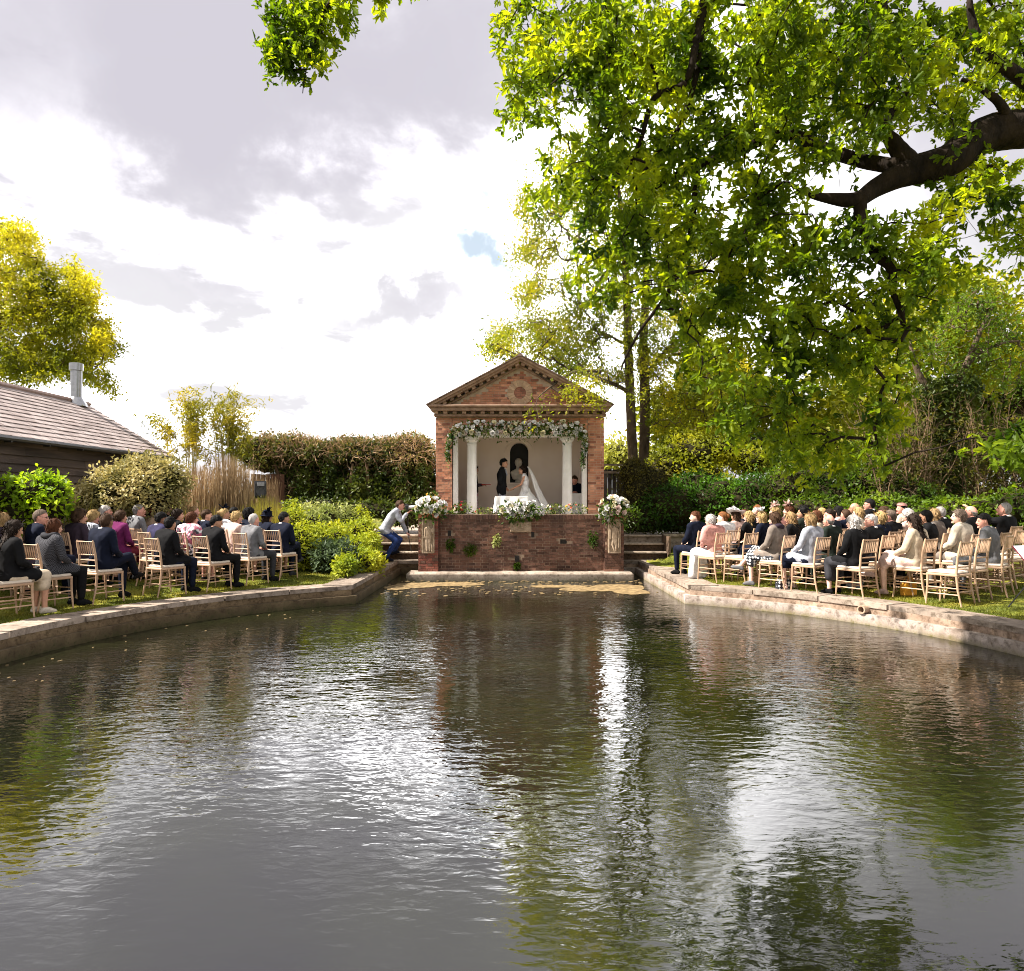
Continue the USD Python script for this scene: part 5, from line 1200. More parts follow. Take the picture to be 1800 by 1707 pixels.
def make_chair(label, loc, rz):
    t = thing("spindle_chair", label, "chair", loc, rz, "pale spindle-backed wedding chairs")
    for s in (-1, 1):
        obj("back_post", MB().tube([(-0.265, s * 0.195, 0), (-0.215, s * 0.19, 0.22), (-0.19, s * 0.185, 0.45), (-0.205, s * 0.18, 0.68), (-0.245, s * 0.175, 0.90), (-0.25, s * 0.175, 0.925)], [0.011, 0.0155, 0.0175, 0.0165, 0.016, 0.008], 7), M_CHW, t, smooth=50)
        obj("front_leg", MB().tube([(0.225, s * 0.195, 0), (0.205, s * 0.19, 0.25), (0.20, s * 0.19, 0.44)], [0.011, 0.0155, 0.0175], 7), M_CHW, t, smooth=50)
        for z_ in (0.16, 0.25): obj("stretcher", MB().tube([(-0.225, s * 0.19, z_), (0.21, s * 0.19, z_)], 0.0095, 6), M_CHW, t)
    for x_, z_ in ((0.212, 0.20), (0.212, 0.29), (-0.218, 0.20)): obj("stretcher", MB().tube([(x_, -0.19, z_), (x_, 0.19, z_)], 0.0095, 6), M_CHW, t)
    obj("seat_frame", MB().cbox((0.005, 0, 0.435), (0.43, 0.41, 0.034), 0.008), M_CHW, t)
    obj("cushion", MB().cbox((0.01, 0, 0.470), (0.40, 0.39, 0.042), 0.016), M_CUSH, t)
    bxz = lambda z_: -0.205 - (z_ - 0.68) * 0.18 if z_ > 0.6 else -0.198
    for z_ in (0.555, 0.635, 0.715, 0.905):
        obj("back_rail", MB().tube([(bxz(z_), -0.18, z_), (bxz(z_) - 0.012, 0, z_), (bxz(z_), 0.18, z_)], 0.0115, 6), M_CHW, t)
    for k in range(7):
        y_ = -0.135 + k * 0.045; obj("spindle", MB().tube([(bxz(0.715) - .01, y_, 0.715), (bxz(0.81) - .01, y_, 0.81), (bxz(0.905) - .01, y_, 0.905)], [0.007, 0.0095, 0.007], 5), M_CHW, t)
    return t


chair0 = [None]
chair_spots = []


def chair(label, x, y, rz):
    z_ = float(ground_z(x, y)); chair_spots.append((x, y))
    if chair0[0] is None: chair0[0] = make_chair(label, (x, y, z_), rz); return
    r = thing("spindle_chair", label, "chair", (x, y, z_), rz, "pale spindle-backed wedding chairs")
    r.GetReferences().AddInternalReference(chair0[0].GetPath()); r.SetInstanceable(True)


# ------------------------------------------------------------------ people
COL = dict(black=(0.008, 0.008, 0.009), ink=(0.012, 0.014, 0.022), navy=(0.007, 0.009, 0.019), blue=(0.025, 0.045, 0.15), darkgreen=(0.016, 0.022, 0.018), charcoal=(0.032, 0.032, 0.037), grey=(0.13, 0.13, 0.14), taupe=(0.17, 0.14, 0.12),
           silver=(0.30, 0.31, 0.36), white=(0.62, 0.61, 0.62), cream=(0.44, 0.36, 0.27), ivory=(0.48, 0.42, 0.34), pink=(0.50, 0.25, 0.22), blush=(0.50, 0.35, 0.31), magenta=(0.11, 0.015, 0.07), plum=(0.035, 0.025, 0.036), purple=(0.028, 0.026, 0.06),
           red=(0.40, 0.025, 0.025), beige=(0.48, 0.35, 0.25), brown=(0.10, 0.055, 0.03), tan=(0.36, 0.22, 0.13), orange=(0.75, 0.36, 0.05), lilac=(0.45, 0.40, 0.55), wine=(0.13, 0.02, 0.03))
HAIR = dict(black=(0.008, 0.007, 0.007), darkbrown=(0.022, 0.013, 0.009), brown=(0.06, 0.032, 0.018), auburn=(0.085, 0.03, 0.013), ginger=(0.19, 0.075, 0.025), fair=(0.30, 0.19, 0.09), blonde=(0.40, 0.27, 0.12), grey=(0.27, 0.25, 0.24), white=(0.50, 0.46, 0.44), greybrown=(0.15, 0.11, 0.085))
SKIN = dict(fair=(0.58, 0.32, 0.23), pink=(0.62, 0.30, 0.23), tan=(0.45, 0.235, 0.15), brown=(0.20, 0.10, 0.06), pale=(0.66, 0.43, 0.34))


def cloth(c, pat=None):
    nm = f"cloth_{c}" + (f"_{pat}" if pat else "")
    if nm in MAT: return MAT[nm]
    b = np.array(COL[c])
    if pat is None: return mat(nm, b, var=0.22, scale=9, rough=0.82, bump=0.004, bscale=16, spec=0.06)
    if pat == "check":
        nd = {"tc": ("texture_coordinate", {}), "k": ("checker_texture", {"scale": 55.0, "color1": tuple(b * 0.55), "color2": tuple(b * 2.1)}), "p": ("principled_bsdf", {"roughness": 0.9, "specular_ior_level": 0.1})}
        ln = [("tc.object", "k.vector"), ("k.color", "p.base_color")]
    elif pat == "dots":
        nd = {"tc": ("texture_coordinate", {}), "v": ("voronoi_texture", {"scale": 17.0, "randomness": 0.25}), "r": ("rgb_ramp", {"ramp": [(0.0, (0.8, 0.8, 0.8)), (0.34, (0.8, 0.8, 0.8)), (0.38, tuple(b)), (1, tuple(b))]}), "p": ("principled_bsdf", {"roughness": 0.7})}
        ln = [("tc.object", "v.vector"), ("v.distance", "r.fac"), ("r.color", "p.base_color")]
    else:  # floral
        nd = {"tc": ("texture_coordinate", {}), "v": ("voronoi_texture", {"scale": 24.0}), "r": ("rgb_ramp", {"ramp": [(0.0, tuple(b)), (0.35, (0.7, 0.66, 0.66)), (0.55, (0.55, 0.12, 0.2)), (0.8, (0.05, 0.05, 0.06))]}), "p": ("principled_bsdf", {"roughness": 0.75})}
        ln = [("tc.object", "v.vector"), ("v.color", "r.fac"), ("r.color", "p.base_color")]
    MAT[nm] = usdkit.material(stage, "/World/Looks/" + nm, nd, ln, surface="p.BSDF"); return MAT[nm]


def hairmat(c): return mat("hair_" + c, np.array(HAIR[c]) * 0.40, col2=np.array(HAIR[c]) * 1.15, scale=34, rough=0.7, bump=0.006, bscale=55, spec=0.12, stretch=(1, 1, 0.3), lo=0.3, hi=0.7)


def skinmat(c): return mat("skin_" + c, SKIN[c], var=0.12, scale=18, rough=0.5, spec=0.35)


def settle(m, length, it=5, wrinkle=0.0, seed=0, freq=9.0, taubin=True):
    """manifold -> smoothed mesh with small folds"""
    mm = m.refine_to_length(length).to_mesh(); t = trimesh.Trimesh(mm.vert_properties[:, :3].astype(float), mm.tri_verts, process=True)
    trimesh.smoothing.filter_taubin(t, lamb=0.5, nu=0.52, iterations=it)
    v = np.array(t.vertices)
    if wrinkle:
        n = np.array(t.vertex_normals); q = v * freq * [1, 1, 0.55] + seed * 3.3
        v = v + n * (wrinkle * 2 * (meshkit.fbm(q, 3, seed) - 0.5))[:, None]
    return v, np.array(t.faces)


def _head():
    m = trimesh.creation.icosphere(3); v = np.array(m.vertices); x, y, z = v.T.copy()
    X, Yv, Z = x * 0.096, y * 0.076, z * 0.120
    low = np.clip(-z, 0, 1)
    Yv = Yv * (1 - 0.30 * low ** 1.3); X = np.where(x < 0, X * (1 - 0.35 * low), X * (1 - 0.05 * low)) + 0.012 * low * (x > 0)
    X = X + np.where((x < 0) & (z > -0.1), 0.010 * x, 0)
    eye = np.exp(-(((y * 0.076 - 0.031) / 0.014) ** 2 + ((z * 0.12 - 0.012) / 0.012) ** 2)) + np.exp(-(((y * 0.076 + 0.031) / 0.014) ** 2 + ((z * 0.12 - 0.012) / 0.012) ** 2))
    X = X - 0.010 * eye * (x > 0.3)
    h_ = m3.Manifold(m3.Mesh(np.column_stack([X, Yv, Z]).astype(np.float32), m.faces.astype(np.uint32)))
    h_ += hull([((0.090, 0, 0.016), 0.009), ((0.108, 0, -0.020), 0.012), ((0.094, 0.012, -0.024), 0.009), ((0.094, -0.012, -0.024), 0.009)], 8)
    h_ += hull([((0.090, 0.014, -0.052), 0.008), ((0.090, -0.014, -0.052), 0.008), ((0.094, 0, -0.050), 0.008)], 8)
    h_ += hull([((0.092, 0, -0.092), 0.016), ((0.08, 0.012, -0.09), 0.014), ((0.08, -0.012, -0.09), 0.014)], 8)
    for s in (-1, 1): h_ += hull([((-0.004, s * 0.074, 0.018), (0.016, 0.008, 0.014)), ((-0.010, s * 0.078, 0.022), (0.014, 0.007, 0.012)), ((0.0, s * 0.072, -0.024), (0.010, 0.006, 0.012))], 8)
    return h_


HEAD = _head()


def _hand(curl=0.5):
    """a right hand: wrist at the origin, fingers along +x, palm facing -z, thumb towards +y"""
    h_ = hull([((0.0, 0.012, 0), (0.02, 0.016, 0.013)), ((0.0, -0.012, 0), (0.02, 0.016, 0.013)), ((0.08, 0.032, 0.0), (0.012, 0.012, 0.011)), ((0.08, -0.030, -0.002), (0.012, 0.012, 0.011))], 8)
    for k, (y_, L) in enumerate(((0.031, 0.068), (0.011, 0.078), (-0.010, 0.072), (-0.030, 0.055))):
        a = curl * (0.7 + 0.12 * k); p0 = np.array([0.082, y_, 0]); p1 = p0 + np.array([math.cos(a), 0, -math.sin(a)]) * L * 0.52; p2 = p1 + np.array([math.cos(a * 2), 0, -math.sin(a * 2)]) * L * 0.45
        h_ += hull([(p0, 0.0098), (p1, 0.009)], 6) + hull([(p1, 0.009), (p2, 0.0078)], 6)
    q0, q1, q2 = (0.018, 0.026, -0.004), (0.052, 0.055, -0.014), (0.082, 0.060, -0.026)
    return h_ + hull([(q0, 0.014), (q1, 0.011)], 6) + hull([(q1, 0.011), (q2, 0.009)], 6)


HANDR = {c: _hand(c) for c in (0.35, 0.9)}


def frame3(x, up=(0, 0, 1)):
    x = unit(x); y = unit(np.cross(up, x)); z = np.cross(x, y); return np.stack([x, y, z], 1)


def put(m, R, t): return m.transform(np.column_stack([R, np.asarray(t)]).astype(np.float32))


SEAT = dict(pelvis=(0, 0, 0.575), waist=(-0.02, 0, 0.72), chest=(-0.035, 0, 0.93), neck=(-0.02, 0, 1.075), head=(0.025, 0, 1.215),
            sh=(-0.03, 0.185, 1.035), el=(0.03, 0.245, 0.79), wr=(0.25, 0.095, 0.69), hip=(0.0, 0.095, 0.56), kn=(0.45, 0.11, 0.555), an=(0.43, 0.11, 0.10), toe=(0.56, 0.125, 0.04))
STAND = dict(pelvis=(0, 0, 0.97), waist=(0.0, 0, 1.13), chest=(-0.015, 0, 1.34), neck=(0.0, 0, 1.50), head=(0.035, 0, 1.64),
             sh=(-0.01, 0.19, 1.46), el=(0.03, 0.25, 1.17), wr=(0.26, 0.10, 1.06), hip=(0.0, 0.095, 0.93), kn=(0.02, 0.105, 0.51), an=(-0.01, 0.11, 0.10), toe=(0.12, 0.13, 0.04))


def joints(base, **over):
    J = {}
    for k, v in base.items():
        v = np.array(v, float)
        if k in ("pelvis", "waist", "chest", "neck", "head"): J[k] = v
        else: J[k + "L"] = v; J[k + "R"] = v * [1, -1, 1]
    for k, v in over.items(): J[k] = np.array(v, float)
    return J


def lean(J, ang, about=None):
    c, s = math.cos(ang), math.sin(ang); o = J["pelvis"] if about is None else np.asarray(about)
    R = np.array([[c, 0, s], [0, 1, 0], [-s, 0, c]])
    for k in ("waist", "chest", "neck", "head", "shL", "shR", "elL", "elR"): J[k] = o + R @ (J[k] - o)
    return J


def torso(J, g=0.0, w=1.0):
    L = lambda k, y, r: [((J[k] + [0, y * w, 0]), (r + g, r + g, r + g)), ((J[k] - [0, y * w, 0]), (r + g, r + g, r + g))]
    a, b, c = L("pelvis", 0.085, 0.108), L("waist", 0.07, 0.098), L("chest", 0.095, 0.105)
    s = [(J["shL"] * [1, w, 1], 0.062 + g), (J["shR"] * [1, w, 1], 0.062 + g), (J["neck"], 0.055 + g)]
    return hull(a + b) + hull(b + c) + hull(c + s)


def arm(J, s, g=0.0, t=1.0):
    return hull([(J["sh" + s], 0.058 + g), (J["el" + s], 0.043 + g)]) + hull([(J["el" + s], 0.042 + g), (J["el" + s] * (1 - t) + J["wr" + s] * t, 0.029 + g)])


def leg(J, s, g=0.0, to=1.0):
    return hull([(J["hip" + s], 0.092 + g), (J["kn" + s], 0.060 + g)]) + hull([(J["kn" + s], 0.058 + g), (J["kn" + s] * (1 - to) + J["an" + s] * to, 0.040 + g)])


def foot(J, s, g=0.0):
    a, t = J["an" + s], J["toe" + s]; d = unit((t - a) * [1, 1, 0.3])
    return hull([(a + [0, 0, -0.02], 0.042 + g), (a - d * 0.035 + [0, 0, -0.055], 0.032 + g), (t, (0.034 + g, 0.034 + g, 0.026 + g)), (t - d * 0.06 + [0, 0, 0.012], 0.036 + g)])


def hair_mesh(style, R, H, seed):
    sk = sphere((-0.008, 0, 0.020), (0.103, 0.083, 0.111), 20)

    def cap(k, front=0.072, hz=0.062, side=-0.045, sz=-0.055):
        m = sphere((-0.010, 0, 0.022), (0.103 * k, 0.083 * k, 0.110 * k), 22)
        if k < 1.07:
            n = unit(np.array([-(hz - 0.016), 0, front + 0.03])); up_ = m.trim_by_plane(tuple(n), float(n @ np.array([front, 0, hz])))
            return up_ + m.trim_by_plane((-1, 0, 0.25), 0.028)
        n = unit(np.array([-(hz - sz), 0, front - side])); return m.trim_by_plane(tuple(n), float(n @ np.array([front, 0, hz])))
    wr, fq, ln = 0.013, 27, 0.014
    if style == "short": m = cap(1.06).trim_by_plane((0, 0, 1), -0.075)
    elif style == "buzz": m = cap(1.025, 0.06, 0.075).trim_by_plane((0, 0, 1), -0.065); wr = 0.002
    elif style == "bald":
        m = cap(1.035, 0.05, 0.06).trim_by_plane((0, 0, 1), -0.075).trim_by_plane((0.35, 0, -0.94), -0.036); wr = 0.003
    elif style == "thin":
        m = cap(1.03, 0.045, 0.085).trim_by_plane((0, 0, 1), -0.07); wr = 0.003
    elif style == "curly":
        m = cap(1.30, 0.075, 0.075, -0.03, -0.06) + hull([((-0.06, 0.05, -0.03), 0.055), ((-0.06, -0.05, -0.03), 0.055), ((-0.07, 0, 0.03), 0.07)]); wr, fq = 0.020, 22
    elif style == "crop":
        m = cap(1.13, 0.075, 0.062, -0.035, -0.06) + hull([((-0.05, 0.04, -0.03), 0.045), ((-0.05, -0.04, -0.03), 0.045), ((-0.06, 0, 0.03), 0.055)]); wr, fq = 0.010, 26
    elif style == "bob":
        m = cap(1.11) + hull([((-0.02, s * 0.05, 0.02), 0.046) for s in (-1, 1)] + [((-0.025, s * 0.066, -0.115), 0.028) for s in (-1, 1)] + [((-0.075, 0, -0.06), 0.04), ((-0.07, 0, -0.125), 0.03)]); wr = 0.008
    elif style == "long":
        m = cap(1.10) + hull([((-0.03, s * 0.045, 0.02), 0.05) for s in (-1, 1)] + [((-0.05, s * 0.068, -0.14), 0.034) for s in (-1, 1)]) + hull([((-0.05, s * 0.068, -0.13), 0.034) for s in (-1, 1)] + [((-0.10, s * 0.07, -0.29), 0.028) for s in (-1, 1)] + [((-0.10, 0, -0.34), 0.03)]); wr, fq, ln = 0.012, 20, 0.02
    elif style == "updo":
        m = cap(1.06).trim_by_plane((0, 0, 1), -0.06) + sphere((-0.105, 0, 0.045), 0.048, 14); wr = 0.008
    v, f = settle(m, ln, 3, wr, seed, fq)
    g_ = np.random.default_rng(seed); tt = trimesh.Trimesh(v, f, process=False); nn = np.array(tt.vertex_normals); k = 420 if style in ("curly", "crop", "long", "bob") else 300
    if style in ("bald", "thin", "buzz"): k = 160
    i = g_.integers(0, len(v), k); p, n = v[i], nn[i]
    down = np.array([-0.35, 0, -0.9]) - n * (n @ np.array([-0.35, 0, -0.9]))[:, None]
    d = unit(down + n * 0.30 + g_.normal(0, 0.35, (k, 3))) if style not in ("curly", "crop") else unit(n * 0.5 + g_.normal(size=(k, 3)))
    L = {"long": 0.075, "bob": 0.055, "curly": 0.045, "crop": 0.04}.get(style, 0.032)
    lv, lf = leaves(fan([(0, 0), (0.4, -0.13), (1, 0), (0.4, 0.13)], 0.25, 0.3), p - n * 0.004, d, L * g_.uniform(0.6, 1.2, k), n)
    v, f = np.vstack([v, lv]), np.vstack([f, lf + len(v)])
    return v @ R.T + H, f


def feathers(c, n, size, seed, up=(0, 0, 1.0), w=0.25):
    g_ = np.random.default_rng(seed); d = unit(g_.normal(size=(n, 3)) * [1, 1, 0.6] + np.asarray(up) * 0.8)
    return leaves(fan([(0, 0), (0.3, -w * .6), (0.7, -w), (1, 0), (0.7, w), (0.3, w * .6)], 0.45, 0.2), np.repeat(np.asarray(c, float)[None], n, 0), d, size * g_.uniform(0.6, 1.1, n))


NP_ = [0]


def person(label, loc, heading, J, spec, group=None, scale=1.0, yaw=0.0, pitch=0.0, roll=0.0):
    """spec: hair, hairc, skin, top (kind, colour[, pattern]), bottom (kind, colour[, pattern]), shoes, hat, collar, fem"""
    NP_[0] += 1; sd_ = NP_[0]
    t = thing("person", label, "person", loc, heading, group, scale=scale)
    fem = spec.get("fem", False); w = 0.90 if fem else 1.0
    sk = skinmat(spec.get("skin", "fair"))
    cy, sy, cp_, sp_ = math.cos(yaw), math.sin(yaw), math.cos(pitch), math.sin(pitch)
    R = np.array([[cy, -sy, 0], [sy, cy, 0], [0, 0, 1]]) @ np.array([[cp_, 0, sp_], [0, 1, 0], [-sp_, 0, cp_]]) @ np.array([[1, 0, 0], [0, math.cos(roll), -math.sin(roll)], [0, math.sin(roll), math.cos(roll)]])
    H = J["head"]
    body = torso(J, -0.018, w) + hull([(J["neck"], 0.056), (H + R @ np.array([-0.018, 0, -0.06]), 0.050)])
    for s in "LR":
        body += arm(J, s, -0.010) + leg(J, s, -0.006) + foot(J, s, -0.008)
    v, f = settle(body, 0.045, 3)
    parts = [m3.Manifold(m3.Mesh(v.astype(np.float32), f.astype(np.uint32)))]
    b = parts[0] if parts[0].status() == m3.Error.NoError and parts[0].num_tri() > 0 else body
    b = b + put(HEAD, R, H)
    for s in "LR":
        d = unit(J["wr" + s] - J["el" + s]); hd = HANDR[spec.get("curl", 0.35)]
        if s == "L": hd = hd.mirror((0, 1, 0))
        dd = unit(J.get("hand" + s, d) if "hand" + s in J else d + np.array([0, 0, -0.05]))
        b = b + put(hd, frame3(dd, J.get("palm" + s, (0, 0, 1))), J["wr" + s] + d * 0.005)
    bp = obj("body", MB().man(b), sk, t, smooth=50)
    eg = MB()
    for s in (-1, 1): obj("eye", MB().man(sphere(R @ np.array([0.0835, s * 0.031, 0.012]) + H, 0.0085, 8)), mat("eye_dark", (0.02, 0.014, 0.012), rough=0.2), t, smooth=True)
    obj("mouth", MB().man(hull([(R @ np.array([0.097, 0.016, -0.052]) + H, 0.0045), (R @ np.array([0.097, -0.016, -0.052]) + H, 0.0045), (R @ np.array([0.101, 0, -0.051]) + H, 0.005)], 6)), mat("lips", (0.36, 0.10, 0.09)), t)
    # clothes
    tk, tc = spec["top"][:2]; tm_ = cloth(tc, spec["top"][2] if len(spec["top"]) > 2 else None)
    bk, bc = spec["bottom"][:2]; bm_ = cloth(bc, spec["bottom"][2] if len(spec["bottom"]) > 2 else None)
    m = torso(J, 0.016 if tk in ("coat", "jacket") else 0.006, w)
    if tk != "sleeveless":
        for s in "LR": m += arm(J, s, 0.015 if tk in ("coat", "jacket") else 0.008, 0.95 if tk in ("coat", "jacket") else spec.get("sleeve", 0.9))
    if tk in ("coat", "jacket"):
        hp = [(J["hip" + s] * 0.75 + J["kn" + s] * 0.25 + [0, 0, 0.01], 0.108) for s in "LR"] if tk == "jacket" else [(J["hip" + s] * 0.3 + J["kn" + s] * 0.7 + [0, 0, 0.02], 0.094) for s in "LR"]
        m += hull(hp + [(J["pelvis"] + [-0.02, y_, 0.0], 0.128) for y_ in (-0.075, 0.075)])
    if tk == "shawl":
        m += hull([(J["shL"] + [-0.01, 0.02, 0.0], 0.085), (J["shR"] + [-0.01, -0.02, 0.0], 0.085), (J["neck"], 0.075), (J["elL"] + [0, 0, 0.06], 0.075), (J["elR"] + [0, 0, 0.06], 0.075), (J["waist"] + [-0.06, 0, 0], 0.09)])
    obj({"jacket": "jacket", "coat": "coat", "shawl": "shawl"}.get(tk, "blouse"), MB().add(*settle(m, 0.030, 5, 0.018, sd_)), tm_, t, smooth=True)
    if bk == "trousers":
        m = hull([(J["hipL"], 0.098), (J["hipR"], 0.098), (J["pelvis"], 0.105)])
        for s in "LR": m += leg(J, s, 0.013, 0.93)
        obj("trousers", MB().add(*settle(m, 0.04, 5, 0.010, sd_ + 50)), bm_, t, smooth=True)
    elif bk == "skirt":
        m = hull([(J["pelvis"] + [0, y_, 0], 0.115) for y_ in (-.07, .07)] + [(J["hip" + s], 0.108) for s in "LR"] + [(J["kn" + s], 0.082) for s in "LR"])
        k = spec.get("hem", 0.28); m += hull([(J["kn" + s], 0.082) for s in "LR"] + [(J["kn" + s] * (1 - k) + J["an" + s] * k + [-0.02, 0, 0], 0.082) for s in "LR"])
        obj("skirt", MB().add(*settle(m, 0.035, 6, 0.014, sd_ + 50)), bm_, t, smooth=True)
    elif bk == "long":
        m = hull([(J["pelvis"] + [0, y_, 0], 0.115) for y_ in (-.07, .07)] + [(J["hip" + s], 0.108) for s in "LR"] + [(J["kn" + s], 0.088) for s in "LR"])
        m += hull([(J["kn" + s], 0.088) for s in "LR"] + [(J["an" + s] + [0.03, (0.05 if s == "L" else -0.05), -0.01], 0.085) for s in "LR"])
        obj("long_skirt", MB().add(*settle(m, 0.035, 6, 0.020, sd_ + 50)), bm_, t, smooth=True)
    for s in "LR": obj("shoe", MB().add(*settle(foot(J, s, 0.004) if bk == "trousers" else foot(J, s, 0.0).trim_by_plane((0, 0, -1), -float(J["an" + s][2]) - 0.005), 0.03, 2)), cloth(spec.get("shoes", "black")), t, smooth=True)
    if spec.get("collar"):
        a = np.linspace(0, 2 * PI, 15); c = J["neck"] * 0.55 + H * 0.45 + np.array([-0.015, 0, -0.055])
        obj("shirt_collar", MB().tube(np.stack([c[0] + 0.060 * np.cos(a), c[1] + 0.060 * np.sin(a), c[2] + 0.012 - 0.022 * np.cos(a) + 0 * a], 1), 0.019, 6), cloth(spec["collar"]), t, smooth=True)
    if spec.get("scarf"):
        a = np.linspace(0, 2 * PI, 17); c = J["neck"] + np.array([0, 0, 0.02])
        obj("scarf", MB().tube(np.stack([c[0] + 0.08 * np.cos(a), c[1] + 0.10 * np.sin(a), c[2] + 0.012 * np.sin(3 * a)], 1), 0.045, 8), cloth(spec["scarf"]), t, smooth=True)
    if spec.get("tie"):
        c = J["neck"] * 0.5 + J["chest"] * 0.5
        obj("tie", MB().man(hull([(J["neck"] + [0.085, 0, -0.03], 0.02), (J["chest"] + [0.135, 0, 0.0], 0.028)])), cloth(spec["tie"]), t)
    if spec.get("hair"):
        hv = hair_mesh(spec["hair"], R, H, sd_)
        obj("hair", MB().add(*hv), hairmat(spec["hairc"]), t, smooth=True)
    if spec.get("glasses"):
        g_ = MB()
        for s in (-1, 1):
            a = np.linspace(0, 2 * PI, 11); g_.tube(np.stack([0.098 + 0 * a, s * 0.033 + 0.021 * np.cos(a), 0.012 + 0.017 * np.sin(a)], 1) @ R.T + H, 0.0028, 4)
            g_.tube(np.array([[0.097, s * 0.054, 0.016], [0.06, s * 0.074, 0.018], [-0.005, s * 0.08, 0.02]]) @ R.T + H, 0.0026, 4)
        obj("glasses", g_, M_BLACK, t)
    hat = spec.get("hat")
    if hat:
        kd, hc = hat[:2]; T_ = lambda p: np.asarray(p, float) @ R.T + H
        if kd == "wide":
            k = MB().lathe([(0.001, 0.115), (0.06, 0.112), (0.088, 0.085), (0.092, 0.03), (0.15, 0.028), (0.215, 0.05), (0.218, 0.046), (0.15, 0.020), (0.09, 0.018)], seg=30); v, f = k.get()
            q = v.copy(); q[:, 2] += 0.05 + 0.05 * np.sin(np.arctan2(v[:, 1], v[:, 0]) * 2) * np.clip(np.hypot(v[:, 0], v[:, 1]) - 0.1, 0, 1) * 4
            Rx = np.array([[1, 0, 0], [0, math.cos(0.32), -math.sin(0.32)], [0, math.sin(0.32), math.cos(0.32)]])
            hp_ = obj("hat", MB().add(T_(q @ Rx.T), f), cloth(hc), t, smooth=35)
            obj("hat_bow", MB().add(*feathers(T_((-0.02, 0.10, 0.11)), 12, 0.13, sd_, w=0.4)), cloth(hc), hp_)
        elif kd == "cloche":
            v, f = MB().lathe([(0.001, 0.135), (0.05, 0.13), (0.09, 0.10), (0.105, 0.05), (0.108, 0.02), (0.145, 0.0), (0.148, -0.004), (0.10, 0.01)], seg=26).get()
            hp_ = obj("hat", MB().add(T_(v + [-0.01, 0, 0.015]), f), cloth(hc), t, smooth=35)
            obj("hat_feathers", MB().add(*feathers(T_((-0.03, -0.07, 0.10)), 14, 0.12, sd_)), cloth(hc), hp_)
        elif kd == "beret":
            v, f = MB().lathe([(0.001, 0.07), (0.07, 0.065), (0.115, 0.035), (0.118, 0.015), (0.09, 0.0)], seg=24).get()
            obj("hat", MB().add(T_(v + [-0.015, 0, 0.07]), f), cloth(hc), t, smooth=35)
        elif kd == "band":
            v, f = MB().lathe([(0.001, 0.06), (0.07, 0.05), (0.098, 0.02), (0.102, -0.01), (0.09, -0.012)], seg=24).get()
            obj("cap", MB().add(T_(v * [1.05, 0.9, 1] + [-0.008, 0, 0.085]), f), cloth(hc), t, smooth=35)
        elif kd == "scarf":
            m = sphere((-0.010, 0, 0.022), (0.118, 0.097, 0.126), 20); n = unit(np.array([-0.12, 0, 0.115])); m = m.trim_by_plane(tuple(n), float(n @ np.array([0.075, 0, 0.062])))
            v, f = settle(m, 0.02, 3, 0.006, sd_, 20); obj("headscarf", MB().add(T_(v), f), cloth(hc), t, smooth=True)
        else:  # fascinator
            hp_ = obj("fascinator", MB().man(put(sphere((0, 0, 0), (0.055, 0.055, 0.014), 14), R, T_((0.01, 0.03 if kd != "fascR" else -0.03, 0.135)))).add(*feathers(T_((0.0, 0.03, 0.14)), 18, 0.13, sd_, w=0.16)), cloth(hc), t)
    return t


HL, HR = math.radians(57), math.radians(124)
placed = []


def seated(label, px, py, Y, spec, yaw=0.0, pitch=0.05, ln=0.06, cross=None, over=None, dh=0.0, short=None, seat=True, chair_label=None):
    left = px < 900; x = (px - 900) * Y / 1250
    zt_ = EYE - (py - 880) * Y / 1250
    hd = (HL if left else HR) + rng.normal(0, 0.10) + dh; yaw += rng.normal(0, 0.22); pitch += rng.normal(0, 0.07); ln += rng.normal(0, 0.035)
    J = joints(SEAT)
    if cross:
        s, o = ("R", "L") if cross == "R" else ("L", "R"); sg = -1 if s == "R" else 1
        J["kn" + s] = np.array([0.44, sg * 0.03, 0.66]); J["an" + s] = np.array([0.66, -sg * 0.10, 0.36]); J["toe" + s] = np.array([0.80, -sg * 0.14, 0.33])
    J = lean(J, ln)
    for k, v in (over or {}).items(): J[k] = np.array(v, float)
    c, s_ = math.cos(hd), math.sin(hd); hx, hy = J["head"][:2]; Y1 = Y
    for _ in range(9):
        x = (px - 900) * Y1 / 1250; zt_ = EYE - (py - 880) * Y1 / 1250
        X0, Y0 = x - (c * hx - s_ * hy), Y1 - (s_ * hx + c * hy)
        if all(math.hypot(qx - X0, qy - Y0) > 0.44 for (qx, qy) in placed): break
        Y1 += 0.13
    zg = float(ground_z(X0, Y0)); sc_ = float(np.clip((zt_ - zg) / (J["head"][2] + 0.125), 0.93, 1.12))
    placed.append((X0, Y0))
    person(label, (X0, Y0, zg), hd, J, spec, ("guests seated on the left of the pond" if left else "guests seated on the right of the pond"), sc_, yaw, pitch)
    if seat: chair("pale chair under the " + (chair_label or short), X0, Y0, hd)


def S(top, bottom=None, hair="short", hairc="darkbrown", **k):
    return dict(top=top, bottom=bottom or ("trousers", top[1]), hair=hair, hairc=hairc, **k)


sj = ("jacket", "navy"); bj = ("jacket", "black"); gj = ("jacket", "charcoal")
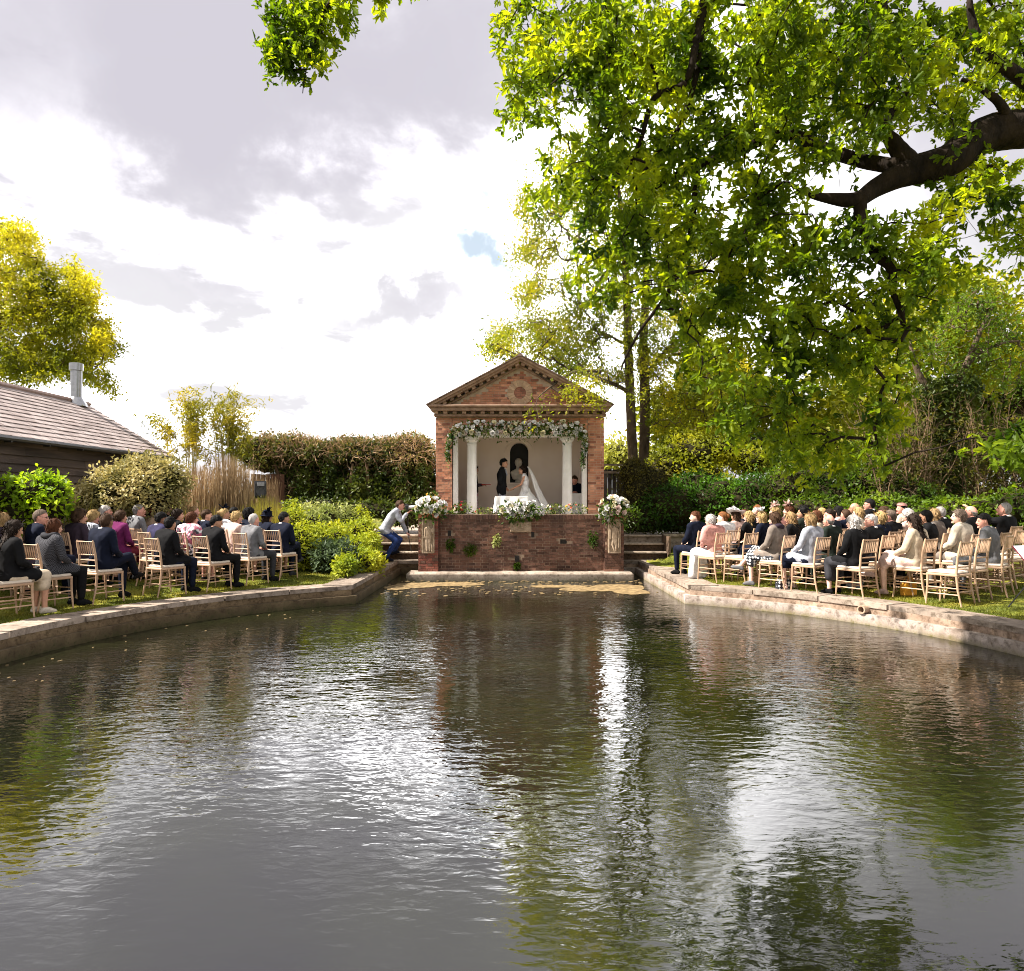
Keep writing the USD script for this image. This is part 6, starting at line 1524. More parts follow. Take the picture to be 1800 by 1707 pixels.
# left of the pond, from the nearest row on
seated("long-dark-haired woman in black coat and cream skirt, nearest guest on the left", 26, 915, 9.15, S(("coat", "black"), ("skirt", "cream"), "long", "darkbrown", fem=1, shoes="ivory", skin="tan", hem=0.3), 0.1, 0.25, 0.10, short="long-haired woman in a black coat at the left edge")
seated("woman with auburn hair in a grey-green checked coat, alone on her edge chair", 97, 918, 9.85, S(("coat", "charcoal", "check"), ("trousers", "black"), "bob", "auburn", fem=1, scarf="charcoal"), 0.15, 0.22, 0.08, short="woman in the checked coat")
seated("man in navy blue suit with crossed legs, third chair along the left pond edge", 188, 903, 10.6, S(sj, None, "short", "brown", collar="white", skin="brown"), -0.15, 0.05, 0.08, short="man in the navy suit, third from the left edge", cross="R")
seated("person in black coat with close dark hair, fourth chair along the left pond edge", 300, 911, 11.4, S(("coat", "black"), ("trousers", "navy"), "short", "black", skin="tan"), 0.1, 0.1, 0.10, short="person in the black coat, fourth edge chair")
seated("dark-haired man in a black suit looking down to read, left of the grey-suited man", 381, 906, 12.0, S(bj, None, "short", "black", collar="black", skin="tan"), -0.3, 0.42, 0.16, short="black-suited man who reads")
seated("white-haired man in a mid grey suit, last but one on the left pond edge", 447, 905, 12.75, S(("jacket", "grey"), ("trousers", "charcoal"), "thin", "white", skin="pink", collar="grey"), 0, 0.02, 0.10, short="white-haired man in grey")
seated("man in dark blue suit with crossed legs, last chair along the left pond edge", 500, 905, 13.4, S(sj, None, "short", "black", collar="white", skin="tan", shoes="charcoal"), -0.35, 0.03, 0.05, cross="R", short="man with crossed legs at the end of the left rows")
seated("fair-haired woman half cut off by the left picture edge", 6, 908, 10.3, S(("jacket", "plum"), ("skirt", "plum"), "bob", "fair", fem=1), 0.1, 0.0, 0.05, short="fair-haired woman at the picture's left edge")
seated("balding man with a tanned crown behind the dark beret, far left", 14, 892, 12.3, S(("jacket", "taupe"), None, "bald", "grey", skin="tan"), 0, 0, 0.02, short="balding man at the far left")
seated("woman wearing a small black beret, far left", 24, 905, 11.35, S(("jacket", "ink"), ("skirt", "ink"), "bob", "darkbrown", fem=1, hat=("beret", "black")), 0, 0, 0.05, short="woman in the black beret")
seated("woman in a pale pink hat over dark hair, second row at the left", 46, 904, 11.9, S(("jacket", "blush"), ("skirt", "blush"), "bob", "black", fem=1, hat=("cloche", "blush")), 0, 0, 0.05, short="woman in the pale pink hat")
seated("man with cropped greying hair and glasses in a navy jacket, behind the checked coat", 72, 896, 10.75, S(sj, None, "buzz", "greybrown", skin="pink", glasses=1), -0.5, 0.02, 0.04, short="man with cropped hair and glasses")
seated("woman with big curly dark brown hair in a mauve jacket", 141, 897, 11.6, S(("jacket", "plum"), ("skirt", "plum"), "curly", "brown", fem=1), -0.15, 0.05, 0.05, short="curly-haired woman in mauve")
seated("woman with short blonde curls in a white top beside the navy suit", 165, 909, 11.45, S(("blouse", "silver"), ("skirt", "taupe"), "crop", "blonde", fem=1), 0.1, 0.15, 0.08, short="blonde woman in the white top")
seated("woman with grey-brown curls in the back left row", 171, 886, 13.4, S(("jacket", "taupe"), ("skirt", "taupe"), "crop", "greybrown", fem=1), 0, 0, 0.02, short="woman with grey-brown curls")
seated("man with smooth white hair in the back left row", 186, 889, 12.9, S(("jacket", "grey"), None, "short", "white", skin="pink"), -0.2, 0, 0.02, short="man with smooth white hair at the back left")
seated("woman with curly brown hair in a magenta jacket", 213, 900, 12.3, S(("jacket", "magenta"), ("skirt", "wine"), "crop", "brown", fem=1), -0.4, 0, 0.04, short="woman in magenta")
seated("grey-haired man in a light grey suit looking right, back of the left rows", 245, 887, 13.1, S(("jacket", "grey"), None, "buzz", "grey", skin="pink", collar="white"), -0.35, 0, 0.02, short="grey-haired man in light grey")
seated("woman in a red headscarf over long black hair and beige wrap", 262, 896, 13.7, S(("shawl", "beige"), ("skirt", "beige"), "long", "black", fem=1, hat=("scarf", "red"), skin="brown"), 0, 0, 0.04, short="woman in the red headscarf")
seated("black-haired man in a dark purple-blue suit, bowed, beside the black coat", 284, 905, 12.2, S(("jacket", "purple"), None, "short", "black", skin="brown", collar="white"), -0.15, 0.2, 0.10, short="man in the purple-blue suit")
seated("tall dark-haired man at the back of the left rows by the variegated shrub", 294, 886, 13.9, S(bj, None, "short", "darkbrown", collar="white"), -0.3, 0, 0.0, short="tall dark-haired man at the back left")
seated("woman with short dark hair in a black jacket, middle of the left rows", 313, 899, 13.2, S(bj, ("skirt", "black"), "crop", "darkbrown", fem=1), -0.4, 0, 0.03, short="short-haired woman in black")
seated("woman with short auburn hair in a floral top and grey wrap", 338, 903, 12.35, S(("shawl", "white", "floral"), ("skirt", "black"), "crop", "auburn", fem=1, skin="pink"), -0.15, 0.02, 0.05, short="woman in the floral top")
seated("man with sandy thinning hair at the back in front of the reeds", 342, 893, 14.2, S(("jacket", "grey"), None, "thin", "fair", skin="pink"), -0.2, 0, 0.0, short="sandy-haired man at the back")
seated("young brown-haired man in a navy suit and white collar, in front of the reeds", 364, 896, 13.5, S(sj, None, "short", "brown", collar="white"), -0.3, 0, 0.02, short="young man in a navy suit by the reeds")
seated("woman in white with a dark navy feather fascinator", 395, 898, 13.4, S(("blouse", "white"), ("skirt", "white"), "updo", "blonde", fem=1, hat=("fascinator", "navy"), skin="tan"), -0.3, 0, 0.03, short="woman with the navy feather fascinator")
seated("dark-haired person behind the blonde curls, near the end of the left rows", 412, 903, 14.5, S(bj, None, "short", "black", skin="brown"), -0.2, 0, 0.0, short="dark-haired person near the end")
seated("elderly woman with short pale blonde curls in pale pink", 417, 917, 13.35, S(("blouse", "blush"), ("skirt", "blush"), "crop", "blonde", fem=1), 0, 0.1, 0.08, short="elderly woman with pale curls")
seated("woman with dark curly hair in a navy dress behind the grey suit", 438, 901, 14.0, S(("blouse", "navy"), ("skirt", "navy"), "curly", "black", fem=1, skin="brown"), -0.2, 0, 0.03, short="curly-haired woman in navy")
seated("woman in a navy hat with feathers and a navy dress", 470, 904, 13.75, S(("blouse", "navy"), ("skirt", "navy"), "bob", "darkbrown", fem=1, hat=("cloche", "navy"), skin="tan"), -0.2, 0, 0.03, short="woman in the navy hat")

# right of the pond
seated("auburn-haired man in a dark navy suit, nearest to the right steps", 1222, 899, 14.2, S(sj, None, "short", "auburn", collar="navy", skin="pale"), 0.25, 0.02, 0.03, short="auburn-haired man by the right steps")
seated("white-haired elderly woman in a long white dress with coral shawl", 1248, 912, 13.45, S(("shawl", "pink"), ("long", "white"), "crop", "white", fem=1, shoes="white", skin="pale"), 0, 0.05, 0.03, short="white-haired woman in the long white dress")
seated("red-haired woman with a white shawl over a navy dress", 1270, 900, 14.0, S(("shawl", "white"), ("long", "purple"), "updo", "ginger", fem=1, skin="pale"), 0.35, 0, 0.04, short="red-haired woman in the white shawl")
seated("woman in a wide-brimmed white hat with a bow", 1293, 897, 14.7, S(("blouse", "blush"), ("skirt", "blush"), "bob", "brown", fem=1, hat=("wide", "white"), skin="tan"), 0.2, 0, 0.02, short="woman in the wide white hat")
seated("dark-red-haired guest half hidden behind the blonde woman in black", 1308, 898, 15.4, S(("jacket", "ink"), None, "short", "auburn", skin="tan"), 0.2, 0, 0.0, short="half-hidden dark-red-haired guest")
seated("woman with long blonde hair in black, leaning right", 1316, 901, 14.15, S(("blouse", "black"), ("skirt", "black"), "long", "blonde", fem=1, skin="pale"), 0.1, 0.02, 0.03, short="long-haired blonde woman in black")
seated("ginger-haired youth taller than the row behind the fascinators", 1331, 888, 15.2, S(("jacket", "navy"), None, "short", "ginger", skin="pale"), 0.4, 0, 0.0, short="ginger-haired youth")
seated("blonde woman with a white feather fascinator in navy", 1338, 905, 13.55, S(("blouse", "navy"), ("skirt", "navy"), "bob", "blonde", fem=1, hat=("fascR", "white"), skin="pale"), 0.1, 0.05, 0.04, short="blonde woman with the white fascinator")
seated("woman in a grey coat, plum scarf and polka-dot skirt with crossed legs", 1361, 901, 12.3, S(("coat", "taupe"), ("skirt", "ink", "dots"), "bob", "brown", fem=1, scarf="plum", shoes="grey", skin="pale"), 0.1, 0.1, 0.05, cross="R", short="woman in the grey coat and polka dots")
seated("woman with blonde hair and a blush-pink feather fascinator, left one of the pair", 1362, 890, 14.8, S(("blouse", "pink"), ("skirt", "pink"), "bob", "blonde", fem=1, hat=("fascinator", "blush"), skin="pale"), 0.25, 0, 0.0, short="left woman with a pink fascinator")
seated("woman with light brown hair and a blush-pink feather fascinator, right one of the pair", 1386, 888, 14.4, S(("blouse", "blush"), ("skirt", "blush"), "bob", "auburn", fem=1, hat=("fascR", "blush"), skin="pale"), 0.2, 0, 0.0, short="right woman with a pink fascinator")
seated("girl with long two-tone brown and blonde hair in black", 1389, 906, 13.2, S(("blouse", "black"), ("skirt", "black"), "long", "fair", fem=1, skin="tan"), 0.1, 0.05, 0.04, short="girl with long two-tone hair")
seated("person with thick dark curly hair in a dark green jacket", 1411, 892, 13.9, S(("jacket", "darkgreen"), None, "curly", "black", skin="tan"), 0.45, 0, 0.02, short="curly-haired person in dark green")
seated("woman with a blonde bob in a pale silver-grey coat and navy skirt", 1424, 902, 11.75, S(("coat", "silver"), ("skirt", "navy"), "bob", "fair", fem=1, shoes="blush", skin="pale", hem=0.22), -0.05, 0.03, 0.04, short="woman in the pale silver coat")
seated("woman with long auburn hair behind the silver coat", 1434, 898, 12.8, S(("blouse", "cream"), ("skirt", "cream"), "long", "auburn", fem=1, skin="pale"), 0.2, 0, 0.03, short="woman with long auburn hair")
seated("balding fair man with spectacles behind the bald man in green", 1444, 896, 13.9, S(("jacket", "grey"), None, "thin", "blonde", skin="pink", glasses=1), 0.4, 0, 0.02, short="balding fair man with spectacles")
seated("bald pink-headed man in a very dark green suit", 1456, 904, 12.25, S(("jacket", "darkgreen"), None, "bald", "grey", skin="pink", collar="white"), 0.4, 0.03, 0.05, short="bald man in dark green")
seated("man with flat dark hair between the bald man and the dark-haired woman", 1458, 895, 13.3, S(("jacket", "ink"), None, "short", "darkbrown", skin="pink"), 0.2, 0, 0.02, short="man with flat dark hair")
seated("woman with a smooth black bob in pink", 1473, 896, 14.3, S(("blouse", "blush"), ("skirt", "blush"), "bob", "black", fem=1, skin="pale"), 0.2, 0, 0.02, short="woman with the black bob")
seated("man with cropped brown hair and flushed neck in a navy suit", 1486, 898, 12.9, S(sj, None, "buzz", "brown", skin="pink", collar="navy"), 0.3, 0, 0.03, short="man with cropped brown hair in navy")
seated("elderly white-bobbed woman in black coat and dark grey skirt at the right pond edge", 1499, 906, 11.2, S(("coat", "black"), ("skirt", "charcoal"), "bob", "white", fem=1, skin="pale", shoes="black", hem=0.55), 0.15, 0.03, 0.05, short="white-haired woman in the black coat")
seated("tanned bald man with sunglasses at the back of the right rows", 1502, 884, 14.6, S(("jacket", "charcoal"), None, "bald", "fair", skin="tan", glasses=1), 0.5, 0, 0.0, short="tanned bald man at the back")
seated("woman with short pale blonde hair in front of the tanned bald man", 1508, 895, 13.55, S(("blouse", "ivory"), ("skirt", "ivory"), "bob", "blonde", fem=1, skin="pale"), 0.2, 0, 0.02, short="woman with short pale blonde hair")
seated("tall dark-haired man with glasses in black, highest head of the right rows", 1528, 877, 14.9, S(bj, None, "short", "black", skin="pink", collar="white", glasses=1), 0.6, 0, -0.02, short="tall man with glasses at the back")
seated("white-haired man with glasses, black suit and bright blue tie", 1530, 906, 11.75, S(bj, None, "short", "white", skin="pink", collar="white", tie="blue", glasses=1), 0.6, 0.05, 0.05, short="white-haired man with the blue tie")
seated("woman with long straight pale blonde hair beside the blue tie", 1546, 902, 12.25, S(("blouse", "navy"), ("skirt", "navy"), "long", "blonde", fem=1, skin="pale"), 0.1, 0.02, 0.03, short="woman with long pale blonde hair")
seated("man with dark brown hair behind the grey-haired man in black", 1553, 893, 13.7, S(("jacket", "navy"), None, "short", "brown", skin="pink"), 0.3, 0, 0.02, short="dark brown-haired man")
seated("man with thick grey-brown hair in a black suit", 1564, 897, 12.3, S(bj, None, "short", "greybrown", skin="pink", collar="black"), 0.4, 0.12, 0.06, short="grey-brown-haired man in black")
seated("man in a cream jacket with a coral hat over dark hair", 1584, 886, 14.3, S(("jacket", "cream"), ("trousers", "cream"), "short", "black", skin="pink", hat=("band", "pink")), 0.6, 0, 0.0, short="man in the cream jacket")
seated("woman with pale silvery hair behind the long dark hair", 1595, 900, 12.8, S(("blouse", "blush"), ("skirt", "blush"), "crop", "white", fem=1, skin="pale"), 0.3, 0, 0.03, short="woman with pale silvery hair")
seated("long-dark-haired woman in cream jacket and pink dress with crossed bare legs", 1606, 904, 10.95, S(("jacket", "cream"), ("skirt", "blush"), "long", "darkbrown", fem=1, skin="pale", shoes="blush", hem=0.12), 0.15, 0.03, 0.03, cross="R", short="woman in cream and pink with crossed legs")
seated("man with a dark crew cut in a black suit and white collar", 1626, 897, 11.7, S(bj, None, "short", "black", skin="tan", collar="white"), 0.25, 0, 0.04, short="man with the dark crew cut")
seated("woman with shoulder-length ash blonde hair", 1640, 896, 12.6, S(("blouse", "taupe"), ("skirt", "taupe"), "long", "fair", fem=1, skin="pale"), 0.1, 0, 0.02, short="woman with ash blonde hair")
seated("white-haired ruddy man in a black suit raising one hand to his face", 1651, 891, 12.25, S(bj, None, "thin", "white", skin="pink", collar="white"), 0.35, 0.05, 0.03, over=dict(elL=(0.16, 0.24, 0.88), wrL=(0.24, 0.10, 1.08), handL=(0.2, 0.0, 1.0)), short="ruddy white-haired man")
seated("woman with short ash-grey hair in a cream quilted jacket", 1685, 896, 11.35, S(("jacket", "ivory"), ("trousers", "taupe"), "crop", "greybrown", fem=1, skin="pale"), 0.5, -0.02, 0.02, short="woman in the cream quilted jacket")
seated("bald man with a grey fringe in black, behind the cream jacket", 1706, 889, 12.35, S(bj, None, "bald", "grey", skin="pink", collar="black"), 0.45, 0, 0.02, short="bald man in black behind the cream jacket")
seated("man with sleek dark hair in a grey suit, profile to the left", 1728, 907, 10.95, S(("jacket", "grey"), None, "short", "black", skin="pink", collar="white"), 0.75, 0.02, 0.03, short="sleek-haired man in grey")
seated("grey-haired man in black leaning back with one arm raised", 1765, 884, 12.0, S(bj, None, "thin", "grey", skin="pink", collar="white"), 0.55, -0.3, -0.10, over=dict(elL=(0.22, 0.26, 1.0), wrL=(0.42, 0.20, 1.20), handL=(0.6, 0, 0.8)), short="man who raises his arm")

# empty chairs
for (px, py, Y, lab) in ((1302, 1022, 13.0, "empty chair between the white dress and the polka dots, at the pond edge"), (1586, 1052, 10.75, "empty cream-cushioned chair in front of the pink dress"), (1668, 1060, 10.32, "frontmost empty chair on the right, nearest the camera"),
                        (1699, 1055, 10.62, "second empty chair inward from the frontmost one on the right"), (1738, 1048, 10.75, "third empty chair inward from the frontmost one on the right"), (1765, 1040, 11.2, "fourth empty chair inward on the right, beside the music stand"),
                        (1790, 1030, 11.6, "empty chair behind the music stand at the right picture edge"), (1512, 1043, 11.75, "empty chair behind the white-haired woman in the black coat"), (1545, 1040, 11.95, "empty chair to the right of the black coat, partly hidden"),
                        (1785, 1010, 12.6, "rear empty chair at the right picture edge"), (50, 1050, 10.35, "empty-looking chair back between the black coat and the checked coat"), (262, 1020, 12.75, "chair back seen between the navy suit and the black coat, nearer the navy suit"), (130, 1030, 12.1, "chair back left of the curly-haired woman in mauve")):
    x = (px - 900) * Y / 1250
    for _ in range(9):
        x = (px - 900) * Y / 1250
        if all(math.hypot(qx - x, qy - Y) > 0.40 for (qx, qy) in chair_spots): break
        Y += 0.12
    chair(lab, x, Y, (HL if px < 900 else HR) + rng.normal(0, 0.05))
# ------------------------------------------------------------------ flowers
M_PET = {k: mat("petal_" + k, c, col2=c2, scale=30, rough=0.6, rnd=0.06) for k, c, c2 in (("white", (0.72, 0.70, 0.68), (0.80, 0.79, 0.78)), ("blush", (0.66, 0.50, 0.45), (0.74, 0.62, 0.57)), ("cream", (0.66, 0.60, 0.40), (0.74, 0.70, 0.52)), ("lilac", (0.62, 0.60, 0.68), (0.70, 0.68, 0.76)), ("yellow", (0.66, 0.42, 0.06), (0.74, 0.58, 0.18)), ("red", (0.45, 0.02, 0.03), (0.58, 0.05, 0.06)), ("coral", (0.66, 0.22, 0.14), (0.72, 0.34, 0.24)))}
M_FOL = leafmat("arrangement_leaf", [(0.02, 0.05, 0.010), (0.06, 0.11, 0.014), (0.16, 0.22, 0.03), (0.32, 0.34, 0.10)], trans=0.3, tcol=(1.3, 1.3, 0.6), nscale=4.0)
M_FOLY = leafmat("lime_filler", [(0.12, 0.16, 0.03), (0.30, 0.32, 0.06), (0.50, 0.46, 0.14)], trans=0.3, tcol=(1.2, 1.2, 0.6), nscale=4.0)
PETAL = fan([(0, 0), (0.45, -0.36), (0.85, -0.34), (1, 0), (0.85, 0.34), (0.45, 0.36)], -0.35, 0.35)


def bloom(c, r, d, npet=16):
    """a full-petalled flower facing d"""
    d = unit(d); a = unit(np.cross(d, [0.3, 0.2, 1.0])); b = np.cross(d, a); k = np.arange(npet); ang = k * 2.399
    op = 0.15 + 1.25 * (k / npet)
    pd_ = d[None] * np.cos(op)[:, None] + np.sin(op)[:, None] * (np.cos(ang)[:, None] * a + np.sin(ang)[:, None] * b)
    nr = d[None] * np.sin(op)[:, None] - np.cos(op)[:, None] * (np.cos(ang)[:, None] * a + np.sin(ang)[:, None] * b)
    base = np.asarray(c)[None] - d * r * 0.55 + 0 * pd_
    return leaves(PETAL, base, pd_, r * (0.95 + 0.35 * k / npet), np.cross(nr, pd_) * 0 + nr)


def arrangement(name, label, cat, spots, leaf_pts, leaf_dirs, size=0.10, filler=0.35, group=None, trail=None):
    t = thing(name, label, cat, group=group)
    for c, r, d, k in spots: obj("flower", MB().add(*bloom(c, r, d)), M_PET[k], t)
    n = len(leaf_pts); f_ = rng.uniform(size=n) < filler
    obj("foliage", MB().add(*leaves(OVAL, leaf_pts[~f_], leaf_dirs[~f_], size * rng.uniform(0.6, 1.2, (~f_).sum()))), M_FOL, t, kind="stuff")
    if f_.any(): obj("filler", MB().add(*leaves(RHOMB, leaf_pts[f_], leaf_dirs[f_], size * 0.6 * rng.uniform(0.6, 1.2, f_.sum()))), M_FOLY, t, kind="stuff")
    return t


def mound(px, py, Y, rx, ry, rd, n, rpx, cols, seed=0, nl=500, droop=0.0, front=True, mind=0.6):
    """flowers over the front of a mound; leaves between and hanging below"""
    g_ = np.random.default_rng(seed); c, r = el(px, py, Y, rx, ry, rd); spots = []; tries = 0
    while len(spots) < n and tries < 4000:
        tries += 1; u = unit(g_.normal(size=3) + np.array([0, -0.9 if front else 0, 0.25])); p = c + u * r * g_.uniform(0.98, 1.22); rr = rpx * Y / 1250 * g_.uniform(0.65, 1.25)
        if all(np.linalg.norm(p - q[0]) > mind * (rr + q[1]) for q in spots): spots.append((p, rr, u + np.array([0, -0.4, 0.2]), str(g_.choice(cols))))
    u = unit(g_.normal(size=(nl, 3)) + np.array([0, -0.4, 0.0])); lp = c + u * r * g_.uniform(0.5, 1.08, (nl, 1)); lp[:, 2] -= droop * g_.uniform(0, 1, nl) ** 2
    return spots, lp, u + np.array([0, -0.2, -0.2]) * g_.uniform(0, 2, (nl, 1))


WH = ["white"] * 7 + ["cream"]
arrangement("flower_arrangement", "large white flower arrangement spilling over the middle of the fountain wall", "flowers", *mound(915, 895, 16.55, 38, 13, 0.18, 30, 5.6, WH, 1, 560, 0.20), size=0.11)
arrangement("flower_arrangement", "white and yellow flower arrangement on the left fountain pier", "flowers", *mound(757, 891, 16.5, 25, 14, 0.22, 26, 6.0, WH, 2, 330, 0.25), size=0.11)
arrangement("yellow_posy", "posy of yellow orchids topping the left pier arrangement", "flowers", *mound(760, 872, 16.6, 10, 7, 0.10, 13, 2.6, ["yellow", "cream", "yellow"], 3, 90), size=0.07)
arrangement("flower_arrangement", "white and cream flower arrangement on the right fountain pier", "flowers", *mound(1077, 893, 16.5, 24, 20, 0.22, 30, 5.2, WH + ["cream", "cream", "blush"], 4, 420, 0.25), size=0.11)
# floral garland along the lintel
gp = [at(*q) for q in ((788, 805, 18.0), (787, 785, 18.0), (791, 768, 18.0), (800, 757, 18.0), (830, 753, 18.0), (870, 752, 18.0), (914, 752, 18.0), (960, 752, 18.0), (1005, 753, 18.0), (1022, 757, 18.0), (1028, 770, 18.0), (1027, 790, 18.0), (1023, 812, 18.0))]
gp = np.array(gp); seg = np.concatenate([[0], np.cumsum(np.linalg.norm(np.diff(gp, axis=0), axis=1))]); spots = []
g_ = np.random.default_rng(5)


def gar(u): return np.stack([np.interp(u, seg, gp[:, k]) for k in range(3)], -1)


def gthick(u):
    e = np.minimum(u, seg[-1] - u); return 0.045 + 0.115 * smooth01(0.35, 0.9, e)


tries = 0
while len(spots) < 120 and tries < 6000:
    tries += 1; u = g_.uniform(0.03, seg[-1] - 0.05); th_ = gthick(u); a = g_.uniform(0, 2 * PI); q = g_.uniform(0.3, 1.0)
    p = gar(u) + np.array([math.cos(a) * th_ * q * 0.6, -0.10 * g_.uniform(0.4, 1.0), math.sin(a) * th_ * q]); rr = g_.choice([0.045, 0.06, 0.075, 0.09])
    if all(np.linalg.norm(p - s_[0]) > 0.68 * (rr + s_[1]) for s_ in spots): spots.append((p, rr, np.array([math.cos(a) * 0.5, -1.0, math.sin(a) * 0.6 + 0.2]), str(g_.choice(["white", "white", "cream", "white", "blush", "cream", "white"]))))
n = 3600; u = g_.uniform(0, seg[-1], n); th_ = gthick(u); a = g_.uniform(0, 2 * PI, n); q = g_.uniform(0, 1.15, n)
lp = gar(u) + np.stack([np.cos(a) * th_ * q * 0.5, -0.09 * g_.uniform(-0.6, 1, n), np.sin(a) * th_ * q - 0.10 * (g_.uniform(size=n) ** 6) * 2.2], 1)
ld = np.stack([np.cos(a), -0.6 * np.ones(n), np.sin(a) - 0.4], 1) + 0.5 * g_.normal(size=(n, 3))
arrangement("flower_garland", "garland of white roses and greenery hung along the temple lintel", "garland", spots, lp, ld, 0.085, 0.42)
# small plants in bloom along the top of the wall
for k, (px, py, rx, ry, n, cols, lab, col) in enumerate(((814, 892, 14, 9, 7, ["red"], "red begonias on the parapet beside the left column", 0.5), (786, 903, 8, 5, 3, ["red"], "single dark red bloom by the left pier on the wall top", 0.3), (850, 899, 20, 6, 9, ["cream", "coral", "white"], "cream and coral flowers on the wall top left of the table", 0.7),
                                                        (803, 899, 10, 7, 4, ["white", "cream"], "small white flowers between the left pier and column", 0.6), (978, 896, 16, 9, 9, ["cream", "white"], "cream flowers on the wall top left of the right column", 0.7), (965, 900, 10, 6, 4, ["coral", "blush"], "few pink blooms beside the middle arrangement", 0.6), (1013, 896, 20, 10, 11, ["cream", "coral", "yellow"], "cream and coral flowers in front of the right column", 0.75))):
    arrangement("potted_flowers", lab, "flowers", *mound(px, py, 16.85, rx, ry, 0.1, n, 2.4, cols, 20 + k, 190), size=0.07, filler=col)
obj("parapet_soil", MB().cbox((0.2, 16.83, 1.14), (3.7, 0.16, 0.10), 0.02), mat("soil", (0.05, 0.035, 0.02)), fw)
for k, (px, py, r_, lab) in enumerate(((827, 967, 9.5, "round green fern tuft growing from the fountain wall"), (792, 958, 6, "wispy trailing plant under the left slit in the fountain wall"), (873, 951, 6, "pale ivy tuft left of the carved plaque"), (1043, 948, 8, "green ivy tuft on the right part of the fountain wall"), (909, 995, 4, "tiny plant under the low middle hole of the fountain wall"))):
    c, rr = el(px, py, 16.52, r_, r_ * (1.0 if k == 0 else 1.9), 0.06)
    if k == 4: rr = rr * np.array([1, 1, 0.6])
    P0, D0 = shrub_points([(c, rr)], 260 if k == 0 else 130, 0.2, 0.95, -1, 400 + k); t = thing("wall_plant", lab, "plant")
    obj("foliage", MB().add(*leaves(LONG if k == 0 else OVAL, P0, D0 + np.array([0, -0.5, 0.1 if k == 0 else -0.6]), np.full(len(P0), 0.09 if k == 0 else 0.07))), M_RMID if k != 2 else M_PALE, t, kind="stuff")

# ------------------------------------------------------------------ inside the temple
M_BUST = mat("bust_stone", (0.40, 0.37, 0.32), col2=(0.52, 0.48, 0.42), scale=9, rough=0.85)
bc = np.array([TX - 0.02, TY + TD - 0.26, NZ0 + 0.04])
bu = thing("bust", "pale stone bust standing in the black arched niche", "bust", bc)
m = HEAD.scale((1.15, 1.15, 1.15)).rotate((0, 0, -90)).translate((0, -0.01, 0.50)) + sphere((0, 0.0, 0.535), (0.105, 0.125, 0.13), 14) + hull([((0, 0, 0.42), 0.06), ((0, 0.01, 0.32), 0.075)])
m += hull([((-0.17, 0.0, 0.24), 0.06), ((0.17, 0, 0.24), 0.06), ((0, 0, 0.31), 0.08), ((-0.10, 0, 0.12), 0.08), ((0.10, 0, 0.12), 0.08), ((0, -0.04, 0.2), 0.08)])
m += m3.Manifold.cylinder(0.09, 0.09, 0.075, 16).translate((0, 0, 0.02))
obj("sculpture", MB().add(*settle(m, 0.022, 4, 0.003, 3)), M_BUST, bu, smooth=True)
obj("socle", MB().lathe([(0.001, -0.02), (0.10, -0.02), (0.10, 0.01), (0.075, 0.03), (0.001, 0.03)], seg=20), M_BUST, bu)

M_CLOTH = mat("table_linen", (0.78, 0.77, 0.76), col2=(0.82, 0.81, 0.80), scale=4, rough=0.8)


def table(label, x0, x1, y0, y1, zb, zt, drop):
    t = thing("table", label + " under a white cloth", "table", ((x0 + x1) / 2, (y0 + y1) / 2, zb)); w, d, h_ = x1 - x0, y1 - y0, zt - zb
    obj("tabletop", MB().box((0, 0, h_ - 0.02), (w - 0.01, d - 0.01, 0.025)), M_CHW, t)
    for sx in (-1, 1):
        for sy in (-1, 1): obj("leg", MB().tube([(sx * (w / 2 - 0.07), sy * (d / 2 - 0.07), 0), (sx * (w / 2 - 0.07), sy * (d / 2 - 0.07), h_ - 0.03)], 0.02, 6), M_CHW, t)
    k = 96; s_ = np.linspace(0, 1, k, endpoint=False) * 2 * (w + d); x = np.empty(k); y = np.empty(k)
    for i, q in enumerate(s_):
        if q < w: x[i], y[i] = -w / 2 + q, -d / 2
        elif q < w + d: x[i], y[i] = w / 2, -d / 2 + q - w
        elif q < 2 * w + d: x[i], y[i] = w / 2 - (q - w - d), d / 2
        else: x[i], y[i] = -w / 2, d / 2 - (q - 2 * w - d)
    V = [np.column_stack([x, y, np.full(k, h_ - 0.001)])]; nrm = unit(np.column_stack([x / w, y / d, 0 * x]))
    for q in (0.0, 0.25, 0.6, 1.0):
        wv = 0.012 + q * (0.025 + 0.028 * np.sin(s_ * 26 + 2 * np.sin(s_ * 5))); lw = 1 + 0.18 * np.abs(np.sin(s_ * PI / (w + d) * 2)) * q
        V.append(np.column_stack([x + nrm[:, 0] * wv, y + nrm[:, 1] * wv, h_ - 0.006 - q * drop * lw]))
    v = np.vstack(V + [np.array([[0, 0, h_]])]); f = []
    for r in range(4):
        for i in range(k): j = (i + 1) % k; a = r * k; f += [[a + i, a + k + i, a + k + j], [a + i, a + k + j, a + j]]
    for i in range(k): f.append([i, (i + 1) % k, 5 * k])
    c = obj("tablecloth", MB().add(v + np.array([(x0 + x1) / 2, (y0 + y1) / 2, zb]), np.array(f)), M_CLOTH, smooth=40)
    tag(c, "white cloth over the " + label, "tablecloth"); return t


xa, xb = at(871, 0, 17.9)[0], at(928, 0, 17.9)[0]
table("small ceremony table before the couple", xa, xb, 17.62, 18.08, TERR, EYE + 7.0 * 17.85 / 1250, 0.34)
xa, xb = at(1000, 0, 19.2)[0], at(1024, 0, 19.2)[0]
table("registrar's table behind the right column", xa, xb, 18.9, 19.4, FL, EYE + 13 * 19.0 / 1250, 0.5)

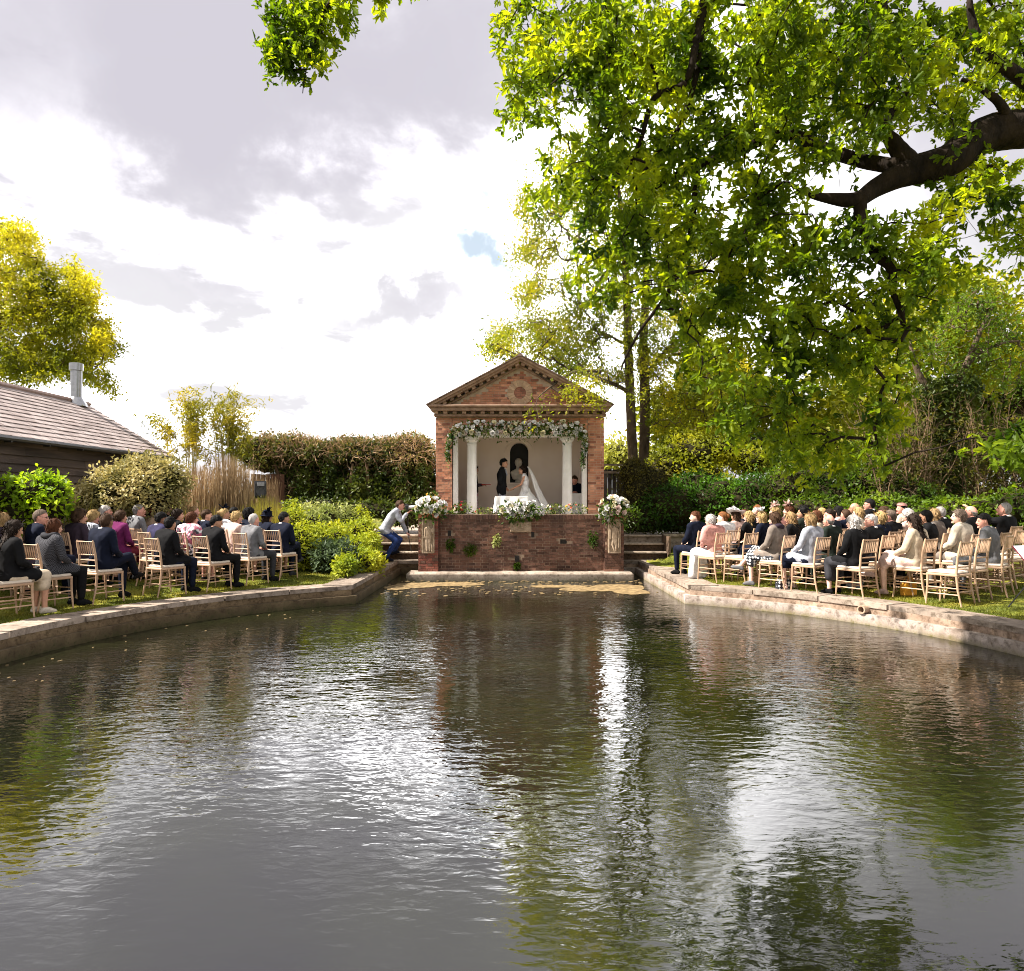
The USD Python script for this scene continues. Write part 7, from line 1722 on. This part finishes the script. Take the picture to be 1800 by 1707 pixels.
# groom, bride, celebrant, registrar
Yg = 18.75; gx = at(882, 0, Yg)[0]; hx_ = at(895.5, 857, Yg)
J = joints(STAND); J = lean(J, 0.03)
hz = (hx_[2] - FL)
for s, sg in (("L", 1), ("R", -1)): J["wr" + s] = np.array([hx_[0] - gx - 0.10, sg * 0.07, hz + 0.02]); J["el" + s] = np.array([-0.05, sg * 0.25, 1.16])
gs = (EYE + 74.5 * Yg / 1250 - FL) / 1.775
person("groom in a black suit facing the bride and holding her hands", (gx, Yg, FL), 0.0, {k: v / (gs if k[:2] == "wr" and False else 1) for k, v in J.items()}, S(bj, ("trousers", "silver"), "short", "black", collar="white", skin="tan", tie="silver"), None, gs, -0.12, 0.12)
bx_ = at(924, 0, Yg)[0]
J = joints(STAND); J = lean(J, 0.10)
for s, sg in (("L", 1), ("R", -1)): J["wr" + s] = np.array([bx_ - hx_[0] - 0.08, sg * 0.05, (hz + 0.03) / 0.92]); J["el" + s] = np.array([0.14, sg * 0.20, 1.20])
bs = (EYE + 62 * Yg / 1250 - FL) / 1.775
spec = S(("sleeveless", "white"), ("trousers", "white"), "long", "darkbrown", fem=1, skin="tan", shoes="white")
bride = person("bride in a sleeveless white gown and long veil, facing the groom", (bx_, Yg, FL), PI, J, spec, None, bs, 0.12, 0.10)
a = np.arange(48) * 2 * PI / 48; V = []
for z_, rx_, ry_, ox in ((1.10, 0.125, 0.125, 0.01), (0.98, 0.16, 0.15, 0.0), (0.78, 0.29, 0.26, -0.05), (0.4, 0.46, 0.38, -0.14), (0.02, 0.60, 0.48, -0.26)):
    w_ = 1 + (0.10 * np.cos(a * 9) + 0.05 * np.cos(a * 5 + 1)) * (1.1 - z_)
    V.append(np.column_stack([ox + rx_ * w_ * np.cos(a), ry_ * w_ * np.sin(a), np.full(48, z_)]))
q = [[r * 48 + i, (r + 1) * 48 + i, (r + 1) * 48 + (i + 1) % 48, r * 48 + (i + 1) % 48] for r in range(4) for i in range(48)]
obj("gown_skirt", MB().add(np.vstack(V), q), M_CLOTH, bride, smooth=True)
V = []; n = 17; a = np.linspace(PI * 0.62, PI * 1.38, n)
for z_, r_, ox in ((1.74, 0.06, -0.02), (1.66, 0.10, -0.05), (1.45, 0.17, -0.10), (1.1, 0.25, -0.16), (0.7, 0.36, -0.26), (0.3, 0.50, -0.36), (0.03, 0.62, -0.45)):
    w_ = 1 + 0.06 * np.cos(np.arange(n) * 2.2)
    V.append(np.column_stack([ox + r_ * w_ * np.cos(a), r_ * 0.75 * w_ * np.sin(a), np.full(n, z_)]))
q = [[r * n + i, (r + 1) * n + i, (r + 1) * n + i + 1, r * n + i + 1] for r in range(6) for i in range(n - 1)]
veil = usdkit.material(stage, "/World/Looks/veil_tulle", {"p": ("principled_bsdf", {"base_color": (0.8, 0.78, 0.76), "roughness": 0.8}), "t": ("transparent_bsdf", {}), "m": ("mix_closure", {"fac": 0.30})}, [("p.BSDF", "m.closure1"), ("t.BSDF", "m.closure2")], surface="m.closure")
obj("veil", MB().add(np.vstack(V), q), veil, bride, smooth=True)
Yc = 19.35; cx_ = at(833, 0, Yc)[0]
J = joints(STAND); J["wrL"] = np.array([0.26, 0.08, 1.18]); J["wrR"] = np.array([0.26, -0.08, 1.18])
person("celebrant in a dark jacket and patterned dress, half hidden by the left column", (cx_, Yc, FL), -0.15, J, S(("jacket", "plum"), ("long", "lilac", "floral"), "bob", "brown", fem=1, skin="tan"), None, 0.90, 0, 0.15)
bk = thing("red_book", "open red book in the celebrant's hands", "book", (cx_ + 0.34, Yc - 0.05, FL + 1.08))
obj("cover", MB().box((0, -0.09, 0), (0.24, 0.17, 0.012)).box((0, 0.09, 0), (0.24, 0.17, 0.012)), cloth("red"), bk); obj("pages", MB().box((0, -0.085, 0.012), (0.22, 0.15, 0.012)).box((0, 0.085, 0.012), (0.22, 0.15, 0.012)), cloth("white"), bk)
Yr = 19.75; Yr = 19.55; rx_ = at(1012, 0, Yr)[0]
J = lean(joints(SEAT), 0.25); J["wrL"] = np.array([0.40, 0.10, 0.86]); J["wrR"] = np.array([0.40, -0.10, 0.86])
person("registrar in a dark blue suit seated at the table behind the right column", (rx_, Yr, FL), math.radians(-105), J, S(sj, None, "short", "brown", skin="pink"), None, 1.0, -0.3, 0.25)
rc = thing("spindle_chair", "chair under the registrar inside the temple", "chair", (rx_, Yr, FL), math.radians(-105), "pale spindle-backed wedding chairs"); rc.GetReferences().AddInternalReference(chair0[0].GetPath()); rc.SetInstanceable(True)

# photographer on the steps
Yp = 17.5; ox = at(690, 985, Yp)
sc_ = 71.4
jp = lambda px, py, y=0.0: np.array([(px - 690) / sc_, y, (985 - py) / sc_])
J = dict(pelvis=jp(676, 930), waist=jp(681, 920), chest=jp(690, 907), neck=jp(698, 894.5), head=jp(703.5, 886.5), shL=jp(697, 897, 0.17), shR=jp(696, 898, -0.17), elL=jp(705, 918, 0.22), elR=jp(707, 913.5, -0.20), wrL=jp(713, 934, 0.10), wrR=jp(715.5, 901, -0.06),
         hipL=jp(676, 931, 0.10), hipR=jp(676, 931, -0.10), knL=jp(702, 947, 0.13), knR=jp(698, 948, -0.12), anL=jp(690, 968, 0.14), anR=jp(680, 977.5, -0.12), toeL=jp(698.5, 969, 0.16), toeR=jp(691, 982, -0.13), handR=(0.7, 0.2, 0.7), handL=(0.8, 0, -0.5))
person("photographer in a light grey jacket and blue trousers crouching on the left steps", (ox[0], Yp, 0.0), 0.0, J, S(("jacket", "silver"), ("trousers", "blue"), "short", "brown", skin="pink", shoes="ink", collar="white"), None, 1.0, 0.0, 0.12)
cm_ = at(717, 893, Yp); ca = thing("camera", "black camera with a white lens raised to the photographer's face", "camera", (cm_[0] - 0.02, Yp - 0.02, cm_[2] + 0.02), 0.05)
obj("camera_body", MB().cbox((0, 0, 0), (0.08, 0.14, 0.10), 0.012).cbox((0.0, 0, 0.06), (0.06, 0.06, 0.035), 0.008), M_BLACK, ca)
obj("lens", MB().tube([(0.04, 0, 0), (0.10, 0, 0), (0.11, 0, 0), (0.19, 0, 0.005)], [0.036, 0.036, 0.042, 0.045], 16), mat("lens_white", (0.62, 0.60, 0.58)), ca)
obj("lens_hood", MB().tube([(0.19, 0, 0.005), (0.25, 0, 0.007)], [0.047, 0.053], 16), M_BLACK, ca)
mp_ = thing("monopod", "black monopod leaning under the camera on the steps", "monopod", (cm_[0] - 0.03, Yp + 0.02, 0.0))
obj("tube", MB().tube([(0.02, 0.62, 0.21), (0.0, 0.3, 0.62)], 0.012, 8).tube([(0, 0.3, 0.6), (0.0, 0.03, cm_[2] - 0.05)], 0.017, 8), M_BLACK, mp_)
obj("clamp", MB().tube([(0, 0.3, 0.58), (0, 0.3, 0.66)], 0.026, 8), M_STEEL, mp_)
obj("rubber_foot", MB().man(sphere((0.02, 0.62, 0.215), 0.02, 8)), M_BLACK, mp_)

# odds and ends by the chairs
def gz1(x, y): return float(ground_z(x, y))


c = at(1814, 975, 9.7); g0 = gz1(c[0], c[1])
ms = thing("music_stand", "music stand with a red-edged desk at the right picture edge", "music stand", (c[0], c[1], g0), math.radians(28)); hh = c[2] - g0
obj("pole", MB().tube([(0, 0.05, 0.1), (0, 0.05, hh - 0.08)], 0.012, 8), M_BLACK, ms)
for k in range(3): aa_ = k * 2.09 + 0.5; obj("leg", MB().tube([(0, 0.05, 0.34), (0.26 * math.cos(aa_), 0.05 + 0.26 * math.sin(aa_), 0.01)], 0.009, 6), M_BLACK, ms)
tl_ = 0.9; Rt = np.array([[1, 0, 0], [0, math.cos(tl_), -math.sin(tl_)], [0, math.sin(tl_), math.cos(tl_)]])
v, f = MB().cbox((0, 0, 0), (0.50, 0.30, 0.012), 0.004).get(); obj("desk", MB().add(v @ Rt.T + [0, 0.03, hh], f), cloth("wine"), ms)
v, f = MB().box((0, -0.165, 0.02), (0.50, 0.025, 0.05)).get(); obj("lip", MB().add(v @ Rt.T + [0, 0.03, hh], f), cloth("wine"), ms)
sm = thing("sheet_music", "white sheets of music on the stand at the right picture edge", "sheet music", (c[0], c[1], g0), math.radians(28))
M_PAPER = usdkit.material(stage, "/World/Looks/music_paper", {"tc": ("texture_coordinate", {}), "w": ("wave_texture", {"wave_type": "bands", "bands_direction": "y", "scale": 16.0, "distortion": 0.4, "detail": 3.0}), "n": ("noise_texture", {"scale": 60.0}), "m": ("math", {"math_type": "multiply"}), "r": ("rgb_ramp", {"ramp": [(0.48, (0.80, 0.80, 0.84)), (0.58, (0.45, 0.45, 0.50))]}), "p": ("principled_bsdf", {"roughness": 0.7})},
                        [("tc.object", "w.vector"), ("tc.object", "n.vector"), ("w.fac", "m.value1"), ("n.fac", "m.value2"), ("m.value", "r.fac"), ("r.color", "p.base_color")], surface="p.BSDF")
for s in (-1, 1):
    v, f = MB().box((s * 0.122, 0.0, 0.012), (0.235, 0.29, 0.006)).get(); obj("page", MB().add(v @ Rt.T + [0, 0.03, hh], f), M_PAPER, sm)


def bag(name, label, px, py, Y, w, h_, d, m, handle, rz=0.3):
    c = at(px, py, Y); z_ = gz1(c[0], c[1]); t = thing(name, label, "bag" if "box" not in name else "box", (c[0], c[1], z_), rz)
    obj("shell", MB().cbox((0, 0, h_ / 2), (w, d, h_), min(w, d) * 0.12), m, t)
    if handle:
        for s in (-1, 1):
            a = np.linspace(0, PI, 11); obj("handle", MB().tube(np.stack([w * 0.28 * np.cos(a), 0 * a + s * d * 0.3, h_ - 0.01 + h_ * 0.5 * np.sin(a)], 1), 0.006, 5), m, t, smooth=True)
    else: obj("lid", MB().cbox((0, 0, h_ + 0.008), (w + 0.012, d + 0.012, 0.03), 0.004), m, t)
    return t


bag("handbag", "white and black patterned handbag on the grass left of the silver coat", 1377, 1030, 12.1, 0.26, 0.17, 0.12, cloth("ink", "dots"), True)
bag("gift_box", "flat pale grey box on the grass beside the black coat", 1502, 1031, 11.9, 0.24, 0.10, 0.16, cloth("silver"), False)
bag("handbag", "orange handbag under the chair of the pink dress", 1597, 1042, 11.15, 0.24, 0.20, 0.11, cloth("orange"), True)
bag("handbag", "brown leather handbag on the grass by the grey heels", 1326, 1018, 12.9, 0.22, 0.12, 0.12, cloth("tan"), True)
c = at(1606, 945, 10.8)
